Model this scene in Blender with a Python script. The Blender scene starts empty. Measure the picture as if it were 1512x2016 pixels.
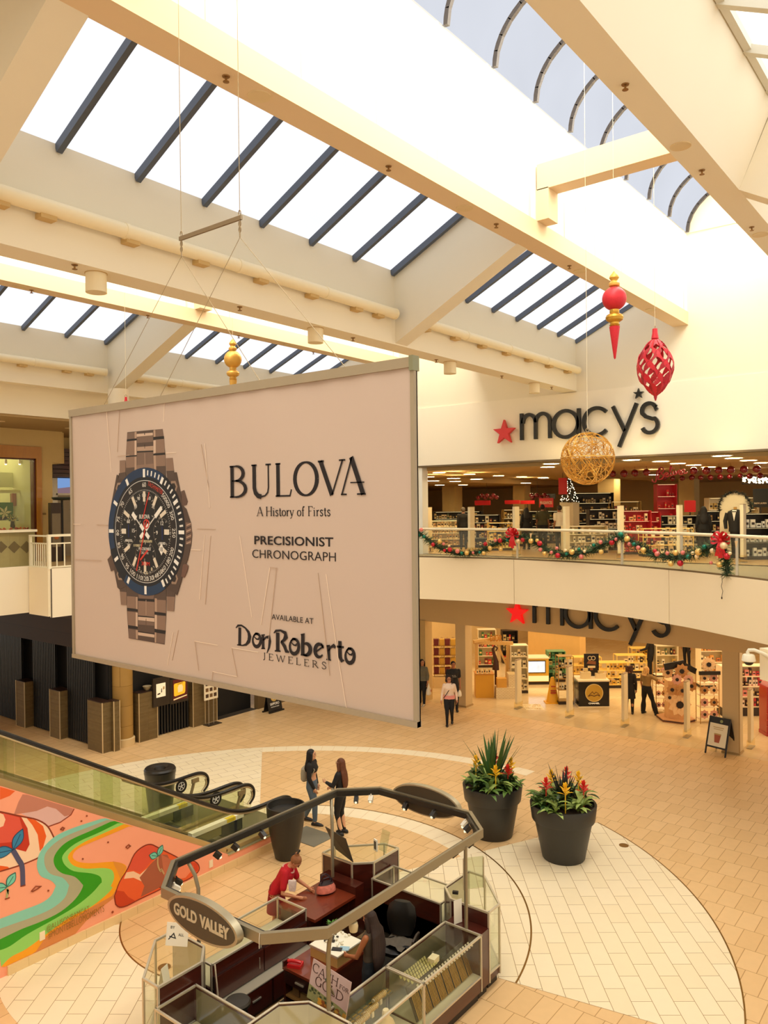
import bpy, math, random
import numpy as np
from mathutils import Matrix, Vector
from math import sin, cos, pi, radians, sqrt, atan2, hypot
S = bpy.context.scene
COL = S.collection
# ---------------------------------------------------------------- camera (two vanishing points of the hall give focal length and heading)
F = 1542.0
EYE = 7.3
_d1 = np.array([1212., 24., -F]); _d1 /= np.linalg.norm(_d1)
_d2 = np.array([-1963., -10., -F]); _d2 -= _d1*(_d1@_d2); _d2 /= np.linalg.norm(_d2)
ROT = np.array([_d1, _d2, np.cross(_d1, _d2)])
cam = bpy.data.objects.new('camera', bpy.data.cameras.new('camera'))
COL.objects.link(cam); S.camera = cam
cam.data.sensor_fit = 'VERTICAL'; cam.data.sensor_height = 36.0; cam.data.lens = F/2016*36
cam.data.clip_start = 0.1; cam.data.clip_end = 300
_m = Matrix([list(r) for r in ROT]).to_4x4(); _m.translation = (0, 0, EYE); cam.matrix_world = _m
# ---------------------------------------------------------------- light of the place
EXPOSURE = 0.34
W_STR = 0.80
S.view_settings.view_transform = 'Standard'; S.view_settings.look = 'None'
S.view_settings.exposure = EXPOSURE; S.view_settings.gamma = 1.0; S.view_settings.use_curve_mapping = False
w = bpy.data.worlds.new('sky'); S.world = w; w.use_nodes = True
bg = w.node_tree.nodes['Background']; bg.inputs[0].default_value = (1.0, 0.945, 0.83, 1); bg.inputs[1].default_value = W_STR
S.cycles.max_bounces = 8; S.cycles.transparent_max_bounces = 24; S.cycles.diffuse_bounces = 4; S.cycles.glossy_bounces = 3
S.cycles.caustics_reflective = False; S.cycles.caustics_refractive = False; S.cycles.sample_clamp_indirect = 4.0
def area(name, loc, sx, sy, power, color=(1, .86, .62), rot=(0, 0, 0)):
    l = bpy.data.lights.new(name, 'AREA'); l.shape = 'RECTANGLE'; l.size = sx; l.size_y = sy; l.energy = power; l.color = color
    o = bpy.data.objects.new(name, l); COL.objects.link(o); o.location = loc; o.rotation_euler = rot
    return o
# store ceilings: rows of lamps behind the two shop fronts, and the shop on the left
area('store_ceiling_lamps_ground', (29.5, 10.5, 4.2), 9, 17, 640, (1, .78, .46))
area('shop_ceiling_lamps', (12.0, 28.2, 9.6), 5, 2.5, 140, (1, .85, .6))
GLAZE = 0.86          # diffusing panels of the sloped skylights
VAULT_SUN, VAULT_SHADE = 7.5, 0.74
# ---------------------------------------------------------------- helpers
def ray(px, py):
    return ROT @ np.array([px-756., 1008.-py, -F])/F
def at(px, py, X=None, Y=None, z=None):
    r = ray(px, py)
    t = X/r[0] if X is not None else (Y/r[1] if Y is not None else (z-EYE)/r[2])
    return Vector((r[0]*t, r[1]*t, EYE+r[2]*t))
class Fr:
    """a flat face in the hall: origin, right, up, outward normal"""
    def __init__(s, o, u, v=(0, 0, 1)):
        s.o = Vector(o); s.u = Vector(u).normalized(); s.v = Vector(v).normalized(); s.n = s.u.cross(s.v)
    def p(s, a, b, d=0.0): return s.o+s.u*a+s.v*b+s.n*d
    def px(s, x, y):
        r = Vector(ray(x, y)); e = Vector((0, 0, EYE)); t = (s.o-e).dot(s.n)/r.dot(s.n); q = e+r*t-s.o
        return (q.dot(s.u), q.dot(s.v))
class MB:
    def __init__(s): s.v = []; s.f = []; s.m = []
    def add(s, vs, fs, m=0):
        b = len(s.v); s.v += [tuple(q) for q in vs]
        for f in fs: s.f.append([b+i for i in f]); s.m.append(m)
        return s
    def box(s, x0, x1, y0, y1, z0, z1, m=0):
        return s.add([(x0, y0, z0), (x1, y0, z0), (x1, y1, z0), (x0, y1, z0), (x0, y0, z1), (x1, y0, z1), (x1, y1, z1), (x0, y1, z1)],
                     [(0, 3, 2, 1), (4, 5, 6, 7), (0, 1, 5, 4), (1, 2, 6, 5), (2, 3, 7, 6), (3, 0, 4, 7)], m)
    def obox(s, c, ax, ay, az, m=0):
        c, ax, ay, az = Vector(c), Vector(ax), Vector(ay), Vector(az)
        vs = [c+ax*i+ay*j+az*k for k in (-1, 1) for i, j in ((-1, -1), (1, -1), (1, 1), (-1, 1))]
        return s.add(vs, [(0, 3, 2, 1), (4, 5, 6, 7), (0, 1, 5, 4), (1, 2, 6, 5), (2, 3, 7, 6), (3, 0, 4, 7)], m)
    def rbox(s, cx, cy, cz, sx, sy, sz, a=0.0, m=0):
        return s.obox((cx, cy, cz), Vector((cos(a), sin(a), 0))*sx/2, Vector((-sin(a), cos(a), 0))*sy/2, (0, 0, sz/2), m)
    def beam(s, p, q, w, h, up=(0, 0, 1), m=0):
        p, q = Vector(p), Vector(q); d = (q-p); L = d.length; d.normalize(); r = d.cross(Vector(up)).normalized(); u = r.cross(d)
        return s.obox((p+q)/2, d*L/2, r*w/2, u*h/2, m)
    def tube(s, pts, r, n=8, m=0, caps=True, closed=False):
        pts = [Vector(q) for q in pts]; k = len(pts); rs = r if isinstance(r, (list, tuple)) else [r]*k
        ring = []; prev = None
        for i in range(k):
            if closed: t = pts[(i+1) % k]-pts[i-1]
            else: t = pts[min(i+1, k-1)]-pts[max(i-1, 0)]
            t.normalize()
            if prev is None: a = t.orthogonal().normalized()
            else: a = (prev-t*prev.dot(t)).normalized()
            prev = a; b = t.cross(a)
            ring.append([pts[i]+(a*cos(2*pi*j/n)+b*sin(2*pi*j/n))*rs[i] for j in range(n)])
        vs = [q for R_ in ring for q in R_]; fs = []
        for i in range(k if closed else k-1):
            for j in range(n):
                i2 = (i+1) % k
                fs.append((i*n+j, i*n+(j+1) % n, i2*n+(j+1) % n, i2*n+j))
        if caps and not closed: fs += [tuple(range(n))[::-1], tuple((k-1)*n+j for j in range(n))]
        return s.add(vs, fs, m)
    def cyl(s, p, q, r, r2=None, n=16, m=0): return s.tube([p, q], [r, r if r2 is None else r2], n, m)
    def lathe(s, prof, c=(0, 0, 0), n=24, m=0, mats=None):
        c = Vector(c); k = len(prof)
        vs = [c+Vector((r*cos(2*pi*j/n), r*sin(2*pi*j/n), z)) for r, z in prof for j in range(n)]
        for i in range(k-1):
            mm = mats[i] if mats else m
            base = len(s.v) if i == 0 else base
            if i == 0: s.v += [tuple(q) for q in vs]
            for j in range(n):
                s.f.append([base+i*n+j, base+i*n+(j+1) % n, base+(i+1)*n+(j+1) % n, base+(i+1)*n+j]); s.m.append(mm)
        for e, flip in ((0, True), (k-1, False)):
            if prof[e][0] > 1e-4:
                q = [base+e*n+j for j in range(n)]; s.f.append(q[::-1] if flip else q); s.m.append(mats[min(e, k-2)] if mats else m)
        return s
    def ball(s, c, r, n=12, k=8, m=0, sc=(1, 1, 1), M=None):
        c = Vector(c); vs = []
        for i in range(k+1):
            a = pi*i/k-pi/2
            for j in range(n):
                q = Vector((cos(a)*cos(2*pi*j/n)*r*sc[0], cos(a)*sin(2*pi*j/n)*r*sc[1], sin(a)*r*sc[2]))
                vs.append(c+(M @ q if M else q))
        fs = [(i*n+j, i*n+(j+1) % n, (i+1)*n+(j+1) % n, (i+1)*n+j) for i in range(k) for j in range(n)]
        return s.add(vs, fs, m)
    def loft(s, rings, m=0, caps=True):
        n = len(rings[0]); vs = [q for R_ in rings for q in R_]
        fs = [(i*n+j, i*n+(j+1) % n, (i+1)*n+(j+1) % n, (i+1)*n+j) for i in range(len(rings)-1) for j in range(n)]
        if caps: fs += [tuple(range(n))[::-1], tuple((len(rings)-1)*n+j for j in range(n))]
        return s.add(vs, fs, m)
    def prism(s, poly, z0, z1, m=0):
        a = sum(poly[i][0]*poly[(i+1) % len(poly)][1]-poly[(i+1) % len(poly)][0]*poly[i][1] for i in range(len(poly)))
        if a < 0: poly = poly[::-1]
        n = len(poly); vs = [(x, y, z0) for x, y in poly]+[(x, y, z1) for x, y in poly]
        return s.add(vs, [tuple(range(n))[::-1], tuple(range(n, 2*n))]+[(i, (i+1) % n, n+(i+1) % n, n+i) for i in range(n)], m)
    def plate(s, fr, poly, d0, d1, m=0):
        """a thin solid whose outline lies in the frame, from depth d0 out to d1"""
        a = sum(poly[i][0]*poly[(i+1) % len(poly)][1]-poly[(i+1) % len(poly)][0]*poly[i][1] for i in range(len(poly)))
        if a < 0: poly = poly[::-1]
        n = len(poly); vs = [fr.p(x, y, d0) for x, y in poly]+[fr.p(x, y, d1) for x, y in poly]
        return s.add(vs, [tuple(range(n))[::-1], tuple(range(n, 2*n))]+[(i, (i+1) % n, n+(i+1) % n, n+i) for i in range(n)], m)
    def stroke(s, fr, pts, wd, d0, d1, m=0, closed=False, pen=None):
        """a ribbon along a polyline in the frame; pen=(thin, angle) thins it by direction"""
        P = [Vector(q) for q in pts]; k = len(P); L = []; Rr = []
        for i in range(k):
            a = P[i]-P[i-1] if (i > 0 or closed) else P[1]-P[0]
            b = P[(i+1) % k]-P[i] if (i < k-1 or closed) else a
            if a.length < 1e-9: a = b
            if b.length < 1e-9: b = a
            a = a.normalized(); b = b.normalized(); t = (a+b)
            t = t.normalized() if t.length > 1e-6 else a
            nn = Vector((-t.y, t.x)); c = max(.5, nn.dot(Vector((-a.y, a.x))))
            ww = wd[i] if isinstance(wd, (list, tuple)) else wd
            if pen: ww = ww*(pen[0]+(1-pen[0])*abs(sin(atan2(t.y, t.x)-pen[1])))
            L.append(P[i]+nn*ww/2/c); Rr.append(P[i]-nn*ww/2/c)
        vs = []
        for d in (d0, d1):
            vs += [fr.p(q.x, q.y, d) for q in L]+[fr.p(q.x, q.y, d) for q in Rr]
        fs = []
        for i in range(k if closed else k-1):
            j = (i+1) % k
            fs += [(2*k+i, 3*k+i, 3*k+j, 2*k+j), (i, j, k+j, k+i), (i, 2*k+i, 2*k+j, j), (k+i, k+j, 3*k+j, 3*k+i)]
        if not closed: fs += [(0, k, 3*k, 2*k), (k-1, 3*k-1, 4*k-1, 2*k-1)]
        return s.add(vs, fs, m)
    def mesh(s, name, mats, smooth=True, angle=35):
        me = bpy.data.meshes.new(name); me.from_pydata(s.v, [], s.f)
        for mm in mats: me.materials.append(mm)
        me.polygons.foreach_set('material_index', s.m)
        if smooth:
            me.polygons.foreach_set('use_smooth', [True]*len(me.polygons)); me.set_sharp_from_angle(angle=radians(angle))
        me.update(); return me
def obj(name, mb, mats, parent=None, label=None, cat=None, group=None, kind=None, loc=None, smooth=True, angle=35):
    """links one mesh; with loc the mesh is shifted so that its origin sits there"""
    if not isinstance(mats, (list, tuple)): mats = [mats]
    if loc is not None: mb.v = [(x-loc[0], y-loc[1], z-loc[2]) for x, y, z in mb.v]
    me = mb if isinstance(mb, bpy.types.Mesh) else mb.mesh(name, mats, smooth, angle)
    o = bpy.data.objects.new(name, me); COL.objects.link(o)
    if loc is not None: o.location = loc
    if parent is not None: attach(o, parent)
    return tag(o, label, cat, group, kind)
def attach(o, parent):
    o.parent = parent
    T = Matrix.Identity(4); q = parent
    while q is not None: T = q.matrix_basis @ T; q = q.parent
    o.matrix_parent_inverse = T.inverted()
def tag(o, label=None, cat=None, group=None, kind=None):
    if label: o['label'] = label
    if cat: o['category'] = cat
    if group: o['group'] = group
    if kind: o['kind'] = kind
    return o
def thing(name, label, cat, loc=(0, 0, 0), rz=0.0, group=None):
    o = bpy.data.objects.new(name, None); COL.objects.link(o); o.empty_display_size = .1
    o.location = loc; o.rotation_euler = (0, 0, rz)
    return tag(o, label, cat, group)
def part(name, mb, mats, parent, label=None, smooth=True, angle=35, kind=None):
    """a part whose vertices are given in its parent thing's own space"""
    if not isinstance(mats, (list, tuple)): mats = [mats]
    me = mb if isinstance(mb, bpy.types.Mesh) else mb.mesh(name, mats, smooth, angle)
    o = bpy.data.objects.new(name, me); COL.objects.link(o); o.parent = parent
    return tag(o, label, None, None, kind)
def copy_tree(o, loc=None, rz=None, label=None, parent=None):
    c = o.copy(); COL.objects.link(c)
    if parent is not None: c.parent = parent
    if loc is not None: c.location = loc
    if rz is not None: c.rotation_euler = (0, 0, rz)
    if label: c['label'] = label
    for ch in [q for q in o.children]: copy_tree(ch, parent=c)
    return c
def struct(name, mb, mats, smooth=True, parent=None, label=None):
    return obj(name, mb, mats, parent=parent, kind=None if parent else 'structure', smooth=smooth, label=label)
# ---------------------------------------------------------------- materials
def lin(c):
    c = c/255.0
    return c/12.92 if c <= 0.04045 else ((c+0.055)/1.055)**2.4
def rgb(r, g, b): return (lin(r), lin(g), lin(b), 1)
MATS = {}
def mat(name, c, rough=.6, metal=0.0, var=.06, scale=4.0, emit=0.0, bump=0.0, spec=.5, coat=0.0):
    if name in MATS: return MATS[name]
    m = bpy.data.materials.new(name); m.use_nodes = True; nt = m.node_tree; b = nt.nodes['Principled BSDF']
    col = rgb(*c)
    if var > 0:
        tc = nt.nodes.new('ShaderNodeTexCoord'); nz = nt.nodes.new('ShaderNodeTexNoise'); nz.inputs['Scale'].default_value = scale
        nz.inputs['Detail'].default_value = 4
        mx = nt.nodes.new('ShaderNodeMix'); mx.data_type = 'RGBA'
        mx.inputs[6].default_value = tuple(min(1, q*(1-var)) for q in col[:3])+(1,); mx.inputs[7].default_value = tuple(min(1, q*(1+var)) for q in col[:3])+(1,)
        nt.links.new(tc.outputs['Object'], nz.inputs['Vector']); nt.links.new(nz.outputs[0], mx.inputs[0]); nt.links.new(mx.outputs[2], b.inputs['Base Color'])
        if bump:
            bp = nt.nodes.new('ShaderNodeBump'); bp.inputs['Strength'].default_value = bump; nt.links.new(nz.outputs[0], bp.inputs['Height']); nt.links.new(bp.outputs[0], b.inputs['Normal'])
    else: b.inputs['Base Color'].default_value = col
    b.inputs['Roughness'].default_value = rough; b.inputs['Metallic'].default_value = metal; b.inputs['Specular IOR Level'].default_value = spec
    b.inputs['Coat Weight'].default_value = coat
    if emit: b.inputs['Emission Color'].default_value = col; b.inputs['Emission Strength'].default_value = emit
    MATS[name] = m; return m
def glow(name, c, strength, var=0.0, scale=3.0):
    if name in MATS: return MATS[name]
    m = bpy.data.materials.new(name); m.use_nodes = True; nt = m.node_tree; nt.nodes.clear()
    e = nt.nodes.new('ShaderNodeEmission'); e.inputs[0].default_value = rgb(*c); e.inputs[1].default_value = strength
    if var:
        tc = nt.nodes.new('ShaderNodeTexCoord'); nz = nt.nodes.new('ShaderNodeTexNoise'); nz.inputs['Scale'].default_value = scale
        mp = nt.nodes.new('ShaderNodeMapRange'); mp.inputs[3].default_value = strength*(1-var); mp.inputs[4].default_value = strength*(1+var)
        nt.links.new(tc.outputs['Object'], nz.inputs['Vector']); nt.links.new(nz.outputs[0], mp.inputs[0]); nt.links.new(mp.outputs[0], e.inputs[1])
    o = nt.nodes.new('ShaderNodeOutputMaterial'); nt.links.new(e.outputs[0], o.inputs[0]); MATS[name] = m; return m
def glass(name, c, amount=.9, gloss=1.0, haze=0.0, hazec=(230, 225, 200)):
    if name in MATS: return MATS[name]
    m = bpy.data.materials.new(name); m.use_nodes = True; nt = m.node_tree; nt.nodes.clear()
    t = nt.nodes.new('ShaderNodeBsdfTransparent'); t.inputs[0].default_value = rgb(*c)
    g = nt.nodes.new('ShaderNodeBsdfGlossy'); g.inputs['Roughness'].default_value = .03; g.inputs[0].default_value = (1, 1, 1, 1)
    fr = nt.nodes.new('ShaderNodeLayerWeight'); fr.inputs[0].default_value = .5
    pw = nt.nodes.new('ShaderNodeMath'); pw.operation = 'POWER'; pw.inputs[1].default_value = 4.0; nt.links.new(fr.outputs['Facing'], pw.inputs[0])
    mu = nt.nodes.new('ShaderNodeMath'); mu.operation = 'MULTIPLY_ADD'; mu.inputs[1].default_value = .45*gloss; mu.inputs[2].default_value = .018*gloss; nt.links.new(pw.outputs[0], mu.inputs[0])
    mx = nt.nodes.new('ShaderNodeMixShader'); nt.links.new(mu.outputs[0], mx.inputs[0]); nt.links.new(t.outputs[0], mx.inputs[1]); nt.links.new(g.outputs[0], mx.inputs[2])
    last = mx
    if haze:
        d = nt.nodes.new('ShaderNodeBsdfDiffuse'); d.inputs[0].default_value = rgb(*hazec); m2 = nt.nodes.new('ShaderNodeMixShader'); m2.inputs[0].default_value = haze
        nt.links.new(mx.outputs[0], m2.inputs[1]); nt.links.new(d.outputs[0], m2.inputs[2]); last = m2
    o = nt.nodes.new('ShaderNodeOutputMaterial'); nt.links.new(last.outputs[0], o.inputs[0]); MATS[name] = m; return m
def tiles(name, c1, c2, cm, bw, rh, rot, rough=.35, mortar=.008, off=.5, swap=False, var=.04, axes=(0, 0, 0), spec=.4):
    """running-bond tiles; rot turns the rows about z; axes = extra rotation of the coordinates for walls"""
    if name in MATS: return MATS[name]
    m = bpy.data.materials.new(name); m.use_nodes = True; nt = m.node_tree; b = nt.nodes['Principled BSDF']
    tc = nt.nodes.new('ShaderNodeTexCoord'); mp = nt.nodes.new('ShaderNodeMapping'); mp.vector_type = 'POINT'
    mp.inputs['Rotation'].default_value = (axes[0], axes[1], axes[2]-rot); br = nt.nodes.new('ShaderNodeTexBrick')
    br.offset = off; br.inputs['Scale'].default_value = 1; br.inputs['Brick Width'].default_value = bw; br.inputs['Row Height'].default_value = rh
    br.inputs['Mortar Size'].default_value = mortar; br.inputs['Mortar Smooth'].default_value = .2
    br.inputs['Color1'].default_value = rgb(*c1); br.inputs['Color2'].default_value = rgb(*c2); br.inputs['Mortar'].default_value = rgb(*cm)
    nz = nt.nodes.new('ShaderNodeTexNoise'); nz.inputs['Scale'].default_value = 6; nz.inputs['Detail'].default_value = 6
    mx = nt.nodes.new('ShaderNodeMix'); mx.data_type = 'RGBA'; mx.blend_type = 'MULTIPLY'; mx.inputs[0].default_value = 1
    rp = nt.nodes.new('ShaderNodeMapRange'); rp.inputs[3].default_value = 1-var*2; rp.inputs[4].default_value = 1.0
    nt.links.new(tc.outputs['Object'], mp.inputs[0]); nt.links.new(mp.outputs[0], br.inputs['Vector']); nt.links.new(tc.outputs['Object'], nz.inputs['Vector'])
    nt.links.new(nz.outputs[0], rp.inputs[0]); nt.links.new(br.outputs[0], mx.inputs[6]); nt.links.new(rp.outputs[0], mx.inputs[7]); nt.links.new(mx.outputs[2], b.inputs['Base Color'])
    b.inputs['Roughness'].default_value = rough; b.inputs['Specular IOR Level'].default_value = spec; MATS[name] = m; return m
def stripes(name, c1, c2, period, axis='Z', rough=.5, metal=0.0, duty=.5, bands=False):
    if name in MATS: return MATS[name]
    m = bpy.data.materials.new(name); m.use_nodes = True; nt = m.node_tree; b = nt.nodes['Principled BSDF']
    tc = nt.nodes.new('ShaderNodeTexCoord'); sp = nt.nodes.new('ShaderNodeSeparateXYZ'); nt.links.new(tc.outputs['Object'], sp.inputs[0])
    a = nt.nodes.new('ShaderNodeMath'); a.operation = 'MULTIPLY'; a.inputs[1].default_value = 1/period; nt.links.new(sp.outputs[axis], a.inputs[0])
    fr = nt.nodes.new('ShaderNodeMath'); fr.operation = 'FRACT'; nt.links.new(a.outputs[0], fr.inputs[0])
    gt = nt.nodes.new('ShaderNodeMath'); gt.operation = 'GREATER_THAN'; gt.inputs[1].default_value = duty; nt.links.new(fr.outputs[0], gt.inputs[0])
    mx = nt.nodes.new('ShaderNodeMix'); mx.data_type = 'RGBA'; mx.inputs[6].default_value = rgb(*c1); mx.inputs[7].default_value = rgb(*c2)
    nt.links.new(gt.outputs[0], mx.inputs[0]); nt.links.new(mx.outputs[2], b.inputs['Base Color'])
    b.inputs['Roughness'].default_value = rough; b.inputs['Metallic'].default_value = metal; MATS[name] = m; return m
def wood(name, c1, c2, scale=3.0, stretch=(1, 1, .12), rough=.35, coat=.3):
    if name in MATS: return MATS[name]
    m = bpy.data.materials.new(name); m.use_nodes = True; nt = m.node_tree; b = nt.nodes['Principled BSDF']
    tc = nt.nodes.new('ShaderNodeTexCoord'); mp = nt.nodes.new('ShaderNodeMapping'); mp.inputs['Scale'].default_value = stretch
    nz = nt.nodes.new('ShaderNodeTexNoise'); nz.inputs['Scale'].default_value = scale*6; nz.inputs['Detail'].default_value = 6; nz.inputs['Distortion'].default_value = 1.0
    mx = nt.nodes.new('ShaderNodeMix'); mx.data_type = 'RGBA'; mx.inputs[6].default_value = rgb(*c1); mx.inputs[7].default_value = rgb(*c2)
    nt.links.new(tc.outputs['Object'], mp.inputs[0]); nt.links.new(mp.outputs[0], nz.inputs['Vector']); nt.links.new(nz.outputs[0], mx.inputs[0]); nt.links.new(mx.outputs[2], b.inputs['Base Color'])
    b.inputs['Roughness'].default_value = rough; b.inputs['Coat Weight'].default_value = coat; MATS[name] = m; return m
CREAM = mat('cream paint', (244, 232, 206), .75, var=.015, scale=.6)
CREAM2 = mat('pale cream paint', (250, 238, 214), .7, var=.01, scale=.6)
TANP = mat('tan soffit paint', (214, 184, 134), .8, var=.02, scale=.8)
BEIGE = mat('beige panel paint', (249, 233, 200), .6, var=.012, scale=.8)
DARKBAR = mat('dark blue grey bar', (84, 92, 106), .55, var=.05)
RIBM = mat('bronze grey rib', (84, 76, 70), .5, var=.05)
STEEL = mat('brushed steel', (190, 184, 170), .32, .85, var=.04, scale=20)
CHROME = mat('polished metal', (215, 212, 205), .15, 1.0, var=.02)
BLACK = mat('black', (16, 14, 13), .5, var=.1)
SATIN = mat('satin black', (26, 23, 22), .35, var=.1)
WHITE = mat('white', (244, 240, 228), .5, var=.02)
RED = mat('red', (196, 30, 34), .5, var=.05)
BRASS = mat('brass', (150, 110, 48), .4, .8, var=.05)
MAHOG = wood('mahogany veneer', (86, 30, 16), (58, 19, 11), 2.0, (.3, .3, 1.6), .3, .4)
DARKMAH = wood('dark mahogany veneer', (52, 18, 12), (36, 12, 9), 2.0, (.3, .3, 1.6), .35, .3)
CLEAR = glass('clear glass', (253, 254, 250), gloss=.9)
GREENGL = glass('green tinted glass', (246, 248, 236), gloss=.8, haze=.03, hazec=(190, 200, 150))
# ---------------------------------------------------------------- lettering
def text_mesh(s, fr, u0, v0, wd, ht, d0=.002, d1=.006, bold=0.0, slant=0.0):
    """built-in sans letters fitted to the box u0..u0+wd, v0..v0+ht of a frame, as MB"""
    cu = bpy.data.curves.new('t', 'FONT'); cu.body = s; cu.offset = bold; cu.shear = slant; cu.resolution_u = 3; cu.extrude = .01
    o = bpy.data.objects.new('t', cu); COL.objects.link(o); dg = bpy.context.evaluated_depsgraph_get()
    me = bpy.data.meshes.new_from_object(o.evaluated_get(dg)); bpy.data.objects.remove(o); bpy.data.curves.remove(cu)
    V = [v.co.copy() for v in me.vertices]; fs = [tuple(p.vertices) for p in me.polygons]; bpy.data.meshes.remove(me)
    x0 = min(v.x for v in V); x1 = max(v.x for v in V); y0 = min(v.y for v in V); y1 = max(v.y for v in V)
    mb = MB()
    mb.add([fr.p(u0+(v.x-x0)/(x1-x0)*wd, v0+(v.y-y0)/(y1-y0)*ht, d1 if v.z > 0 else d0) for v in V], fs)
    return mb
def arc(cx, cy, r, a0, a1, n=10, ry=None):
    ry = r if ry is None else ry
    return [(cx+r*cos(radians(a0+(a1-a0)*i/n)), cy+ry*sin(radians(a0+(a1-a0)*i/n))) for i in range(n+1)]
# serif alphabet: unit-height strokes (points, weight) ; w thick, t thin ; serifs as thin bars
def _sf(x, y, l=.07): return ([(x-l, y), (x+l, y)], 't')
GL = {
 'A': (.62, [([(.02, 0), (.31, 1)], 't'), ([(.31, 1), (.58, 0)], 'w'), ([(.12, .34), (.48, .34)], 't'), _sf(.03, .01), _sf(.57, .01)]),
 'B': (.5, [([(.1, 0), (.1, 1)], 'w'), (arc(.2, .76, .2, 90, -90, 10, .235), 'p'), (arc(.2, .265, .26, 90, -90, 10, .26), 'p'), ([(.04, .99), (.2, .99)], 't'), ([(.1, .525), (.2, .525)], 't'), ([(.04, .01), (.2, .01)], 't')]),
 'C': (.6, [(arc(.33, .5, .28, 45, 315, 22, .5), 'p'), ([(.54, .7), (.56, .95)], 't')]),
 'D': (.62, [([(.1, 0), (.1, 1)], 'w'), (arc(.18, .5, .38, 90, -90, 14, .49), 'p'), ([(.03, .99), (.18, .99)], 't'), ([(.03, .01), (.18, .01)], 't')]),
 'E': (.5, [([(.1, 0), (.1, 1)], 'w'), ([(.03, .99), (.45, .99), (.46, .84)], 't'), ([(.1, .52), (.36, .52)], 't'), ([(.03, .01), (.46, .01), (.48, .18)], 't')]),
 'F': (.46, [([(.1, 0), (.1, 1)], 'w'), ([(.03, .99), (.43, .99), (.44, .82)], 't'), ([(.1, .52), (.34, .52)], 't'), _sf(.1, .01)]),
 'G': (.64, [(arc(.33, .5, .28, 45, 350, 24, .5), 'p'), ([(.58, .42), (.58, .06)], 'w'), _sf(.57, .42), ([(.54, .72), (.56, .95)], 't')]),
 'H': (.66, [([(.1, 0), (.1, 1)], 'w'), ([(.56, 0), (.56, 1)], 'w'), ([(.1, .52), (.56, .52)], 't'), _sf(.1, .01), _sf(.1, .99), _sf(.56, .01), _sf(.56, .99)]),
 'J': (.3, [([(.18, 1), (.18, .1), (.14, -.04), (.04, -.1)], 'w'), _sf(.18, .99)]),
 'L': (.48, [([(.1, 0), (.1, 1)], 'w'), ([(.03, .01), (.43, .01), (.47, .2)], 't'), _sf(.1, .99)]),
 'O': (.68, [(arc(.34, .5, .3, 0, 360, 30, .49), 'p')]),
 'R': (.6, [([(.1, 0), (.1, 1)], 'w'), (arc(.2, .75, .22, 90, -90, 10, .24), 'p'), ([(.03, .99), (.2, .99)], 't'), ([(.1, .51), (.2, .51)], 't'), ([(.25, .51), (.55, .01)], 'w'), _sf(.1, .01), _sf(.57, .01, .04)]),
 'S': (.46, [([(.4, .85), (.34, .96), (.23, 1), (.12, .95), (.07, .8), (.11, .65), (.23, .54), (.35, .42), (.41, .27), (.37, .1), (.25, .01), (.13, .03), (.06, .15)], 'm'), ([(.41, .76), (.4, .96)], 't'), ([(.05, .26), (.06, .04)], 't')]),
 'T': (.54, [([(.27, 0), (.27, 1)], 'w'), ([(.03, .84), (.04, .99), (.5, .99), (.51, .84)], 't'), _sf(.27, .01)]),
 'U': (.6, [([(.12, 1), (.12, .28), (.15, .13), (.22, .03), (.31, 0)], 'w'), ([(.31, 0), (.41, .03), (.48, .13), (.5, .28), (.5, 1)], 't'), _sf(.12, .99), _sf(.5, .99)]),
 'V': (.6, [([(.05, 1), (.31, 0)], 'w'), ([(.31, 0), (.56, 1)], 't'), _sf(.06, .99), _sf(.55, .99)]),
 'W': (.9, [([(.05, 1), (.27, 0)], 'w'), ([(.27, 0), (.45, .95)], 't'), ([(.45, .95), (.66, 0)], 'w'), ([(.66, 0), (.86, 1)], 't'), _sf(.06, .99), _sf(.85, .99)]),
 'i': (.26, [([(.13, 0), (.13, .6)], 'w'), _sf(.13, .01), ([(.05, .59), (.13, .59)], 't'), ([(.12, .76), (.12, .85)], 'w')]),
 's': (.34, [([(.29, .52), (.22, .61), (.11, .6), (.06, .48), (.12, .36), (.24, .27), (.29, .14), (.22, .01), (.1, .01), (.05, .12)], 'm')]),
 't': (.28, [([(.13, .82), (.13, .1), (.18, .01), (.26, .06)], 'w'), ([(.03, .6), (.25, .6)], 't')]),
 'o': (.42, [(arc(.21, .3, .17, 0, 360, 20, .3), 'p')]),
 'r': (.32, [([(.11, 0), (.11, .6)], 'w'), ([(.11, .42), (.18, .56), (.28, .6)], 'm'), _sf(.11, .01), ([(.03, .59), (.11, .59)], 't')]),
 'y': (.42, [([(.06, .6), (.22, .02)], 'w'), ([(.38, .6), (.2, -.12), (.13, -.24), (.05, -.24)], 't'), _sf(.07, .59), _sf(.37, .59)]),
 'f': (.3, [([(.13, 0), (.13, .8), (.18, .96), (.29, .96)], 'w'), ([(.03, .6), (.25, .6)], 't'), _sf(.13, .01)]),
 ' ': (.26, []),
}
def serif_text(s, fr, u0, v0, wd, ht, thick=.11, thin=.035, d0=.002, d1=.006, gap=.04, path=None):
    tot = sum(GL[c][0]+gap for c in s)-gap; kx = wd/tot; mb = MB(); x = 0; pen = (thin/thick, 0.0)
    for c in s:
        gw, st = GL[c]
        for pts, kd in st:
            q = [((x+a)*kx+u0, b*ht+v0) for a, b in pts]
            wdt = {'w': thick, 't': thin, 'p': thick, 'm': thick*.8}[kd]*ht
            mb.stroke(fr, q, wdt, d0, d1, pen=pen if kd == 'p' else None)
        x += gw+gap
    return mb
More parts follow.
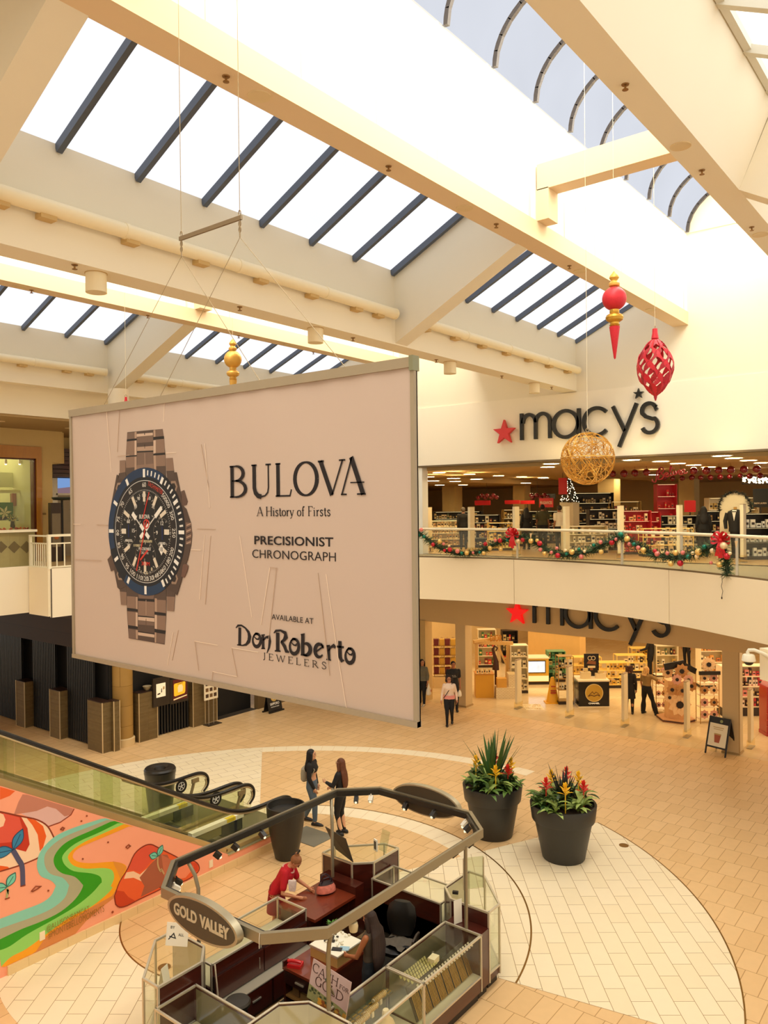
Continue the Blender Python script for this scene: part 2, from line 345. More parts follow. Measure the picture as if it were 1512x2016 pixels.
# ================================================================ FLOOR
TAN = tiles('tan floor tiles', (239, 200, 146), (231, 190, 134), (184, 138, 86), .315, .62, radians(90), .42, .006, var=.05, spec=.3)
WT = lambda i, deg: tiles('white floor tiles %d' % i, (250, 233, 198), (246, 228, 190), (170, 136, 88), .62, .31, radians(deg), .4, .005, var=.02, spec=.3)
floor = struct('floor', MB().box(-8, 23.95, -10, 44, -.2, 0), TAN)
CX, CY = 9.7, 10.7
def sector(r0, r1, a0, a1, z1, m=0, n=48, mb=None):
    mb = mb or MB()
    out = [(CX+r1*cos(radians(a0+(a1-a0)*i/n)), CY+r1*sin(radians(a0+(a1-a0)*i/n))) for i in range(n+1)]
    inn = [(CX+r0*cos(radians(a0+(a1-a0)*i/n)), CY+r0*sin(radians(a0+(a1-a0)*i/n))) for i in range(n+1)]
    vs = [(x, y, 0) for x, y in out]+[(x, y, 0) for x, y in inn]+[(x, y, z1) for x, y in out]+[(x, y, z1) for x, y in inn]
    k = n+1; fs = []
    for i in range(n):
        fs += [(2*k+i, 2*k+i+1, 3*k+i+1, 3*k+i), (i, i+1, 2*k+i+1, 2*k+i), (k+i+1, k+i, 3*k+i, 3*k+i+1)]
    return mb.add(vs, fs, m)
for r0, r1, a0, a1 in ((4.42, 4.93, -25, 141), (9.2, 9.65, -4, 46.3)):
    # bands are laid tile by tile around the arc
    mb = MB(); n = int(round(radians(a1-a0)*(r0+r1)/2/.36)); st = (a1-a0)/n; g = .004/r0*57.3
    for i in range(n): sector(r0, r1, a0+i*st+g, a0+(i+1)*st-g, .004, 0, 2, mb)
    obj('floor_inlay', mb, mat('white band tile', (249, 232, 197), .4, var=.02, spec=.3), parent=floor)
for i, (r0, r1, a0, a1, deg) in enumerate(((2.35, 8.1, -80, -25, 37.5), (4.93, 9.65, 46.3, 101, 163.7), (2.35, 4.26, 141, 216, 36.7))):
    obj('floor_inlay', sector(r0, r1, a0, a1, .004), WT(i, deg), parent=floor)
mb = MB(); sector(8.1, 8.125, -80, -25, .006, 0, 60, mb); sector(4.925, 4.955, -80, 30, .006, 0, 90, mb); sector(2.34, 2.365, 135, 216, .006, 0, 60, mb)
obj('floor_strip', mb, BRASS, parent=floor)
mb = MB(); mb.lathe([(0.001, 0), (.10, 0), (.10, .006), (0.001, .006)], (16.23, 6.34, 0.004), 24); mb.lathe([(.001, 0), (.10, 0), (.10, .006), (.001, .006)], (7.55, 10.48, 0.004), 24)
obj('floor_outlet', mb, BRASS, parent=floor)
# ---------------------------------------------------------------- department store floors
MARB = tiles('polished store marble', (238, 212, 168), (232, 204, 158), (206, 172, 122), .6, .6, 0, .12, .004, off=0, var=.06, spec=.5)
struct('floor_store', MB().box(23.95, 44, -2, 24, -.2, 0), MARB)
UPD = mat('upper walkway carpet tile', (150, 132, 100), .8)
def catmull(P, n=8):
    out = []
    for i in range(len(P)-1):
        p0, p1, p2, p3 = [Vector(P[max(0, min(len(P)-1, i+k))]) for k in (-1, 0, 1, 2)]
        for j in range(n):
            t = j/n; out.append(.5*((2*p1)+(p2-p0)*t+(2*p0-5*p1+4*p2-p3)*t*t+(3*p1-p0-3*p2+p3)*t*t*t))
    out.append(Vector(P[-1])); return out
EDGE = [(q.x, q.y) for q in catmull([(18.9, 19.0), (19.75, 16.9), (20.42, 14.7), (20.82, 12.6), (20.88, 11.0), (20.55, 8.95), (19.5, 6.39), (18.62, 4.95), (17.75, 3.75), (16.4, 2.1), (15.0, .5)], 8)]
struct('floor_walkway', MB().prism(EDGE+[(23.95, .5), (23.95, 19.0)], 4.37, 5.5), UPD)
struct('floor_store_upper', MB().box(23.95, 46, -2, 36, 5.2, 5.5), mat('upper store floor', (196, 160, 108), .3, var=.05))
def edge_at(y):
    for (x0, y0), (x1, y1) in zip(EDGE, EDGE[1:]):
        if y1 <= y <= y0: return x0+(x1-x0)*(y0-y)/(y0-y1)
def edge_nrm(y):
    a, b = edge_at(y+.1), edge_at(y-.1); d = Vector((b-a, -.2, 0)).normalized(); return Vector((d.y, -d.x, 0))   # points into the hall (towards -x)
def offs(pts, d):
    out = []
    for i in range(len(pts)):
        a, b = pts[max(0, i-1)], pts[min(len(pts)-1, i+1)]; t = Vector((b[0]-a[0], b[1]-a[1])).normalized(); out.append((pts[i][0]+t.y*d, pts[i][1]-t.x*d))
    return out
def wall_strip(pts, z0, z1, th, m=0, mb=None):
    """upright band along a plan polyline, th thick towards the walkway"""
    mb = mb or MB(); q = offs(pts, -th); k = len(pts)
    vs = [(x, y, z0) for x, y in pts]+[(x, y, z1) for x, y in pts]+[(x, y, z0) for x, y in q]+[(x, y, z1) for x, y in q]; fs = []
    for i in range(k-1):
        fs += [(i, i+1, k+i+1, k+i), (2*k+i+1, 2*k+i, 3*k+i, 3*k+i+1), (k+i, k+i+1, 3*k+i+1, 3*k+i), (i+1, i, 2*k+i, 2*k+i+1)]
    fs += [(0, k, 3*k, 2*k), (k-1, 3*k-1, 4*k-1, 2*k-1)]
    return mb.add(vs, fs, m)
SGN = 1 if edge_nrm(9).x < 0 else -1
def edge_slice(y0, y1):
    pts = [(edge_at(y0), y0)]+[p for p in EDGE if y1 < p[1] < y0]+[(edge_at(y1), y1)]; return pts
OUT = offs(EDGE, .03); 
if OUT[20][0] > EDGE[20][0]: OUT = offs(EDGE, -.03); TOW = -1
else: TOW = 1
seams = [19.0, 15.3, 11.46, 6.38, 2.1, .5]
mb = MB()
for a, b in zip(seams, seams[1:]):
    sl = offs(edge_slice(a-.008, b+.008), .05*TOW); wall_strip(sl, 4.33, 5.66, .05*TOW, 0, mb)
struct('wall_balcony', mb, BEIGE)
struct('trim_balcony', wall_strip(offs(edge_slice(19.0, .5), .035*TOW), 5.6, 5.70, .07*TOW), mat('dark channel', (120, 98, 66), .5), smooth=True)
sl = MB(); wall_strip([(17.62, 3.55), (17.2, 3.0), (16.5, 2.2)], 3.7, 4.34, -.5*TOW, 0, sl)
struct('trim_downstand', sl, BEIGE)
# ================================================================ END WALL (department store front)
EW = Fr((23.95, 0, 0), (0, -1, 0))
mb = MB(); X0, X1 = 23.95, 24.25
mb.box(X0, X1, -4, 23, 8.8, 16.4); mb.box(X0, X1, -4, 23, 3.06, 5.5); mb.box(X0, X1, 17.22, 23, 0, 3.06); mb.box(X0, X1, 17.12, 23, 5.5, 8.8)
mb.box(X0, X1, -4, 4.2, 0, 3.06)
struct('wall_end', mb, CREAM)
struct('wall_end_fascia', MB().box(23.9, 23.96, -4, 18, 8.8, 10.94), CREAM2)
struct('trim_end_upper', MB().box(23.88, 24.3, -4, 17.12, 8.74, 8.8), mat('bronze door track', (122, 104, 76), .4, .5))
struct('trim_end_jamb', MB().box(23.93, 24.3, 16.98, 17.12, 5.5, 8.74), WHITE)
struct('wall_end_lower_fascia', MB().box(23.9, 23.96, 3.6, 18, 3.0, 4.4), mat('tan fascia paint', (222, 192, 142), .75, var=.01))
struct('wall_end_stone', MB().box(23.85, 24.3, 16.86, 18.2, 0, 3.02), tiles('store stone', (226, 196, 140), (218, 186, 130), (190, 156, 104), .7, .7, 0, .3, .006, off=0, axes=(0, 0, 0)))
PIL = mat('tan pillar paint', (218, 190, 142), .6, var=.01)
struct('pillar', MB().box(24.0, 24.45, 15.2, 15.62, 0, 3.06).box(23.98, 24.47, 15.17, 15.65, 0, .05, 1), [PIL, mat('pillar shoe', (180, 146, 96), .4)])
struct('pillar', MB().box(24.05, 24.5, 5.95, 6.40, 0, 3.06).box(24.03, 24.52, 5.92, 6.43, 0, .05, 1).box(24.06, 24.12, 5.93, 5.95, 0, 3.06, 1), [PIL, mat('pillar shoe', (180, 146, 96), .4)])
# store interiors: walls and ceilings
STW = mat('store wall paint', (226, 196, 140), .7, var=.03)
struct('wall_store_back', MB().box(40.8, 41.0, -2, 24, 0, 4.4), STW)
struct('ceiling_store', MB().box(24.25, 41, -2, 24, 4.35, 4.5), mat('store ceiling', (236, 216, 172), .8, var=.02))
struct('wall_store_left', MB().box(24.25, 41, 20.5, 20.7, 0, 4.4), STW)
UPW = mat('upper store wall paint', (206, 172, 112), .7, var=.04)
struct('wall_store_upper_back', MB().box(44.0, 44.2, -2, 36, 5.5, 9.0), UPW)
struct('ceiling_store_upper', MB().box(24.25, 44.2, -2, 36, 8.62, 8.75), mat('upper store ceiling', (196, 164, 112), .85, var=.02))
struct('trim_store_bulkhead', MB().box(30.6, 44, 19, 36, 8.36, 8.62).box(33, 44, 5, 13.5, 8.42, 8.62), mat('upper store bulkhead', (176, 144, 96), .85, var=.02))
struct('wall_store_upper_left', MB().box(24.25, 44.2, 33, 33.2, 5.5, 8.7), UPW)
struct('pillar_store', MB().box(36, 36.8, 23.4, 24.2, 5.5, 8.4).box(38, 38.7, 20.2, 20.9, 5.5, 8.4).box(36, 36.8, 14.4, 15.2, 5.5, 8.5).box(37, 37.8, 11.0, 11.7, 5.5, 8.5), mat('upper store column', (222, 190, 128), .7))
# ================================================================ ROOF
ROOFC = CREAM
def beam_run(name, y0, y1, z0, z1, x0=-5.5, x1=23.95, m=ROOFC): struct(name, MB().box(x0, x1, y0, y1, z0, z1), m)
LIP = mat('beam lip shade tone', (234, 208, 170), .75, var=.015, scale=.6)  # lip and ties toned darker, painting in the weaker light there
struct('ceiling_blocker_behind', MB().box(-24, -5.5, -14, 36, 11.5, 11.7), CREAM); struct('wall_blocker_behind', MB().box(-24.2, -24, -14, 36, 5.0, 11.7), CREAM); struct('wall_blocker_right', MB().box(-24, 18, -14.2, -14, 5.0, 12.5), CREAM); struct('ceiling_blocker_right', MB().box(-5.5, 23.95, -14, -2.0, 11.4, 11.6), CREAM)  # unseen ceilings and walls added to cut the sky light on the roof
# central monitor: two beams, white upper walls, a barrel vault between them
for i, (ya, yb, dy) in enumerate(((3.45, 7.25, 0.0), (14.3, 18.0, 0.0))):
    W = .45
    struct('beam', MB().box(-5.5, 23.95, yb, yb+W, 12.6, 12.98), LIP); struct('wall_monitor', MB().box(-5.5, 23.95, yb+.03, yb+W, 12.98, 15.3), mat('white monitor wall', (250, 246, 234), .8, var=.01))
    struct('beam', MB().box(-5.5, 23.95, ya, ya+W, 12.6, 15.3), ROOFC)
    mb = MB()
    for k in range(18): mb.box(-2.0+1.6*k-.03, -2.0+1.6*k+.03, yb+.01, yb+.04, 12.98, 15.3)
    struct('trim_monitor', mb, ROOFC)
    yc, ry = (ya+W+yb)/2, (yb-ya-W)/2
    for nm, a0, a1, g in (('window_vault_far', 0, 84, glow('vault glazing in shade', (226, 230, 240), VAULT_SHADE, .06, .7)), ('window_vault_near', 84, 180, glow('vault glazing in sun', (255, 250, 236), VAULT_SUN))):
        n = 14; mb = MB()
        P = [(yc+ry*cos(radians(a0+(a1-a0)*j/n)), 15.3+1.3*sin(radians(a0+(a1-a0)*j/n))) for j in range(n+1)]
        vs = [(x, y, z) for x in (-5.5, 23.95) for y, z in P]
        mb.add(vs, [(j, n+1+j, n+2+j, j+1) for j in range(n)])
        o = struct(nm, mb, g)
    mb = MB()
    for k in range(19):
        x = -5.0+1.6*k
        for j in range(15):
            a, b = [Vector((x, yc+(ry-.03)*cos(radians(12*q)), 15.3+1.27*sin(radians(12*q)))) for q in (j, j+1)]
            mb.beam(a, b+(b-a)*.05, .10, .08, (1, 0, 0))
    struct('window_vault_ribs', mb, RIBM)
    struct('trim_monitor_end', MB().box(23.9, 23.95, ya, yb, 15.3, 16.7), ROOFC)
    # ties across the monitor with a pilaster at each end
    mb = MB()
    for x in (4.3, 14.28): mb.box(x, x+.42, ya+W, yb, 13.58, 14.1); mb.box(x, x+.42, yb-.25, yb+.03, 12.98, 13.6); mb.box(x, x+.42, ya+W, ya+W+.25, 12.98, 13.6)
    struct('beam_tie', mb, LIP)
# sloped skylights going down to the left of each monitor, with sill wall, lower beam and cross ribs
SKY = glow('diffusing skylight panel', (247, 249, 255), GLAZE, .03, .5)
for (y0, y1) in ((7.7, 10.82), (18.45, 22.3)):
    z0, z1 = 14.1, 12.6
    struct('window_slope', MB().add([(4.5, y0, z0+.05), (23.95, y0, z0+.05), (23.95, y1, z1+.05), (4.5, y1, z1+.05)], [(0, 1, 2, 3)]), SKY); struct('ceiling_slope', MB().add([(-5.5, y0, z0+.05), (4.5, y0, z0+.05), (4.5, y1, z1+.05), (-5.5, y1, z1+.05)], [(0, 1, 2, 3)]), ROOFC)
    mb = MB()
    for x in [4.8+1.335*k for k in range(1, 8)]+[14.62+1.333*k for k in range(0, 8)]:
        mb.beam((x, y0, z0-.02), (x, y1, z1-.02), .09, .14, (0, 0, 1))
    struct('window_slope_bars', mb, DARKBAR)
    struct('wall_sill', MB().box(-5.5, 23.95, y1, y1+.3, 11.0, 12.75), mat('sill wall paint', (236, 226, 202), .75, var=.01))
    struct('beam_lower', MB().box(-5.5, 23.95, y1-.02, y1+.52, 10.98, 11.55), ROOFC)
    for x in (-5.6, 4.27, 14.22):
        mb = MB(); P = [(y1, 11.0), (y0-.03, 12.6), (y0-.03, 14.02), (y1, 12.55)]
        vs = [(x+d, y, z) for d in (0, .45) for y, z in P]
        mb.add(vs, [(0, 1, 2, 3), (7, 6, 5, 4), (0, 4, 5, 1), (1, 5, 6, 2), (2, 6, 7, 3), (3, 7, 4, 0)])
        struct('beam_rib', mb, mat('rib paint', (238, 228, 204), .75, var=.01))
struct('ceiling_between', MB().box(-5.5, 23.95, 11.3, 14.35, 12.75, 12.9), ROOFC)
# right of the near beam: the mirrored slope
struct('wall_well_right', MB().add([(-5.5, 3.45, 12.6), (23.95, 3.45, 12.6), (23.95, 2.89, 13.94), (-5.5, 2.89, 13.94), (-5.5, 3.449, 12.61), (23.95, 3.449, 12.61), (23.95, 3.4, 13.94), (-5.5, 3.4, 13.94)], [(3, 2, 1, 0), (4, 5, 6, 7), (2, 3, 7, 6)]), ROOFC)
struct('window_slope_right', MB().add([(-5.5, 2.89, 14.06), (23.95, 2.89, 14.06), (23.95, -2.0, 11.6), (-5.5, -2.0, 11.6)], [(0, 3, 2, 1)]), glow('bright skylight panel', (255, 253, 246), 1.6))
mb = MB()
for k in range(18): x = .55+1.4*k-5; mb.beam((x, 2.89, 13.92), (x, -2.0, 11.48), .14, .12)
mb.box(-5.5, 23.95, 2.80, 2.90, 13.86, 14.0)
struct('window_slope_right_bars', mb, mat('pale skylight bar', (214, 208, 190), .6))
mb = MB()
for x in (14.22, 4.27):
    P = [(3.45, 12.6), (2.89, 13.9), (-2.0, 11.4), (-2.0, 9.4)]
    vs = [(x+d, y, z) for d in (0, .45) for y, z in P]; mb.add(vs, [(3, 2, 1, 0), (4, 5, 6, 7), (0, 1, 5, 4), (1, 2, 6, 5), (2, 3, 7, 6), (3, 0, 4, 7)])
struct('beam_rib_right', mb, ROOFC)
# ================================================================ LEFT SIDE, upper gallery
GW = mat('gallery wall paint', (222, 194, 132), .75, var=.02)
struct('wall_left_fascia', MB().box(-5.5, 23.95, 22.7, 22.95, 10.12, 11.0), CREAM)
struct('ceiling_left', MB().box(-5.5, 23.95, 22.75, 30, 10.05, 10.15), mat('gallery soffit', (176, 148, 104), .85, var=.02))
struct('wall_left', MB().box(13.92, 14.36, 26.0, 26.25, 5.5, 8.95).box(13.92, 14.75, 26.0, 26.25, 8.95, 10.1).box(6, 13.92, 26.0, 26.25, 9.45, 10.1).box(6, 14.75, 26.25, 26.3, 9.5, 10.1), GW)
struct('wall_left_return', MB().box(14.1, 14.36, 26.25, 28.0, 5.5, 8.95).box(14.72, 14.95, 26.25, 28.0, 8.95, 10.1).box(14.95, 24, 28.0, 28.2, 8.0, 10.1).box(18.2, 24, 28, 28.2, 5.5, 8.0), GW)
struct('wall_left_gallery_end', MB().box(23.7, 23.95, 22.3, 30, 5.5, 11), GW)
struct('floor_gallery', MB().prism([(-5.5, 23.1), (11.95, 23.1), (11.95, 21.95), (23.95, 21.95), (23.95, 34), (-5.5, 34)], 4.3, 5.55), mat('gallery floor', (190, 160, 112), .4))
struct('wall_gallery_fascia', MB().box(-5.5, 11.98, 23.0, 23.1, 4.22, 5.62).box(12.0, 23.95, 21.85, 21.95, 4.14, 5.58), CREAM2)
struct('wall_gallery_jog', MB().box(11.9, 11.99, 21.87, 22.98, 4.18, 5.6), BEIGE)
struct('trim_gallery', MB().box(11.985, 12.0, 21.84, 21.87, 4.14, 5.58).box(11.975, 11.99, 22.975, 22.99, 4.2, 5.6), mat('dark seam', (52, 40, 26), .6))
struct('column_left', MB().lathe([(.36, 0), (.36, .22), (.31, .24), (.31, 4.3), (.31, 4.31), (.31, 11.0)], (14.02, 21.42, 0), 28, mats=[1, 1, 0, 2, 2]), [tiles('column stone', (176, 138, 74), (166, 128, 66), (120, 88, 40), 1.2, .62, 0, .5, .006, axes=(radians(90), 0, 0)), mat('column base', (224, 196, 146), .5), CREAM])
# ================================================================ LEFT SIDE, ground floor restaurant front
DW = tiles('dark wood shingles', (66, 42, 26), (50, 32, 20), (26, 16, 10), .45, .3, 0, .6, .006, axes=(radians(90), 0, radians(90)))
SL = mat('black slat', (24, 25, 26), .42, var=.1)
mb = MB(); mb.box(13.3, 13.42, 21.2, 36, 2.95, 4.3)
struct('wall_restaurant_header', mb, DW)
struct('wall_restaurant_back', MB().box(13.62, 13.72, 21.5, 36, 0, 4.3).box(13.6, 19.4, 21.55, 21.65, 0, 4.3), mat('black wall', (13, 11, 10), .6))
struct('wall_restaurant_end', MB().box(19.4, 23.95, 21.15, 21.35, 0, 4.3), mat('dim wall', (120, 96, 60), .7))
struct('wall_restaurant_top', MB().box(13.3, 19.4, 21.1, 21.3, 2.95, 4.3), DW)
# ================================================================ CEILING FIXTURES
LAMPW = mat('lamp cover enamel', (240, 222, 182), .55, var=.02)
TUBEM = mat('cove cover plastic', (246, 230, 192), .45, var=.02)
BRKT = mat('cove bracket', (206, 172, 112), .6)
def cove(x0, x1, y, z, label, brx):
    t = thing('cove_light', label, 'light fixture', (x0, y, z), group='tubular cove lights along the skylight sills')
    L = x1-x0
    n = max(2, int(L/2.1)); mb = MB(); mb.cyl((0, 0, 0), (L, 0, 0), .115, n=20)
    part('cover', mb, TUBEM, t)
    for k in range(n+1): part('joint_ring', MB().cyl((L*k/n-.04 if k else 0, 0, 0), (L*k/n+.04 if k < n else L, 0, 0), .124, n=20), TUBEM, t)
    for bx in brx:
        if x0 < bx < x1: part('bracket', MB().box(bx-x0-.12, bx-x0+.12, -.03, .16, -.17, -.09), BRKT, t)
    return t
BX = [-3.5, -2, -.5, 1, 2.5, 5.2]+[at(px, py, Y=10.66).x for px, py in ((95, 425), (261, 475), (400, 518), (518, 553), (618, 586), (706, 613), (749, 626))]+[15.3, 16.6, 17.9, 19.2, 20.5, 21.8, 23.1]
cove(-5.0, 4.15, 10.66, 11.62, 'long cream cove tube on the sill at the near left corner', BX)
cove(4.85, 14.05, 10.66, 11.62, 'longest cream cove tube on the sill below the large sloped skylight', BX)
cove(14.8, 23.75, 10.66, 11.62, 'cream cove tube on the sill beside the store end wall', BX)
cove(4.85, 14.05, 22.14, 11.62, 'far cream cove tube on the sill above the left gallery', BX)
cove(14.8, 23.5, 22.14, 11.62, 'far cream cove tube on the sill partly behind the hanging banner', BX)
def downlight(x, y, label):
    t = thing('cylinder_downlight', label, 'ceiling light', (x, y, 10.98), group='cylinder downlights under the lower beam')
    part('housing', MB().lathe([(.13, -.30), (.16, -.30), (.16, -.012), (.0, -.012)], n=28), LAMPW, t)
    part('canopy', MB().lathe([(.0, -.012), (.17, -.012), (.17, 0), (0, 0)], n=28), BRKT, t)
    part('lens', MB().lathe([(.0, -.296), (.128, -.298), (.128, -.29)], n=28), mat('frosted lens', (214, 204, 180), .6), t)
for x, lb in ((6.87, 'largest cylinder downlight, nearest under the lower beam at left'), (11.85, 'cylinder downlight under the lower beam above the top edge of the banner'),
              (16.87, 'cylinder downlight under the lower beam just right of the banner corner'), (21.5, 'smallest cylinder downlight under the lower beam near the store wall')):
    downlight(x, 11.06, lb)
def recessed(x, y, z, label):
    t = thing('recessed_downlight', label, 'ceiling light', (x, y, z), group='recessed downlights in the monitor beams')
    part('trim_ring', MB().lathe([(.115, -.004), (.15, -.012), (.152, 0), (.115, 0)], n=28), mat('trim ring', (228, 204, 158), .5), t)
    part('reflector', MB().lathe([(0, -.003), (.114, -.003), (.114, 0)], n=28), stripes('ribbed reflector', (150, 128, 90), (120, 100, 66), .02, 'X', .4), t)
for x, y, lb in ((7.0, 7.47, 'recessed downlight in the long beam nearest the upper left corner'), (11.92, 7.47, 'recessed downlight in the long beam left of the hanging tie'),
                 (16.81, 7.47, 'recessed downlight in the long beam between the rib and the red finial'), (21.4, 7.47, 'recessed downlight at the far end of the long beam'),
                 (11.92, 3.70, 'recessed downlight in the right beam beside the cross tie'), (16.85, 3.70, 'recessed downlight in the right beam at the picture edge'), (9.3, 18.2, 'recessed downlight in the far left beam'), (18.2, 18.2, 'recessed downlight in the far beam just above the banner')):
    recessed(x, y, 12.6, lb)
def sprinkler(p, label):
    t = thing('fire_sprinkler', label, 'sprinkler', p, group='sprinkler heads under the beams')
    part('escutcheon', MB().lathe([(0, -.015), (.045, -.012), (.05, 0), (0, 0)], n=14), mat('sprinkler brass', (150, 110, 60), .4, .6), t)
    mb = MB().cyl((0, 0, -.06), (0, 0, -.012), .014, n=8).lathe([(0, -.075), (.04, -.072), (.04, -.066), (0, -.06)], n=12)
    part('deflector', mb, mat('sprinkler brass', (150, 110, 60)), t)
for px, py, z, lb in ((445, 150, 12.6, 'sprinkler under the long beam beside the first recessed downlight'), (765, 327, 12.6, 'sprinkler under the long beam midway along the large skylight'), (977, 441, 12.6, 'sprinkler under the long beam at the cross rib'),
        (1121, 523, 12.6, 'sprinkler under the long beam above the small sloped skylight'), (1231, 166, 12.6, 'sprinkler under the right beam nearest the top edge'), (1382, 335, 12.6, 'sprinkler under the right beam past its first downlight'),
        (1480, 447, 12.6, 'sprinkler under the right beam beside its last downlight'), (147, 521, 10.98, 'sprinkler under the lower beam at the left picture edge'), (472, 604, 10.98, 'sprinkler under the lower beam behind the spreader bar wires'),
        (695, 665, 10.98, 'sprinkler under the lower beam right of the second cylinder'), (859, 708, 10.98, 'sprinkler under the lower beam left of the third cylinder'), (988, 740, 10.98, 'sprinkler under the lower beam above the red star'),
        (1086, 762, 10.98, 'sprinkler at the far end of the lower beam'), (62, 571, 12.6, 'sprinkler under the far left beam'), (291, 621, 12.6, 'sprinkler under the far beam by its cross rib'), (470, 661, 12.6, 'sprinkler under the far beam near the yellow finial'), (617, 693, 12.6, 'sprinkler under the far beam right of the yellow finial')):
    sprinkler(at(px, py, z=z), lb)
for x, y, lb in ((11.7, 24.2, 'round soffit light over the flower shop window'), (14.2, 24.6, 'round soffit light behind the banner edge')):
    t = thing('soffit_light', lb, 'ceiling light', (x, y, 10.05)); part('trim_ring', MB().lathe([(.1, -.004), (.14, -.012), (.14, 0)], n=20), mat('trim ring', (228, 204, 158)), t); part('lens', MB().lathe([(0, -.003), (.1, -.003), (.1, 0)], n=20), mat('dark lens', (90, 70, 44), .4), t)
# ================================================================ HANGING BANNER
XB = 5.486
BF = Fr((XB, 0, 0), (0, -1, 0))
bl, br_, tr_, tl = BF.px(145, 1288), BF.px(820, 1440), BF.px(822, 713), BF.px(139.5, 800)
U0, U1, V0, V1 = (bl[0]+tl[0])/2, (br_[0]+tr_[0])/2, (bl[1]+br_[1])/2, (tl[1]+tr_[1])/2
banner = thing('hanging_banner', 'large pink-beige jewellery banner with a printed chronograph watch hung in mid-air', 'banner', (XB, -(U0+U1)/2, V0))
BFL = Fr((0, -(U0+U1)/2*-1, -V0), (0, -1, 0))       # the same face in the banner's own space
def bx(x, y): return BF.px(x, y)
FAB = mat('banner fabric', (204, 182, 166), .85, var=.02, scale=1.2, bump=.03)
# cloth with soft ripples
nx, nz = 60, 36; vs = []; fs = []
for j in range(nz+1):
    for i in range(nx+1):
        u = U0+(U1-U0)*i/nx; v = V0+(V1-V0)*j/nz
        ed = (1-j/nz)*0+max(0, (j/nz-.75)*4)*.006*sin(i*1.3)+.004*sin(i*.35+j*.2)
        vs.append(BFL.p(u, v, ed))
for j in range(nz):
    for i in range(nx): fs.append((j*(nx+1)+i, j*(nx+1)+i+1, (j+1)*(nx+1)+i+1, (j+1)*(nx+1)+i))
mb = MB().add(vs, fs); mb.plate(BFL, [(U0, V0), (U1, V0), (U1, V1), (U0, V1)], -.03, -.015)
part('fabric', mb, FAB, banner)
ALU = mat('banner rail aluminium', (170, 154, 128), .45, .2, var=.04)
mb = MB().plate(BFL, [(U0, V1-.09), (U1, V1-.09), (U1, V1), (U0, V1)], -.05, .03)
part('top_rail', mb, ALU, banner)
mb = MB().plate(BFL, [(U0, V0), (U1, V0), (U1, V0+.05), (U0, V0+.05)], -.04, .03); part('bottom_rail', mb, ALU, banner)
for u in (U0+.02, U1-.022): part('side_rail', MB().plate(BFL, [(u-.02, V0), (u+.022, V0), (u+.022, V1), (u-.02, V1)], -.03, .022), ALU, banner)
part('corner_cap', MB().plate(BFL, [(U1-.04, V1-.12), (U1+.004, V1-.12), (U1+.004, V1+.01), (U1-.04, V1+.01)], -.055, .04), mat('corner cap', (150, 150, 120), .4, .5), banner)
# ---- tape creases in the cloth
CRL = mat('cloth crease light', (242, 222, 200), .8, var=0); CRD = mat('cloth crease dark', (196, 168, 144), .8, var=0)
mb = MB()
for i, ln in enumerate([[(210, 800), (220, 930)], [(236, 806), (232, 890)], [(325, 790), (323, 830)], [(232, 898), (256, 896)], [(327, 892), (348, 891)], [(397, 875), (412, 960)], [(404, 873), (414, 1000)], [(191, 1033), (215, 1034)], [(145, 1032), (160, 1032)], [(389, 1041), (425, 1042)], [(377, 1082), (396, 1083)], [(416, 1055), (405, 1190)], [(404, 1053), (394, 1180)], [(148, 1101), (200, 1104)],
        [(473, 1055), (497, 1215)], [(545, 1118), (530, 1260)], [(532, 1117), (515, 1230)], [(532, 1117), (547, 1119)], [(643, 1130), (666, 1290), (684, 1400)], [(627, 1128), (650, 1330)], [(384, 1262), (430, 1270)], [(384, 1262), (392, 1320)], [(457, 1275), (510, 1284)], [(457, 1275), (468, 1332)], [(420, 1322), (468, 1332)], [(420, 1322), (418, 1340)], [(342, 1245), (331, 1310)], [(352, 1240), (340, 1300)]]):
    part('crease', MB().stroke(BFL, [bx(*q) for q in ln], .006, .006, .009), [CRL, CRD][i % 2], banner)
# ---- printed watch
def T3(L): return [bx(200+x*.1323, 830+y*.1323) for x, y in L]
def T4(L): return [bx(200+x*.1323, 1040+y*.1323) for x, y in L]
WC = {}
def wm(c):
    if c not in WC: WC[c] = len(WC)
    return WC[c]
wb = MB()
WQ = [0]
def WP(poly, c, d):
    WQ[0] += 1; d = d+WQ[0]*.004; wb.plate(BFL, poly, .006, .006+d*.0006, wm(c))
def WS(pts, wd, c, d, closed=False):
    WQ[0] += 1; d = d+WQ[0]*.004; wb.stroke(BFL, pts, wd, .006, .006+d*.0006, wm(c), closed)
BD, BM, BL, HI, HH, DK = (84, 66, 56), (118, 94, 80), (138, 110, 92), (176, 146, 124), (206, 178, 156), (26, 19, 18)
WP(T3([(275, 580), (362, 575), (362, 850), (275, 830)]), BL, 1); WP(T3([(265, 770), (362, 750), (375, 870), (250, 960)]), BD, 2)
WP(T3([(965, 545), (1065, 540), (1085, 730), (970, 735)]), BL, 1); WP(T3([(970, 735), (1085, 730), (1098, 900), (985, 870)]), BD, 2)
WP(T3([(390, 160), (915, 110), (955, 480), (965, 860), (370, 860), (370, 500)]), BD, 3)
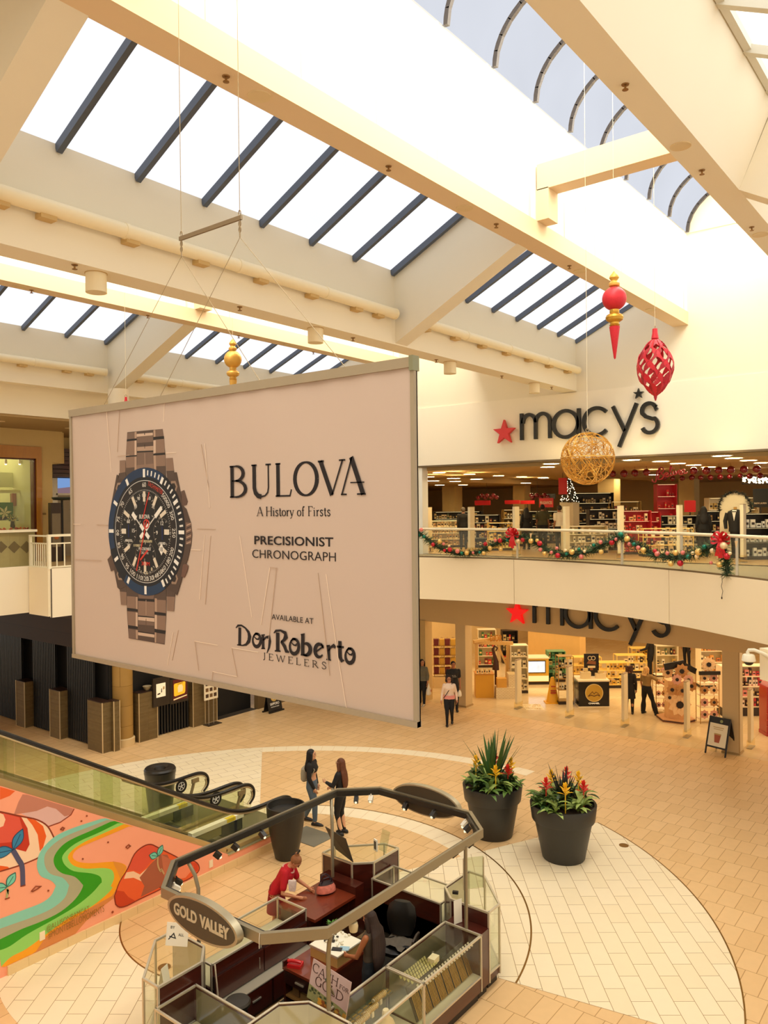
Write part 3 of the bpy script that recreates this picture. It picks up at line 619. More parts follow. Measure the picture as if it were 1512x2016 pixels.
for L, c in (([(392, 170), (500, 158), (497, 255), (386, 268)], BM), ([(383, 295), (500, 283), (500, 500), (373, 512)], BL), ([(373, 530), (500, 520), (500, 680), (372, 690)], BL), ([(500, 156), (530, 152), (530, 250), (500, 255)], HI), ([(500, 285), (528, 280), (530, 498), (500, 503)], HH), ([(500, 523), (530, 518), (530, 720), (500, 740)], HI),
             ([(530, 152), (778, 130), (778, 440), (530, 445)], BD), ([(532, 185), (772, 165), (774, 205), (532, 227)], HH), ([(535, 232), (774, 210), (777, 300), (535, 320)], BM), ([(535, 380), (778, 362), (778, 430), (537, 440)], HI), ([(537, 462), (778, 450), (780, 640), (540, 650)], BM), ([(536, 650), (782, 625), (785, 715), (530, 735)], BL),
             ([(780, 128), (808, 124), (812, 225), (782, 232)], HI), ([(780, 280), (815, 275), (815, 468), (780, 478)], HH), ([(780, 505), (815, 500), (822, 740), (790, 740)], HI), ([(808, 124), (916, 112), (930, 215), (812, 228)], BM), ([(815, 270), (937, 258), (950, 462), (815, 470)], BL), ([(815, 505), (955, 495), (962, 660), (820, 665)], BL)): WP(T3(L), c, 4)
for L in ([(385, 265), (528, 250), (528, 278), (383, 297)], [(372, 510), (530, 498), (530, 517), (372, 529)], [(537, 442), (778, 432), (778, 449), (537, 462)], [(780, 230), (935, 217), (937, 257), (780, 270)], [(780, 478), (950, 463), (955, 493), (780, 505)]): WP(T3(L), DK, 5)
WS(T3([(652, 470), (655, 640)]), .008, HI, 5); WS(T3([(652, 340), (652, 400)]), .008, DK, 5); WS(T3([(650, 165), (650, 200)]), .012, DK, 5)
WP(T4([(275, 700), (378, 850), (378, 1145), (295, 1138), (275, 900)]), BL, 1); WP(T4([(265, 760), (378, 820), (378, 950), (278, 940)]), BD, 2)
WP(T4([(975, 900), (1115, 860), (1095, 1020), (1083, 1235), (980, 1228)]), BL, 1); WP(T4([(975, 880), (1112, 850), (1095, 1018), (975, 1015)]), BD, 2)
WP(T4([(380, 820), (970, 880), (968, 1300), (945, 1728), (412, 1635), (385, 1230)]), BD, 3)
for L, c in (([(385, 1008), (510, 1018), (512, 1195), (388, 1180)], BL), ([(392, 1235), (515, 1250), (515, 1455), (405, 1440)], BL), ([(410, 1492), (515, 1510), (515, 1645), (415, 1630)], BM), ([(515, 1020), (545, 1022), (545, 1205), (517, 1198)], HI), ([(517, 1250), (545, 1255), (545, 1462), (517, 1455)], HH), ([(517, 1510), (548, 1515), (548, 1648), (520, 1645)], HI),
             ([(550, 1000), (795, 1000), (795, 1690), (550, 1660)], BD), ([(555, 985), (795, 975), (780, 1050), (565, 1040)], BM), ([(552, 1080), (795, 1095), (795, 1320), (552, 1295)], BL), ([(552, 1315), (795, 1335), (795, 1392), (552, 1365)], HH), ([(552, 1370), (795, 1398), (795, 1450), (552, 1430)], BM), ([(552, 1545), (795, 1580), (795, 1625), (552, 1590)], HH),
             ([(800, 1040), (832, 1045), (832, 1250), (800, 1240)], HI), ([(800, 1285), (832, 1290), (832, 1500), (800, 1492)], HH), ([(800, 1545), (825, 1550), (822, 1700), (800, 1695)], HI), ([(832, 1062), (968, 1070), (968, 1265), (832, 1250)], BL), ([(832, 1295), (965, 1305), (958, 1520), (832, 1505)], BL), ([(830, 1555), (955, 1575), (945, 1715), (828, 1700)], BM)): WP(T4(L), c, 4)
for L in ([(388, 1185), (545, 1205), (545, 1235), (390, 1225)], [(405, 1442), (545, 1462), (545, 1500), (408, 1485)], [(552, 1045), (795, 1060), (795, 1095), (552, 1078)], [(552, 1296), (795, 1320), (795, 1334), (552, 1312)], [(552, 1530), (795, 1565), (795, 1580), (552, 1544)], [(798, 1240), (968, 1262), (966, 1300), (798, 1282)], [(798, 1495), (960, 1522), (955, 1572), (798, 1545)]): WP(T4(L), DK, 5)
WS(T4([(672, 1065), (672, 1290)]), .01, HI, 5); WS(T4([(672, 1345), (672, 1500)]), .01, (96, 74, 60), 5)
# case, pushers, crown
case = T3([(235, 790), (262, 800), (255, 860), (370, 850), (965, 850), (1085, 850), (1085, 755), (1125, 755), (1190, 1080), (1215, 1250), (1270, 1300), (1335, 1500), (1350, 1640)])+T4([(1355, 100), (1340, 250), (1290, 470), (1250, 560), (1190, 800), (1130, 1000), (1100, 960), (970, 900), (380, 860), (275, 910), (245, 880), (200, 640), (150, 400), (115, 50)])+T3([(118, 1480), (150, 1250), (215, 900)])
WP(case, (78, 60, 50), 6)
for P, c in ((T3([(1192, 1040), (1238, 1020), (1290, 1190), (1272, 1240), (1215, 1255)]), (96, 72, 60)), (T4([(1222, 540), (1265, 530), (1300, 560), (1282, 640), (1240, 735), (1195, 715)]), (110, 78, 64)), (T4([(97, 465), (150, 400), (185, 430), (200, 620), (150, 640)]), (92, 70, 56)), (T3([(1262, 1500), (1338, 1505), (1350, 1640)])+T4([(1355, 60), (1342, 235), (1265, 240)]), (116, 90, 76))): WP(P, c, 7)
for k in range(7):
    WS(T3([(1275, 1545+k*45), (1340, 1515+k*45)]), .014, (60, 44, 38) if k % 2 else HI, 8)
for P in (T3([(275, 990)])[0], T3([(1080, 970)])[0], T4([(288, 690)])[0], T4([(1087, 745)])[0]):
    WP(arc(P[0], P[1], .075, 0, 360, 6)[:-1], (150, 124, 104), 8); WP(arc(P[0], P[1], .045, 0, 360, 6)[:-1], (44, 32, 26), 9)
pl, pr, pt, pb = bx(214.5, 1041), bx(367, 1047), bx(286, 922), bx(288.6, 1171)
wc = ((pl[0]+pr[0])/2, (pt[1]+pb[1])/2); WR = ((pr[0]-pl[0])/2+(pt[1]-pb[1])/2)/2
def W(a, r): return (wc[0]+WR*r*sin(radians(a)), wc[1]+WR*r*cos(radians(a)))      # clock angle
WP([W(a, 1) for a in range(0, 360, 5)], (15, 17, 24), 10)
WS([W(a, .93) for a in range(-108, 36, 6)], WR*.14, (22, 46, 78), 11); WS([W(a, .93) for a in range(150, 222, 6)], WR*.14, (22, 52, 84), 11)
WP([W(a, .80) for a in range(0, 360, 6)], (30, 22, 20), 12); WS([W(a, .80) for a in range(0, 360, 5)], .008, (200, 196, 190), 13, True)
WP([W(a, .655) for a in range(0, 360, 6)], (15, 13, 13), 13)
for k in range(60):
    a = k*6
    if k % 5 == 0: WS([W(a, .85), W(a, .98 if k % 15 == 0 else .96)], .042, (236, 232, 224), 14)
    elif 0 < k < 25: WS([W(a, .88), W(a, .96)], .022, (226, 222, 214), 14)
for k in range(120): WS([W(k*3, .64), W(k*3, .66)], .006, (190, 184, 174), 14)
for k in range(12):
    if k in (3, 9): WS([W(k*30, .50), W(k*30, .62)], .06, (226, 214, 194), 16)
    else: WS([W(k*30, .47), W(k*30, .63)], .045, (222, 208, 186), 16); WS([W(k*30+1, .42), W(k*30+1, .47)], .02, (120, 110, 100), 16)
tx = []      # small printed figures: (text, angle, radius, height, width)
for s_, a in zip('60 65 70 75 80 85 90 95 100 110 120 130 140 150 160 180 200 250 300 400 500'.split(), (0, -30, -54, -75, -92, -108, -124, -139, -153, -168, 180, 169, 158, 149, 141, 127, 114, 91, 70, 54, 44)): tx.append((s_, a, .735, .055, .035*len(s_), (220, 214, 204)))
tx.append(('TACHYMETER', 23, .735, .05, .3, (190, 60, 40)))
sub = {'L': (wc[0]-WR*.43, wc[1]+.01), 'R': (wc[0]+WR*.45, wc[1]-.01), 'T': (wc[0], wc[1]+WR*.36), 'B': (wc[0]+.01, wc[1]-WR*.42)}
for k, (cu, cv) in sub.items():
    r = WR*(.22 if k in 'LR' else .27)
    WS(arc(cu, cv, r, 0, 360, 24)[:-1], .006, (92, 84, 76), 15, True)
    for q in range(12): WS([(cu+r*.82*sin(q*pi/6), cv+r*.82*cos(q*pi/6)), (cu+r*.96*sin(q*pi/6), cv+r*.96*cos(q*pi/6))], .008, (190, 182, 170), 15)
for ph in (58, 122, 238, 302): WS(arc(*W(ph, .52), .035, 0, 360, 12)[:-1], .008, (70, 64, 58), 15, True)
WS([(sub['L'][0], sub['L'][1]-.08), (sub['L'][0], sub['L'][1]+.07)], .014, (26, 40, 90), 16); WS([(sub['R'][0], sub['R'][1]-.08), (sub['R'][0], sub['R'][1]+.07)], .014, (26, 40, 90), 16)
WS([W(50, .05), W(50, .60)], .014, (210, 204, 196), 18); WS([W(50, .36), W(50, .58)], .05, (238, 232, 222), 18)
WS([W(-48, .05), W(-48, .42)], .014, (210, 204, 196), 18); WS([W(-48, .30), W(-48, .43)], .055, (238, 232, 222), 18)
for a in (130, -130, 45, -45): WS([W(a, .04), W(a, .15)], .05, (238, 234, 226), 18)
WS([W(200, .66), W(20, .18)], .016, (206, 52, 36), 20); WS(arc(*W(22, .13), .05, 0, 360, 12)[:-1], .014, (206, 52, 36), 20, True)
WS([(sub['T'][0]-.03, sub['T'][1]-.12), (sub['T'][0]+.10, sub['T'][1]+.19)], .012, (206, 52, 36), 20); WS([(sub['B'][0]-.1, sub['B'][1]-.02), (sub['B'][0]+.05, sub['B'][1]+.1)], .022, (206, 52, 36), 20)
WP([(W(122, .5)[0]+a, W(122, .5)[1]+b) for a, b in ((0, -.07), (.05, 0), (0, .07), (-.05, 0))], (236, 230, 220), 16)
for s_, (cu, cv), h, wd, c in (('BULOVA', (wc[0], wc[1]+WR*.235), .05, .2, (222, 216, 206)), ('MINUTES', (sub['L'][0], sub['L'][1]-.12), .03, .13, (220, 214, 204)), ('HOURS', (sub['R'][0], sub['R'][1]-.12), .03, .11, (220, 214, 204)), ('60', (sub['L'][0], sub['L'][1]+.11), .045, .06, (220, 214, 204)), ('45', (sub['L'][0]-.1, sub['L'][1]), .045, .06, (220, 214, 204)),
        ('15', (sub['L'][0]+.1, sub['L'][1]), .045, .05, (220, 214, 204)), ('30', (sub['L'][0], sub['L'][1]-.18), .045, .06, (220, 214, 204)), ('12', (sub['R'][0], sub['R'][1]+.11), .045, .05, (220, 214, 204)), ('9', (sub['R'][0]-.1, sub['R'][1]), .045, .03, (220, 214, 204)), ('3', (sub['R'][0]+.1, sub['R'][1]), .045, .03, (220, 214, 204)), ('6', (sub['R'][0], sub['R'][1]-.19), .045, .03, (220, 214, 204)),
        ('PRECISIONIST', (wc[0], wc[1]-WR*.27), .035, .24, (214, 208, 198)), ('262 kHz', (wc[0], wc[1]-WR*.33), .03, .14, (200, 194, 184)), ('300M', (wc[0]+.01, wc[1]-WR*.50), .045, .16, (206, 52, 36)), ('18', W(122, .5), .05, .05, (30, 26, 24)), ('1/1000', (wc[0]-.16, wc[1]-WR*.22), .03, .12, (214, 200, 160)), ('CHRONOGRAPH', (wc[0]+.02, wc[1]-WR*.15), .03, .24, (214, 200, 160)),
        ('100', (wc[0], wc[1]+WR*.57), .04, .07, (214, 208, 198)), ('90', (wc[0]-.11, wc[1]+WR*.52), .04, .05, (214, 208, 198)), ('10', (wc[0]+.1, wc[1]+WR*.52), .04, .05, (214, 208, 198)), ('80', (wc[0]-.17, wc[1]+WR*.40), .04, .05, (214, 208, 198)), ('20', (wc[0]+.17, wc[1]+WR*.40), .04, .05, (214, 208, 198)), ('4 6', (wc[0]+.01, wc[1]-WR*.64), .04, .09, (214, 200, 170)), ('2', (wc[0]-.11, wc[1]-WR*.58), .04, .03, (214, 200, 170)), ('8', (wc[0]+.13, wc[1]-WR*.58), .04, .03, (214, 200, 170))):
    tm = text_mesh(s_, BFL, cu-wd/2, cv-h/2, wd, h, .006, .006+.0006*19); b0 = len(wb.v); wb.v += tm.v; wb.f += [[i+b0 for i in f] for f in tm.f]; wb.m += [wm(c)]*len(tm.f)
for s_, a, r, h, wd, c in tx:
    p = W(a, r); aa = a if abs(a) < 95 else a-180
    f2 = Fr(BFL.p(p[0], p[1], 0), (BFL.u*cos(radians(-aa))+BFL.v*sin(radians(-aa))), (BFL.v*cos(radians(-aa))-BFL.u*sin(radians(-aa))))
    tm = text_mesh(s_, f2, -wd/2, -h/2, wd, h, .006, .006+.0006*15); b0 = len(wb.v); wb.v += tm.v; wb.f += [[i+b0 for i in f] for f in tm.f]; wb.m += [wm(c)]*len(tm.f)
part('watch_print', wb, [mat('print %d %d %d' % c, c, .6, var=.04, scale=8) for c in WC], banner, label='grey steel chronograph watch with a dark dial and blue bezel')
# ---- printed words
INK = mat('banner ink', (24, 14, 16), .7, var=0)
def lett(mb): part('lettering', mb, INK, banner)
def box_of(pts):
    q = [bx(*p) for p in pts]; return min(a for a, b in q), min(b for a, b in q), max(a for a, b in q), max(b for a, b in q)
def pxs(x, y, s, ox, oy): return (ox+x*s, oy+y*s)
k5 = 310/1512
def T5(x, y): return (430+x*k5, 880+y*k5)
u0, v0 = bx(*T5(100, 485)); u1, v1 = bx(*T5(1418, 150)); _, vb = bx(*T5(1418, 490)); _, vt0 = bx(*T5(100, 188))
LB = MB(); hB = vt0-v0
for c, xa, xb, hs in (('B', 100, 278, 1), ('U', 305, 520, 1), ('L', 543, 708, 1), ('O', 725, 965, 1), ('V', 965, 1215, 1), ('A', 1175, 1418, 1)):
    ua, ub = bx(*T5(xa, 330))[0], bx(*T5(xb, 330))[0]
    if c == 'A':
        wdt = ub-ua
        for pts, wd_ in (([(.05, 0), (.47, 1.06)], .05), ([(.44, 1.06), (.9, 0)], .155), ([(.02, .012), (.25, .012)], .045), ([(.66, .012), (1.0, .012)], .045), ([(.40, .34), (.95, .34)], .035)):
            LB.stroke(BFL, [(ua+a*wdt, v0+b*hB) for a, b in pts], wd_*hB, .006, .0075)
    else:
        t_ = serif_text(c, BFL, ua, v0, ub-ua, hB, .15, .05, .006, .0075); b0 = len(LB.v); LB.v += t_.v; LB.f += [[i+b0 for i in f] for f in t_.f]; LB.m += t_.m
lett(LB)
ua, va = bx(*T5(375, 663)); ub, _ = bx(*T5(1082, 670)); _, vt = bx(*T5(460, 575))
lett(serif_text('A History of Firsts', BFL, ua, va, ub-ua, vt-va, .12, .055, .006, .0075, gap=.02))
for s_, (xa, ya), (xb, yb), bold in (('PRECISIONIST', (350, 935), (1107, 862), .012), ('CHRONOGRAPH', (330, 1063), (1130, 985), -.005)):
    ua, va = bx(*T5(xa, ya)); ub = bx(*T5(xb, 900))[0]; vt = bx(*T5(xa, {'P': 852, 'C': 983}[s_[0]]))[1]
    lett(text_mesh(s_, BFL, ua, va, ub-ua, vt-va, .006, .0075, bold))
def T6(x, y): return (430+x*k5, 1170+y*k5)
ua, va = bx(*T6(517, 240)); ub = bx(*T6(915, 260))[0]; vt = bx(*T6(530, 190))[1]
lett(text_mesh('AVAILABLE AT', BFL, ua, va, ub-ua, vt-va, .006, .0075, -.006))
ua, va = bx(*T6(432, 622)); ub = bx(*T6(1042, 690))[0]; vt = bx(*T6(450, 562))[1]
lett(serif_text('JEWELERS', BFL, ua, va, ub-ua, vt-va, .12, .06, .006, .0075, gap=.28))
DR = MB()
def dr(pts, ws): DR.stroke(BFL, [bx(*T6(*p)) for p in pts], [x*.00118 for x in ws] if isinstance(ws, list) else ws*.00118, .006, .0075)
def drarc(cx, cy, rx, ry, a0, a1, ws, n=16):
    P = [(cx+rx*cos(radians(a0+(a1-a0)*i/n)), cy-ry*sin(radians(a0+(a1-a0)*i/n))) for i in range(n+1)]
    dr(P, [ws[0]+(ws[1]-ws[0])*sin(pi*i/n) for i in range(n+1)])
dr([(210, 318), (208, 488)], 36); dr([(172, 322), (192, 300), (225, 298), (262, 322), (293, 362), (304, 405), (296, 450), (270, 482), (238, 490), (184, 484)], [8, 20, 16, 16, 30, 42, 38, 22, 12, 10])
def scroll_o(cx, cy, s):
    drarc(cx, cy, 38*s, 62*s, 130, 490, [14, 32]); dr([(cx-30*s, cy-44*s), (cx-10*s, cy-66*s), (cx+14*s, cy-58*s)], [10, 14, 18]); dr([(cx-30*s, cy-40*s), (cx-4*s, cy-12*s), (cx+16*s, cy-8*s), (cx+20*s, cy-26*s)], [6, 12, 14, 10])
scroll_o(372, 440, 1.0)
dr([(432, 395), (434, 520)], 32); dr([(434, 440), (462, 412), (490, 408), (498, 450), (490, 510), (470, 565)], [14, 18, 28, 30, 22, 6]); dr([(416, 392), (450, 388)], 10); dr([(416, 520), (452, 520)], 10)
dr([(573, 368), (573, 540)], 40); dr([(536, 372), (556, 350), (600, 346), (645, 370), (652, 410), (632, 440), (604, 455)], [8, 20, 16, 30, 42, 28, 12]); dr([(606, 452), (640, 500), (655, 545), (682, 556)], [24, 36, 30, 12]); dr([(546, 542), (600, 546)], 12)
scroll_o(732, 500, 1.15)
dr([(814, 385), (812, 580)], 36); dr([(795, 386), (832, 380)], 10); drarc(840, 528, 46, 56, 110, -115, [14, 40]); dr([(795, 580), (860, 588)], 12)
drarc(972, 540, 42, 62, 20, 320, [12, 34]); dr([(945, 548), (1012, 500)], 14); dr([(1012, 500), (990, 474)], 14)
dr([(1058, 492), (1062, 625)], 34); dr([(1062, 545), (1082, 508), (1110, 492), (1128, 512)], [10, 16, 28, 20]); dr([(1040, 494), (1075, 490)], 10); dr([(1040, 624), (1086, 632)], 10)
dr([(1170, 448), (1172, 600), (1188, 638), (1212, 634)], [34, 36, 26, 8]); dr([(1138, 500), (1208, 508)], 16)
scroll_o(1266, 590, 1.12)
lett(DR)
# ---- spreader bar and rigging
WIRE = mat('rigging wire', (170, 150, 116), .5, .4)
zb = at(415, 449, X=XB).z; ya_, yb_ = at(357, 470, X=XB).y, at(472, 428, X=XB).y
sb = thing('spreader_bar', 'grey metal spreader bar on thin wires above the banner', 'rigging', (XB, (ya_+yb_)/2, zb))
hw = (ya_-yb_)/2; ym = (ya_+yb_)/2; zt = V1-zb
part('bar', MB().box(-.012, .012, -hw-.03, hw+.03, -.022, .022), mat('galvanised bar', (150, 132, 106), .45, .5), sb)
for s_ in (-1, 1):
    part('hanger_wire', MB().cyl((0, s_*hw, .05), (0, s_*hw, 5.12 if s_ > 0 else 5.9), .004, n=6), WIRE, sb)
    mb = MB()
    for zc in (.05, -.06, -.12): mb.tube([(0, s_*hw+.018*cos(a*pi/5), zc+.03*sin(a*pi/5)) for a in range(10)], .005, 6, closed=True)
    mb.cyl((0, s_*hw, -.20), (0, s_*hw, -.02), .008, n=8); part('shackle', mb, mat('zinc shackle', (160, 140, 110), .4, .6), sb)
    c = hw*s_
    for yy in ((8.69, 5.9) if s_ > 0 else (7.55, 4.75)): part('sling_wire', MB().cyl((0, c, -.2), (0, yy-ym, zt+.004), .0035, n=6), WIRE, sb)
# ================================================================ STORE SIGNS
def star(cu, cv, r, rot=0): return [(cu+(r if k % 2 == 0 else r*.40)*sin(pi*k/5+rot), cv+(r if k % 2 == 0 else r*.40)*cos(pi*k/5+rot)) for k in range(10)]
EF = Fr((23.88, 0, 0), (0, -1, 0)); EFL = Fr((23.9, 0, 0), (0, -1, 0))
LET = mat('dark bronze letters', (34, 33, 30), .35, .2)
def store_sign(fr, c0, k, label, red, glowing):
    """c0 = centre of the star on the face; k = scale"""
    base = fr.p(c0[0], c0[1], 0)
    t = thing('store_sign', label, 'sign', base)
    f = Fr((0, 0, 0), fr.u)
    part('star', MB().plate(f, star(0, 0, .44*k), .02, .16), red, t, label='red five-pointed star')
    L = lambda a, b: (a*k, b*k)
    sw = .115*k
    def P(n, *strokes):
        mb = MB()
        for s_ in strokes: mb.stroke(f, [L(*q) for q in s_], sw, .03, .13)
        part('letter', mb, LET, t)
    b = -.30                     # baseline relative to the star
    P('m', [(.66, b), (.66, b+.90)], arc(.94, b+.56, .24, 180, 0, 14, .28)+[(1.18, b)], arc(1.44, b+.56, .26, 180, 0, 14, .28)+[(1.70, b)])
    P('a', arc(2.26, b+.43, .43, 0, 360, 28), [(2.72, b-.02), (2.72, b+.90)])
    P('c', arc(3.32, b+.43, .43, 42, 318, 24))
    P('y', [(3.86, b+.86), (4.24, b+.06)], [(4.62, b+.90), (4.05, b-.42)])
    P('s', [(5.24, b+.72)]+arc(5.0, b+.64, .22, 15, 200, 12)+[(4.90, b+.46), (5.10, b+.38)]+arc(5.02, b+.20, .24, 50, -160, 12))
    part('apostrophe_star', MB().plate(f, star(4.68*k, (b+1.18)*k, .17*k), .03, .13), LET, t)
    return t
uc = EF.px(996, 852); store_sign(EF, uc, 1.0, 'large wall sign with a red star and dark letters on the upper store fascia', mat('star red', (226, 60, 62), .4, var=.03), False)
uc = EFL.px(1021, 1206); store_sign(EFL, uc, .97, 'wall sign with a bright red star, its top hidden by the upper walkway', mat('lit star red', (238, 14, 16), .4, var=.03, emit=.5), True)
# ================================================================ HANGING ORNAMENTS
GOLD = mat('gold glitter', (214, 164, 66), .35, .75, var=.25, scale=60, bump=.3); GOLDS = mat('gold satin', (226, 176, 84), .4, .45, var=.05)
REDG = mat('red glitter', (214, 40, 54), .45, .15, var=.2, scale=60, bump=.2); REDD = mat('dark red leaf', (176, 26, 40), .5, var=.15, scale=20)
FISH = mat('hanging line', (236, 222, 190), .6)
def finial(loc, h, top, body, label, mid):
    t = thing('finial_ornament', label, 'ornament', loc)
    s = h
    part('cap', MB().lathe([(.0, 0), (.012*s, -.004*s), (.05*s, -.055*s), (.055*s, -.075*s), (.035*s, -.105*s), (.04*s, -.115*s), (.062*s, -.14*s), (.06*s, -.165*s), (.036*s, -.18*s), (.036*s, -.195*s)], n=28), top, t)
    part('globe', MB().lathe([(.036*s, -.19*s)]+[(.135*s*sin(a), -.31*s+.135*s*cos(a)) for a in [radians(q) for q in range(20, 165, 8)]]+[(.036*s, -.437*s)], n=32), body, t)
    part('collar', MB().lathe([(.05*s, -.432*s), (.055*s, -.46*s), (.05*s, -.475*s), (.09*s, -.50*s), (.1*s, -.525*s), (.09*s, -.555*s), (.05*s, -.58*s), (.05*s, -.60*s), (.06*s, -.61*s), (.045*s, -.63*s)], n=28), mid, t)
    part('drop', MB().lathe([(.06*s, -.63*s), (.056*s, -.66*s), (.012*s, -.985*s), (0, -1.0*s)], n=12), body, t)
    part('hanging_line', MB().cyl((0, 0, 0), (0, 0, 16.61-loc[2]), .004, n=5), FISH, t)
    return t
finial((14.1, 5.6, 11.61), 1.63, GOLDS, REDG, 'tall red and gold finial ornament hanging below the ridge', GOLD)
finial((14.1, 16.2, 11.84), 1.75, GOLDS, GOLDS, 'yellow gold finial ornament partly hidden behind the banner top', GOLDS)
def lattice(loc, h, r, label, n=7):
    t = thing('lattice_ornament', label, 'ornament', loc)
    def prof(q): return r*sin(pi*min(1, max(0, q)))**.8
    zt, zb = -.16*h, -.94*h
    for sgn, mm, nm in ((1, REDG, 'leaf_band'), (-1, REDD, 'leaf_band')):
        mb = MB()
        for k in range(n):
            P = []
            for i in range(25):
                q = i/24; a = 2*pi*k/n+sgn*q*pi*.9; rr = max(.02, prof(q)); P.append((Vector((rr*cos(a), rr*sin(a), zt+(zb-zt)*q)), Vector((cos(a), sin(a), 0))))
            for i in range(24):
                w0, w1 = [.010+.046*abs(sin(q/24*pi*5))*(r/.36) for q in (i, i+1)]
                (a_, na), (b_, nb) = P[i], P[i+1]; tg = (b_-a_).normalized(); s0 = tg.cross(na).normalized(); s1 = tg.cross(nb).normalized()
                o0, o1 = na*.006, nb*.006
                mb.add([a_-s0*w0+o0, a_+s0*w0+o0, b_+s1*w1+o1, b_-s1*w1+o1, a_-s0*w0-o0, a_+s0*w0-o0, b_+s1*w1-o1, b_-s1*w1-o1], [(0, 1, 2, 3), (7, 6, 5, 4), (0, 3, 7, 4), (1, 5, 6, 2)])
        part(nm, mb, mm, t)
    part('cap', MB().lathe([(.0, -.03*h), (.05*r/.36, -.04*h), (.055*r/.36, -.10*h), (.075*r/.36, -.17*h), (.02, -.19*h)], n=16), REDG, t)
    part('tip', MB().lathe([(.03, -.93*h), (.035, -.95*h), (.012, -h), (0, -h)], n=10), REDD, t)
    mb = MB().tube([(.03*cos(a*pi/6), 0, -.02*h+.035*sin(a*pi/6)) for a in range(12)], .006, 6, closed=True); part('loop', mb, WIRE, t)
    part('hanging_line', MB().cyl((0, 0, 0), (0, 0, 16.61-loc[2]), .004, n=5), FISH, t)
lattice((16.27, 5.6, 10.98), 1.55, .365, 'red openwork leaf ornament hanging at the right of the finial')
lattice((10.8, 16.2, 9.98), .9, .2, 'small red openwork ornament just showing above the banner', 7)
random.seed(4)
t = thing('wire_ball_ornament', 'large golden wire mesh ball hanging in front of the upper store sign', 'ornament', (12.84, 5.6, 8.09))
R0 = .455
mb = MB()
for k in range(165):
    ax = Vector((random.gauss(0, 1), random.gauss(0, 1), random.gauss(0, 1))).normalized(); a = ax.orthogonal().normalized(); b = ax.cross(a); rr = R0*random.uniform(.985, 1.0)
    off = random.uniform(-.8, .8); rc = sqrt(1-off*off); a0 = random.uniform(0, 2*pi); ln = random.uniform(.6, 2.6)
    mb.tube([(ax*off+(a*cos(a0+ln*i/9)+b*sin(a0+ln*i/9))*rc)*rr for i in range(10)], .0062, 4)
part('wire_mesh', mb, mat('gold wire', (222, 164, 66), .38, .55, var=.2, scale=30), t)
part('seam_ring', MB().tube([(R0*cos(2*pi*i/40), R0*sin(2*pi*i/40), .02) for i in range(40)], .010, 6, closed=True), GOLDS, t)
part('hook', MB().tube([(0, .03*cos(a), .49+.03*sin(a)) for a in [q*pi/5 for q in range(10)]], .008, 6, closed=True).cyl((0, 0, .44), (0, 0, .47), .03, n=10), WIRE, t)
part('hanging_line', MB().cyl((0, 0, .5), (0, 0, 16.61-8.09), .0045, n=5), FISH, t)
# ================================================================ UPPER WALKWAY: glass balustrade and Christmas garland
def on_edge(px, py, d=0.0):
    r = ray(px, py); lo, hi = .6, 18.9
    f = lambda y: (edge_at(y)+edge_nrm(y).x*0-d)*r[1]-y*r[0]
    for _ in range(50):
        m_ = (lo+hi)/2
        if f(lo)*f(m_) <= 0: hi = m_
        else: lo = m_
    y = (lo+hi)/2; x = edge_at(y)-d; t = y/r[1] if abs(r[1]) > 1e-6 else x/r[0]
    return Vector((x, y, EYE+r[2]*t))
rail = thing('glass_balustrade', 'curved glass balustrade with a cream top rail along the upper walkway', 'railing', (20.8, 11, 5.5))
def rl(name, mb, m, **k):
    mb.v = [(x-20.8, y-11, z-5.5) for x, y, z in mb.v]; return part(name, mb, m, rail, **k)
joints = [18.6, 14.9, 11.36, 7.85, 6.05, 4.55, 2.6, .8]
for a, b in zip(joints, joints[1:]):
    rl('glass_pane', wall_strip(offs(edge_slice(a-.02, b+.02), .005*TOW), 5.7, 6.5, .014*TOW), glass('balustrade glass', (249, 250, 243), gloss=.7, haze=.04))
for y in joints:
    x = edge_at(y); rl('post', MB().box(x-.03, x+.03, y-.025, y+.025, 5.7, 6.52), mat('post aluminium', (206, 198, 176), .4, .4))
rl('handrail', MB().tube([(x, y, 6.56) for x, y in edge_slice(18.9, .6)], .042, 12), mat('cream rail', (240, 226, 190), .35))
random.seed(11)
gar = thing('christmas_garland', 'evergreen garland with red, gold and green baubles swagged along the glass balustrade', 'garland', (20.6, 11, 6.2))
def gl(name, mb, m, **k):
    mb.v = [(x-20.6, y-11, z-6.2) for x, y, z in mb.v]; return part(name, mb, m, gar, **k)
GP = [(821, 1047), (835, 1056), (852, 1070), (870, 1081), (895, 1089), (920, 1091), (945, 1086), (965, 1076), (985, 1066), (1005, 1060), (1020, 1056), (1040, 1060), (1060, 1073), (1085, 1087), (1110, 1093), (1135, 1092), (1165, 1084), (1195, 1069), (1220, 1056), (1240, 1063), (1262, 1078), (1290, 1093), (1320, 1098), (1345, 1097), (1370, 1089), (1395, 1079), (1415, 1068), (1424, 1066)]
path = [on_edge(x, y, .12) for x, y in GP]
tail = [on_edge(x, y, .13) for x, y in ((1424, 1066), (1426, 1085), (1429, 1105), (1432, 1130))]
fol = MB()
def tufts(P, mb, per=130, r=.15):
    for a, b in zip(P, P[1:]):
        n = max(2, int((b-a).length*per*2.2))
        for i in range(n):
            c = a+(b-a)*random.random(); d = Vector((random.gauss(0, 1), random.gauss(0, 1), random.gauss(0, 1))).normalized(); c = c+d*r*.25; L = r*random.uniform(.6, 1.25)
            s_ = d.orthogonal().normalized()*.014; q = c+d*L
            mb.add([c-s_, c+s_, q+s_*.3, q-s_*.3], [(0, 1, 2, 3)], random.choice((0, 0, 1)))
tufts(path, fol); tufts(tail, fol, 150)
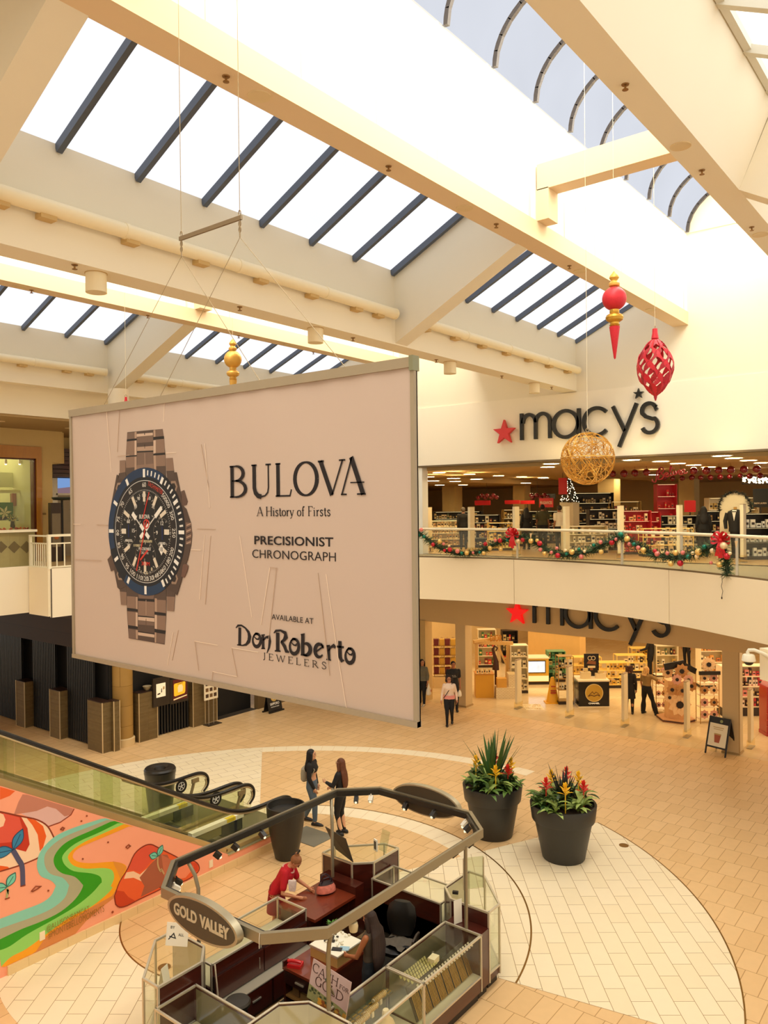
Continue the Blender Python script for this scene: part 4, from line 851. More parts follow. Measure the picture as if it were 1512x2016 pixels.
gl('foliage', fol, [mat('garland needles', (44, 66, 34), .7, var=.3, scale=20), mat('garland needles light', (84, 104, 52), .7, var=.3, scale=20)], kind='stuff')
gl('stem', MB().tube(path, .045, 8).tube(tail, .04, 8), mat('garland stem', (36, 48, 24), .8))
BAU = {'r': mat('red bauble', (196, 34, 48), .2, .3, var=.1), 'p': mat('pink bauble', (232, 130, 120), .3, .2, var=.1), 'g': mat('gold bauble', (238, 196, 112), .28, .4, var=.1), 'e': mat('teal bauble', (24, 120, 96), .2, .4, var=.1), 'w': mat('champagne bauble', (246, 216, 168), .3, .3, var=.1)}
k1 = 350/1512
BL_ = [(75, 100, 20, 'p'), (50, 145, 18, 'e'), (98, 158, 17, 'e'), (175, 225, 20, 'r'), (232, 200, 22, 'g'), (265, 220, 14, 'p'), (312, 236, 13, 'w'), (318, 268, 22, 'r'), (272, 275, 16, 'r'), (383, 282, 21, 'p'), (462, 297, 22, 'g'), (420, 298, 16, 'e'), (515, 295, 13, 'p'), (606, 298, 19, 'g'), (572, 292, 15, 'e'), (620, 220, 19, 'r'), (660, 255, 22, 'g'), (745, 190, 22, 'r'), (706, 190, 15, 'p'), (805, 190, 14, 'e'), (750, 262, 20, 'g'),
       (898, 195, 19, 'w'), (938, 186, 20, 'r'), (1008, 195, 23, 'g'), (1082, 215, 23, 'r'), (1060, 190, 16, 'g'), (1088, 268, 18, 'p'), (1122, 300, 20, 'g'), (1182, 293, 16, 'p'), (1236, 318, 23, 'r'), (1228, 256, 14, 'p'), (1300, 275, 15, 'w'), (1356, 288, 24, 'g'), (1310, 305, 15, 'e'), (1415, 265, 15, 'e'), (1436, 328, 20, 'p'), (1464, 282, 14, 'w'),
       (1542, 230, 16, 'e'), (1600, 205, 17, 'p'), (1604, 287, 20, 'g'), (1696, 208, 22, 'r'), (1732, 180, 14, 'p'), (1770, 140, 22, 'e'), (1826, 178, 24, 'g'), (1844, 220, 15, 'p'), (1882, 222, 16, 'e'), (1920, 252, 17, 'p'), (1963, 272, 22, 'g'), (2062, 280, 16, 'r'), (2082, 305, 20, 'p'), (2168, 300, 15, 'p'), (2238, 296, 21, 'g'), (2198, 388, 21, 'g'), (2278, 384, 22, 'r'), (2300, 295, 16, 'p'), (2345, 330, 18, 'e'), (2384, 298, 14, 'w'), (2432, 288, 24, 'g'), (2482, 245, 17, 'e'), (2418, 325, 15, 'w'), (2648, 235, 25, 'w'), (2552, 278, 18, 'w'), (2674, 325, 22, 'r'), (2614, 395, 22, 'g'), (2700, 300, 12, 'w'), (2540, 380, 12, 'p')]
for x, y, r, c in BL_:
    p = on_edge(812+x*k1, 1020+y*k1, .24); rr = r*k1/1542*22.5
    b_ = gl('bauble', MB().ball((p.x, p.y, p.z), rr, 14, 10), BAU[c])
BOW = mat('red satin ribbon', (206, 26, 34), .4, .0, var=.1)
def bow(c, s):
    c = Vector(c); u = Vector((0, -1, 0)); v = Vector((0, 0, 1)); n = Vector((-1, 0, 0)); mb = MB()
    def loop(a, L, w_):
        d = u*cos(a)+v*sin(a); e = v*cos(a)-u*sin(a); P = []
        for i in range(13):
            q = i/12; P.append(c+d*(L*sin(pi*q))+e*(w_*sin(2*pi*q)*.6)+n*(.05*s+.06*s*sin(pi*q)))
        for i in range(12):
            w0 = n*.035*s+e*.03*s; mb.add([P[i]-w0, P[i]+w0, P[i+1]+w0, P[i+1]-w0], [(0, 1, 2, 3)])
    for a in (25, 155, 60, 120, -10, 190): loop(radians(a), .26*s, .10*s)
    for a, L in ((-78, .42), (-102, .46), (-90, .5)):
        d = u*cos(radians(a))+v*sin(radians(a)); e = u*.05*s
        P = [c+n*.07*s, c+d*L*s*.5+n*.12*s, c+d*L*s+n*.08*s]
        for i in range(2): mb.add([P[i]-e, P[i]+e, P[i+1]+e*1.3, P[i+1]-e*1.3], [(0, 1, 2, 3)])
    mb.ball(c+n*.08*s, .05*s, 10, 8); return mb
gl('bow', bow(on_edge(1011, 1052, .22), .82), BOW); gl('bow', bow(on_edge(1420, 1063, .22), .8), BOW)
for (x, y) in ((1007, 150), (2600, 350), (2755, 222)):
    p = on_edge(812+x*k1, 1020+y*k1, .24); gl('gold_cone', MB().cyl((p.x, p.y, p.z+.07), (p.x, p.y+.01, p.z-.09), .035, .004, n=10), BAU['w'])
P = [on_edge(x, y, .14) for x, y in ((1421, 1132), (1422, 1146), (1420, 1154), (1423, 1164), (1421, 1175))]
gl('light_string', MB().tube(P, .006, 5).cyl(P[-1], P[-1]-Vector((0, 0, .05)), .014, n=8), mat('string wire', (60, 44, 28), .6))
# security dome camera on its gooseneck arm
cp = at(1474, 1296, X=17.0)
t = thing('dome_camera', 'white dome security camera on a curved arm below the walkway', 'camera', cp)
part('housing', MB().lathe([(.0, .085), (.10, .08), (.115, .06), (.135, -.045), (.125, -.06), (.10, -.065)], n=28), mat('camera housing', (240, 232, 208), .4), t)
part('dome', MB().lathe([(.10, -.06), (.085, -.105), (.05, -.135), (0, -.145)], n=24), mat('smoked dome', (26, 22, 20), .1), t)
part('arm', MB().tube([(0, 0, .07), (-.0, .02, .12), (.0, .0, .165), (.02, -.10, .175), (.06, -.25, .12), (.1, -.42, .02), (.13, -.56, -.06)], .035, 12), mat('camera arm', (236, 228, 206), .4), t)
part('wall_plate', MB().cyl((.13, -.56, -.06), (.15, -.62, -.09), .08, n=16), mat('camera arm', (236, 228, 206)), t)
# ================================================================ ESCALATORS AND MURAL WALL
SL_ = .593
def zt_(x): return 3.0-SL_*(x-5.86)
MF = Fr((0, 12.28, 0), (1, 0, 0))
mw = MB(); prof = [(1.6, 0), (12.35, 0), (12.35, .30), (10.42, .30), (5.86, 3.0), (1.6, 5.52)]
mw.plate(Fr((0, 12.28, 0), (1, 0, 0)), prof, -.12, 0)
SALM = mat('salmon mural paint', (255, 168, 132), .6, var=.03)
mural = struct('wall_mural', mw, SALM)
def M8(L): return [MF.px(x*.21164, 1440+y*.21164) for x, y in L]
def M3(L): return [MF.px(x*.21164, 1740+y*.21164) for x, y in L]
def M1(L): return [MF.px(260+x*.2381, 1530+y*.2381) for x, y in L]
MC = {}; mm_ = MB(); md = [0]
def clipm(P):
    return [(max(3.0, x), max(.155, min(y, zt_(x)-.01 if x < 10.42 else .29))) for x, y in P]
def smooth2(P, n=4):
    q = catmull([(a, b) for a, b in P], n); return [(v.x, v.y) for v in q]
def MP(P, c):
    md[0] += 1; MC.setdefault(c, len(MC)); mm_.plate(MF, clipm(P), 0, .0008+md[0]*.00025, MC[c])
def MS(P, w_, c):
    md[0] += 1; MC.setdefault(c, len(MC)); mm_.stroke(MF, clipm(P), w_, 0, .0008+md[0]*.00025, MC[c])
B = [M8([(985, 800), (760, 870), (600, 930), (480, 1000), (380, 1110), (345, 1210), (350, 1290), (385, 1350), (470, 1385), (515, 1430)])+M3([(510, 40), (470, 115), (380, 180), (200, 250), (-10, 330)]),
     M8([(1030, 810), (820, 890), (640, 960), (520, 1030), (430, 1120), (410, 1200), (430, 1280), (480, 1330), (580, 1360), (635, 1420)])+M3([(637, 30), (600, 130), (480, 230), (300, 310), (130, 370), (-10, 420)]),
     M8([(1065, 822), (850, 920), (690, 990), (590, 1050), (520, 1130), (497, 1200), (520, 1270), (580, 1320), (690, 1350), (755, 1410)])+M3([(768, 30), (700, 140), (560, 260), (380, 350), (200, 420), (-10, 520)]),
     M8([(1130, 835), (920, 940), (760, 1010), (660, 1070), (590, 1140), (578, 1190), (610, 1250), (690, 1300), (850, 1320), (930, 1350), (945, 1400)])+M3([(930, 0), (850, 90), (700, 210), (500, 330), (250, 470), (90, 580), (-10, 620)]),
     M8([(1180, 848), (1000, 930), (820, 1010), (700, 1080), (635, 1150), (640, 1200), (690, 1250), (800, 1275), (960, 1270), (1040, 1290), (1060, 1360), (1030, 1440)])+M3([(1045, 30), (1000, 90), (850, 210), (650, 310), (480, 430), (250, 600), (100, 680), (10, 770)]),
     M8([(1240, 865), (1020, 960), (850, 1030), (740, 1080), (685, 1130), (680, 1180), (740, 1215), (860, 1225), (1040, 1212), (1130, 1225), (1175, 1260), (1150, 1340)])+M3([(1075, 60), (1040, 115), (880, 200), (720, 300), (560, 400), (420, 500), (330, 640), (40, 790)])]
B = [smooth2(b) for b in B]
# shade rock upper left, left rock
MP(M8([(0, 515), (140, 555), (90, 600), (0, 635)]), (240, 100, 40))
MP(M8([(210, 585), (250, 585), (500, 655), (690, 712), (670, 770), (600, 792), (520, 722), (440, 700), (340, 742), (200, 762), (130, 772), (170, 660)]), (198, 128, 104))
MP(M8([(195, 765), (340, 740), (440, 698), (520, 720), (600, 790), (650, 780), (560, 845), (450, 885), (350, 832)]), (228, 182, 172)); MS(M8([(690, 712), (660, 775), (560, 845), (450, 885)]), .02, (150, 60, 34))
MP(smooth2(M8([(-20, 742), (190, 788), (340, 820), (440, 880), (500, 985), (470, 1030), (380, 1110), (345, 1180), (200, 1240), (-20, 1308)])), (255, 214, 176))
MP(M8([(245, 803), (330, 825), (400, 880), (430, 975), (400, 1080), (370, 1115), (350, 960), (300, 870)]), (240, 96, 26))
MP(M8([(-20, 748), (195, 792), (255, 900), (275, 1050), (240, 1118), (130, 1090), (-20, 1075)]), (200, 52, 24)); MP(M8([(30, 760), (180, 800), (212, 920), (205, 1010), (100, 1030), (-20, 1040), (-20, 880), (40, 860)]), (228, 88, 66)); MP(M8([(-20, 752), (30, 770), (50, 820), (30, 880), (-20, 900)]), (255, 206, 168)); MP(M8([(-20, 1245), (70, 1258), (92, 1275), (-20, 1302)]), (240, 96, 26))
MS(smooth2(M8([(-20, 742), (190, 788), (340, 820), (440, 880), (500, 985)])), .022, (140, 52, 26)); MS(smooth2(M8([(360, 1160), (345, 1180), (200, 1240), (-20, 1308)])), .022, (140, 52, 26))
cols = [(138, 208, 184), (176, 172, 138), (48, 158, 14), (150, 216, 102), (250, 166, 22)]
for i, c in enumerate(cols): MP(B[i]+B[i+1][::-1], c)
MP(M3([(1070, 70), (1060, 130), (960, 205), (800, 345), (700, 480), (480, 590), (300, 672), (330, 630), (420, 500), (560, 400), (720, 300), (880, 200), (1040, 112)]), (222, 138, 72)); MP(M8([(1050, 1208), (1130, 1225), (1175, 1262), (1120, 1380), (1090, 1300), (1060, 1240)]), (232, 150, 50))
# right rock
RK = smooth2(M3([(1062, 110)])+M8([(1075, 1500), (1110, 1400), (1190, 1270), (1250, 1140), (1330, 1070), (1400, 1050), (1460, 1075)])+M1([(250, 600), (350, 650), (420, 685), (500, 690), (545, 720), (552, 770), (500, 820), (420, 862), (300, 880), (230, 910)])+M3([(1495, 48), (1300, 140), (1180, 202), (1110, 216), (1075, 190)]), 3)
MP(RK, (238, 96, 44)); MP(M3([(1080, 60), (1150, 70), (1190, 120), (1260, 160), (1180, 200), (1110, 214), (1075, 188), (1062, 120)]), (206, 64, 24))
MP(M8([(1190, 1290), (1250, 1150), (1330, 1075), (1400, 1055), (1462, 1078), (1490, 1130), (1420, 1190), (1350, 1270), (1300, 1310), (1240, 1290)]), (226, 84, 58)); MP(M8([(1175, 1310), (1240, 1300), (1300, 1330), (1380, 1260), (1440, 1190), (1480, 1150), (1500, 1190), (1440, 1260), (1330, 1400), (1240, 1360), (1150, 1370)]), (255, 206, 166))
MP(M1([(60, 830), (150, 720), (230, 640), (290, 640), (360, 800), (250, 900), (70, 990), (100, 900)]), (170, 92, 64)); MP(M1([(240, 640), (360, 700), (330, 790), (270, 860)]), (196, 108, 76)); MP(M1([(380, 720), (470, 700), (500, 760), (440, 830), (360, 850)]), (246, 140, 100)); MP(M1([(470, 695), (540, 715), (545, 770), (490, 800), (510, 740)]), (214, 66, 30))
MS(RK+[RK[0]], .02, (140, 44, 22))
# sprouts
def leaf(c, L, w_, a, col, dk):
    pts = [(c[0]+L*q*cos(a)-w_*sin(pi*q)*s_*sin(a), c[1]+L*q*sin(a)+w_*sin(pi*q)*s_*cos(a)) for s_, rg in ((1, range(0, 9)), (-1, range(8, -1, -1))) for q in [k/8 for k in rg]]
    MP(pts, col); MS([c, (c[0]+L*.75*cos(a), c[1]+L*.75*sin(a))], .012, dk); MS(pts+[pts[0]], .012, dk)
MS(smooth2(M8([(120, 1105), (170, 1190), (205, 1260), (212, 1430)])), .075, (82, 80, 110)); o_ = M8([(120, 1100)])[0]; leaf(o_, .32, .085, 1.05, (52, 132, 172), (30, 64, 96)); leaf(o_, .36, .085, 3.0, (52, 132, 172), (30, 64, 96)); MS(M8([(190, 1440), (235, 1428)]), .015, (140, 52, 26))
MS(smooth2(M8([(60, 1440), (75, 1500)])+M3([(68, 60), (62, 130)])), .03, (178, 176, 120)); o_ = M8([(62, 1445)])[0]; leaf(o_, .22, .07, .9, (120, 206, 180), (40, 110, 96)); leaf(o_, .24, .07, 2.9, (120, 206, 180), (40, 110, 96)); MS(M3([(45, 142), (88, 128)]), .014, (140, 52, 26))
MS(smooth2(M8([(1465, 1160), (1465, 1240), (1490, 1300)])+M1([(240, 760), (262, 800)])), .03, (196, 160, 110)); o_ = M8([(1465, 1160)])[0]; leaf(o_, .2, .06, 1.0, (120, 206, 180), (40, 110, 96)); leaf(o_, .2, .06, 2.7, (120, 206, 180), (40, 110, 96))
for P in (M8([(560, 910), (580, 890), (598, 898), (585, 918)]), M8([(1168, 1075), (1195, 1052), (1212, 1065), (1185, 1088)]), M8([(290, 1485), (330, 1440), (380, 1440), (345, 1465)])+M3([(300, 72)])): MS(P+[P[0]], .014, (150, 70, 36))
for x, y in ((755, 833), (805, 785), (1003, 1030), (768, 1185), (448, 1480)): q = M8([(x, y)])[0]; MP(arc(q[0], q[1], .014, 0, 360, 8)[:-1], (150, 70, 36))
q = M3([(1045, 262)])[0]; MP(arc(q[0], q[1], .02, 0, 360, 8)[:-1], (150, 70, 36))
for c_, x, y in ((0, 390, 482), (1, 650, 715)):
    q = (M3 if c_ == 0 else M1)([(x, y)])[0]; MP([(q[0]-.045, q[1]-.07), (q[0]+.045, q[1]-.07), (q[0]+.045, q[1]+.07), (q[0]-.045, q[1]+.07)], (246, 226, 190))
obj('mural_painting', mm_, [mat('mural %d %d %d' % c, c, .55, var=.03, scale=5) for c in MC], parent=mural)
TXM = mat('mural lettering', (150, 104, 22), .6)
for s_, a, b, h in (('@ALLISONBAMCAT', (428, 455), (825, 262), .125), ('#MONTEBELLOMOMENTS', (443, 515), (962, 258), .125)):
    p, q = M3([a])[0], M3([b])[0]; f2 = Fr(MF.p(p[0], p[1], 0), MF.u*(q[0]-p[0])+MF.v*(q[1]-p[1]))
    f2 = Fr(f2.o, f2.u, f2.u.cross(MF.n)*-1)
    obj('mural_lettering', text_mesh(s_, f2, 0, 0, hypot(q[0]-p[0], q[1]-p[1]), h, .025, .028, -.015), TXM, parent=mural)
mb = MB()
for k in range(20):
    x0 = 5.92+k*.335
    if x0 < 12.2: mb.box(x0, min(x0+.331, 12.35), 12.24, 12.28, 0, .15)
struct('baseboard_mural', mb, mat('mural skirting tile', (236, 204, 148), .4, var=.05))
struct('floor_escalator_landing', MB().box(10.42, 12.35, 12.3, 15.4, .0, .29).box(10.4, 12.4, 12.26, 12.34, .285, .305, 1), [mat('landing plate', (150, 142, 110), .35, .5), mat('landing edge', (190, 180, 140), .35, .5)])
HAND = mat('black rubber handrail', (22, 18, 16), .3)
TRK = mat('handrail track', (196, 178, 140), .3, .6); DECK = mat('escalator decking', (196, 170, 116), .35, .5); STEP = stripes('grooved step', (120, 118, 96), (70, 68, 56), .03, 'Y', .4, .5)
def rail_path(dx=0.0):
    P = [(1.5, 6.40), (5.97, 3.78), (9.36, 1.78), (10.2, 1.30), (10.6, 1.10), (11.0, .985), (11.4, .95), (11.9, .95), (12.12, .93), (12.28, .86), (12.36, .73), (12.34, .58), (12.22, .47)]
    return [(q.x+(dx if q.x > 10 else 0), q.y) for q in catmull(P, 5)]
def escalator(y0, y1, label, dx, disc):
    t = thing('escalator', label, 'escalator', (11.0, (y0+y1)/2, 0), group=None)
    L = lambda q: (q[0]-11.0, q[1])
    yc = (y0+y1)/2
    for y in (y0, y1):
        RP = rail_path(dx if y > y0 else dx*.5)
        hr = MB(); pts = [(x-11.0, y-yc, z) for x, z in RP]
        hr.tube(pts, .04, 10); part('handrail', hr, HAND, t)
        tk = MB().tube([(x, yy, z-.052 if x < 1.1 else z) for x, yy, z in pts[:-14]], .022, 8)
        inn = [(x-(.05 if i > len(pts)-14 else 0), yy, z-.05 if i < len(pts)-8 else z) for i, (x, yy, z) in enumerate(pts)]
        part('handrail_track', MB().tube(inn, .024, 8), TRK, t)
        # glass: from under the rail down to the decking
        f = Fr((-11.0, y-yc, 0), (1, 0, 0)); top = [(x, z-.06) for x, z in RP[:-8]]
        low = [(12.05+dx, .33), (10.55, .36), (5.86, 3.12), (1.6, 5.62)]
        cuts = [1.6, 3.6, 5.6, 7.4, 9.2, 10.7, 12.3]
        def lowz(x): return .34 if x > 10.55 else .36+(10.55-x)*.5935
        for a, b in zip(cuts, cuts[1:]):
            tp = [(x, z) for x, z in top if a+.012 < x < b-.012]
            if len(tp) < 2: continue
            part('glass_panel', MB().plate(f, [(tp[0][0], lowz(tp[0][0])), (tp[-1][0], lowz(tp[-1][0]))]+tp[::-1], -.006, .006), GREENGL, t)
        dk = MB()
        for a, b in (((1.6, 5.52), (5.86, 3.0)), ((5.86, 3.0), (10.42, .30))):
            dk.beam((a[0]-11, y-yc, a[1]+.06), (b[0]-11, y-yc, b[1]+.06), .16, .10)
        dk.beam((10.40-11, y-yc, .35), (12.2+dx-11, y-yc, .35), .16, .08)
        part('decking', dk, DECK, t)
    st = MB()
    for k in range(22):
        x1 = 10.7-.4*k; z1 = .31+.237*max(0, k-1)
        st.box(x1-.4-11, x1-11, y0+.12-yc, y1-.12-yc, z1-.25, z1)
    part('steps', st, STEP, t)
    tr = MB()
    tr.plate(Fr((-11, y1-.1-yc, 0), (1, 0, 0)), [(1.6, 4.9), (10.2, .0), (10.6, .0), (10.6, .28), (1.6, 5.4)], -.02, 0)
    part('skirt', tr, mat('skirt panel', (120, 108, 72), .4, .4), t)
    if disc:
        f = Fr((-11, y1-.02-yc, 0), (1, 0, 0)); a = f.px(*disc) if False else None
        q = at(disc[0], disc[1], Y=y1-.02); c = (q.x, q.z)
        f = Fr((-11, y1-.012-yc, 0), (1, 0, 0))
        mb = MB().plate(f, arc(c[0], c[1], .16, 0, 360, 24)[:-1], .0, .012); part('warning_disc', mb, BLACK, t)
        mb = MB().stroke(f, arc(c[0], c[1], .092, 0, 360, 20)[:-1], .012, .012, .016, closed=True)
        for a_ in (20, 92, 164, 236, 308): mb.stroke(f, [c, (c[0]+.088*cos(radians(a_)), c[1]+.088*sin(radians(a_)))], .018, .012, .0165)
        part('disc_symbol', mb, WHITE, t)
    for y in (y1,):
        part('entry_post', MB().beam((11.72+dx-11, y-yc-.07, .32), (11.9+dx-11, y-yc-.07, .80), .03, .07, (0, 1, 0)).rbox(11.93+dx-11, y-yc-.07, .82, .2, .04, .10, 0), mat('entry post', (150, 132, 92), .4, .3), t)
    return t
escalator(12.40, 13.66, 'near escalator with green glass sides above the painted wall', 0.0, (425, 1573))
escalator(13.92, 15.16, 'far escalator beside the black bin, with a black warning disc on its glass', -.12, (357, 1548))
for y, px0, px1, lb in ((13.05, (374, 1644), (476, 1604), 'white-topped barrier with a yellow sticker standing in the near escalator'), (14.53, (281, 1615), (380, 1577), 'white-topped barrier with a yellow sticker standing in the far escalator')):
    a, b = at(*px0, Y=y), at(*px1, Y=y); z = (a.z+b.z)/2; x0, x1 = a.x, b.x
    t = thing('barrier', lb, 'barrier', ((x0+x1)/2, y, .30), group=None); L = (x1-x0)/2; h = z-.30
    part('top_bar', MB().box(-L, L, -.07, .07, h-.04, h+.05), mat('barrier white', (250, 242, 216), .4), t)
    part('panel', MB().box(.1, L-.03, -.05, .05, .02, h-.04), mat('barrier dark panel', (34, 38, 44), .4), t)
    part('panel', MB().box(-L+.03, .08, -.05, .05, .08, h-.04), mat('barrier olive panel', (132, 124, 78), .4), t)
    part('sticker', MB().box(.22, .46, -.072, -.069, h-.03, h+.045).box(.22, .46, -.07, .03, h+.05, h+.053), mat('yellow sticker', (240, 208, 40), .5), t)
for p, lb in ((at(420, 1625, z=.31), 'yellow floor sticker between the escalator barriers'), (at(480, 1655, z=.31), 'yellow floor sticker on the edge of the escalator landing')):
    tag(obj('floor_sticker', MB().box(-.2, .2, -.12, .12, 0, .003), mat('yellow sticker', (240, 208, 40), .5), loc=None), lb, 'sticker').location = (p.x, p.y, .305)
# bins and vases by the escalators
POT = mat('black planter plastic', (40, 38, 34), .4, var=.08)
q = at(557, 1691, z=0)
t = thing('vase_planter', 'tall empty black vase planter at the foot of the near escalator', 'planter', (q.x+.1, q.y-.0, 0))
part('body', MB().lathe([(0, 0), (.215, 0), (.235, .02), (.30, .3), (.36, .62), (.395, .9), (.405, 1.06), (.40, 1.10), (.375, 1.10), (.37, 1.04), (.34, .96), (0, .95)], n=40), POT, t)
part('inner_lid', MB().lathe([(0, .965), (.33, .965), (.335, .985), (.1, .99), (0, .98)], n=36), mat('vase lid', (30, 28, 25), .5), t)
q = at(315, 1600, z=0)
t = thing('litter_bin', 'round black litter bin behind the far escalator', 'bin', (q.x+.05, q.y+.05, 0))
part('body', MB().lathe([(0, 0), (.27, 0), (.28, .03), (.33, .5), (.36, .9), (.375, .96), (.375, .99), (.33, .99)], n=36), mat('bin body', (62, 58, 48), .35, .1), t)
part('lid', MB().lathe([(.37, .98), (.375, 1.03), (.35, 1.07), (.22, 1.08), (.15, 1.05), (.12, .98), (0, .95)], n=36), mat('bin lid', (34, 30, 26), .3), t)
tag(obj('floor_mat', MB().box(-.35, .35, -.45, .45, 0, .012), mat('grey door mat', (124, 118, 100), .8)), 'grey floor mat beside the tall vase planter', 'mat').location = (12.55, 12.05, 0)
# ================================================================ LEFT GALLERY: flower shop, railing, café
GF = Fr((0, 26.0, 0), (1, 0, 0)); g1 = 200/1008
def G(x, y): return GF.px(x*g1, 760+y*g1)
OAK = wood('golden oak', (206, 142, 44), (184, 120, 34), 2, (1, 1, .2), .4, .3)
x1 = G(405, 700)[0]; xi = G(352, 700)[0]; zt1 = G(200, 596)[1]; zi = G(200, 715)[1]
struct('window_1', MB().plate(GF, [(6, zi), (xi, zi), (xi, 5.55), (x1, 5.55), (x1, zt1), (6, zt1)], -.25, .06), OAK)
struct('window_1_edge', MB().plate(GF, [(xi-.06, 5.55), (xi, 5.55), (xi, zi), (xi-.06, zi)], -.25, .0).plate(GF, [(6, zi-.04), (xi, zi-.04), (xi, zi), (6, zi)], -.25, 0), mat('dark red edge', (92, 40, 20), .4))
struct('window_1_pane', MB().plate(GF, [(6, 5.6), (xi-.06, 5.6), (xi-.06, zi-.04), (6, zi-.04)], -.05, -.03), glass('shop glass', (246, 248, 236), gloss=.8, haze=.06))
struct('wall_shop_back', MB().box(6, 14, 29.6, 29.8, 5.5, 10).box(13.72, 13.92, 26.3, 29.6, 5.5, 10), mat('shop wall', (190, 190, 140), .7, var=.05))
struct('ceiling_shop', MB().box(6, 13.92, 26.2, 29.6, 9.7, 9.8), mat('shop ceiling', (206, 200, 160), .8))
SF = Fr((0, 27.2, 0), (1, 0, 0))
def G2(x, y): return SF.px(x*g1, 760+y*g1)
def panel(name, x0, y0, x1_, y1_, m, label, cat, d=0.0, fr=SF):
    a, b = fr.px(x0*g1, 760+y1_*g1), fr.px(x1_*g1, 760+y0*g1); o = fr.p((a[0]+b[0])/2, a[1], d); w_, h_ = (b[0]-a[0])/2, b[1]-a[1]
    t = thing(name, label, cat, o); part('board', MB().box(-w_, w_, 0, .04, 0, h_), m, t); return t, w_, h_
t, w_, h_ = panel('flower_poster', -60, 1155, 130, 1335, mat('poster green', (66, 122, 40), .5, var=.3, scale=6), 'poster of a white lily on green leaves in the flower shop window', 'poster')
f = Fr((0, 0, 0), (1, 0, 0)); mb = MB()
for k in range(6):
    a = radians(k*60+10); L = h_*.42; c0 = (w_*.1, h_*.42)
    mb.plate(f, [(c0[0], c0[1]), (c0[0]+L*.5*cos(a+.35), c0[1]+L*.5*sin(a+.35)), (c0[0]+L*cos(a), c0[1]+L*sin(a)), (c0[0]+L*.5*cos(a-.35), c0[1]+L*.5*sin(a-.35))], .001, .005+k*.0005)
part('lily_print', mb, mat('lily white', (250, 240, 200), .5), t); part('earth_print', MB().plate(f, [(-w_, 0), (w_, 0), (w_, h_*.16), (w_*.2, h_*.22), (-w_, h_*.12)], .001, .003), mat('earth print', (40, 28, 18), .6), t)
panel('tall_panel_board', 132, 1065, 236, 1430, mat('pale display panel', (214, 206, 160), .6), 'pale display panel with red bands behind the shop glass', 'panel', -.2)
panel('rose_board', 132, 1065, 246, 1190, mat('rose display panel', (178, 116, 92), .6), 'rose band on the shop display panel beside the lily poster', 'panel', -.08)
panel('shop_column', 272, 760, 338, 1440, OAK, 'oak column inside the flower shop window', 'column', .1)
panel('display_shelf', -80, 1035, 275, 1062, mat('white shelf edge', (232, 226, 190), .5), 'white shelf across the flower shop window display', 'shelf', .2)
panel('wall_hanging', -60, 860, 274, 1000, mat('pale cloth', (216, 220, 180), .8, var=.1, scale=2), 'pale cloth hanging across the back of the flower shop window', 'cloth', -.3)
for x, lb in ((15, 'small spotlight at the left in the flower shop window'), (152, 'small spotlight above the lily poster in the flower shop window')):
    c = G2(x, 750); t = thing('window_spotlight', lb, 'spotlight', SF.p(c[0], c[1], .3)); part('can', MB().cyl((0, 0, -.09), (0, 0, .06), .05, .04, n=14), WHITE, t); part('bulb', MB().ball((0, 0, -.09), .04, 10, 6), glow('warm bulb', (255, 240, 200), 4), t); part('stem', MB().cyl((0, 0, .06), (0, 0, 9.7-c[1]), .012, n=6), WHITE, t)
c = G2(62, 1410); t = thing('flower_arrangement', 'small leafy flower arrangement in a dark vase in the shop window', 'flowers', SF.p(c[0], c[1], .45))
part('vase', MB().lathe([(0, 0), (.06, 0), (.08, .08), (.05, .2), (.07, .24)], n=14), BLACK, t); mb = MB(); random.seed(3)
for k in range(60):
    d = Vector((random.gauss(0, 1), random.gauss(0, 1), abs(random.gauss(0, 1)))).normalized(); q = Vector((0, 0, .26))+d*random.uniform(.05, .22); s_ = d.orthogonal().normalized()*.035; mb.add([q-s_, q+d*.07, q+s_, q-d*.03], [(0, 1, 2, 3)], k % 3 == 0)
part('leaves', mb, [mat('arrangement leaf', (96, 116, 46), .6, var=.2), mat('arrangement bloom', (220, 190, 80), .6)], t)
mb = MB(); random.seed(5)
for k in range(140):
    x = random.uniform(9.5, G2(275, 0)[0]-.1); mb.ball((x, 26.55+random.uniform(-.12, .12), G(100, 1430)[1]+random.uniform(-.05, .05)), random.uniform(.03, .055), 6, 4, random.randrange(2))
mb.box(9.4, 13.3, 26.4, 26.75, 5.6, G(100, 1430)[1]-.03, 2)
tag(obj('window_bloom_bed', mb, [mat('orange bloom', (226, 96, 40), .6), mat('red bloom', (176, 52, 26), .6), mat('bed board', (150, 110, 60), .6)], kind='stuff'), 'bed of orange and red blooms along the flower shop window sill', 'flowers')
f = Fr((0, 25.96, 0), (1, 0, 0)); a = GF.px(280*g1, 760+752*g1); b = GF.px(332*g1, 760+740*g1)
struct('window_1_number', text_mesh('2172', f, a[0], a[1], b[0]-a[0], b[1]-a[1], .0, .004), WHITE)
struct('trim_switch', MB().plate(GF, [G(420, 1278), G(455, 1278), G(455, 1258), G(420, 1258)], 0, .02), mat('switch plate', (150, 120, 70), .5))
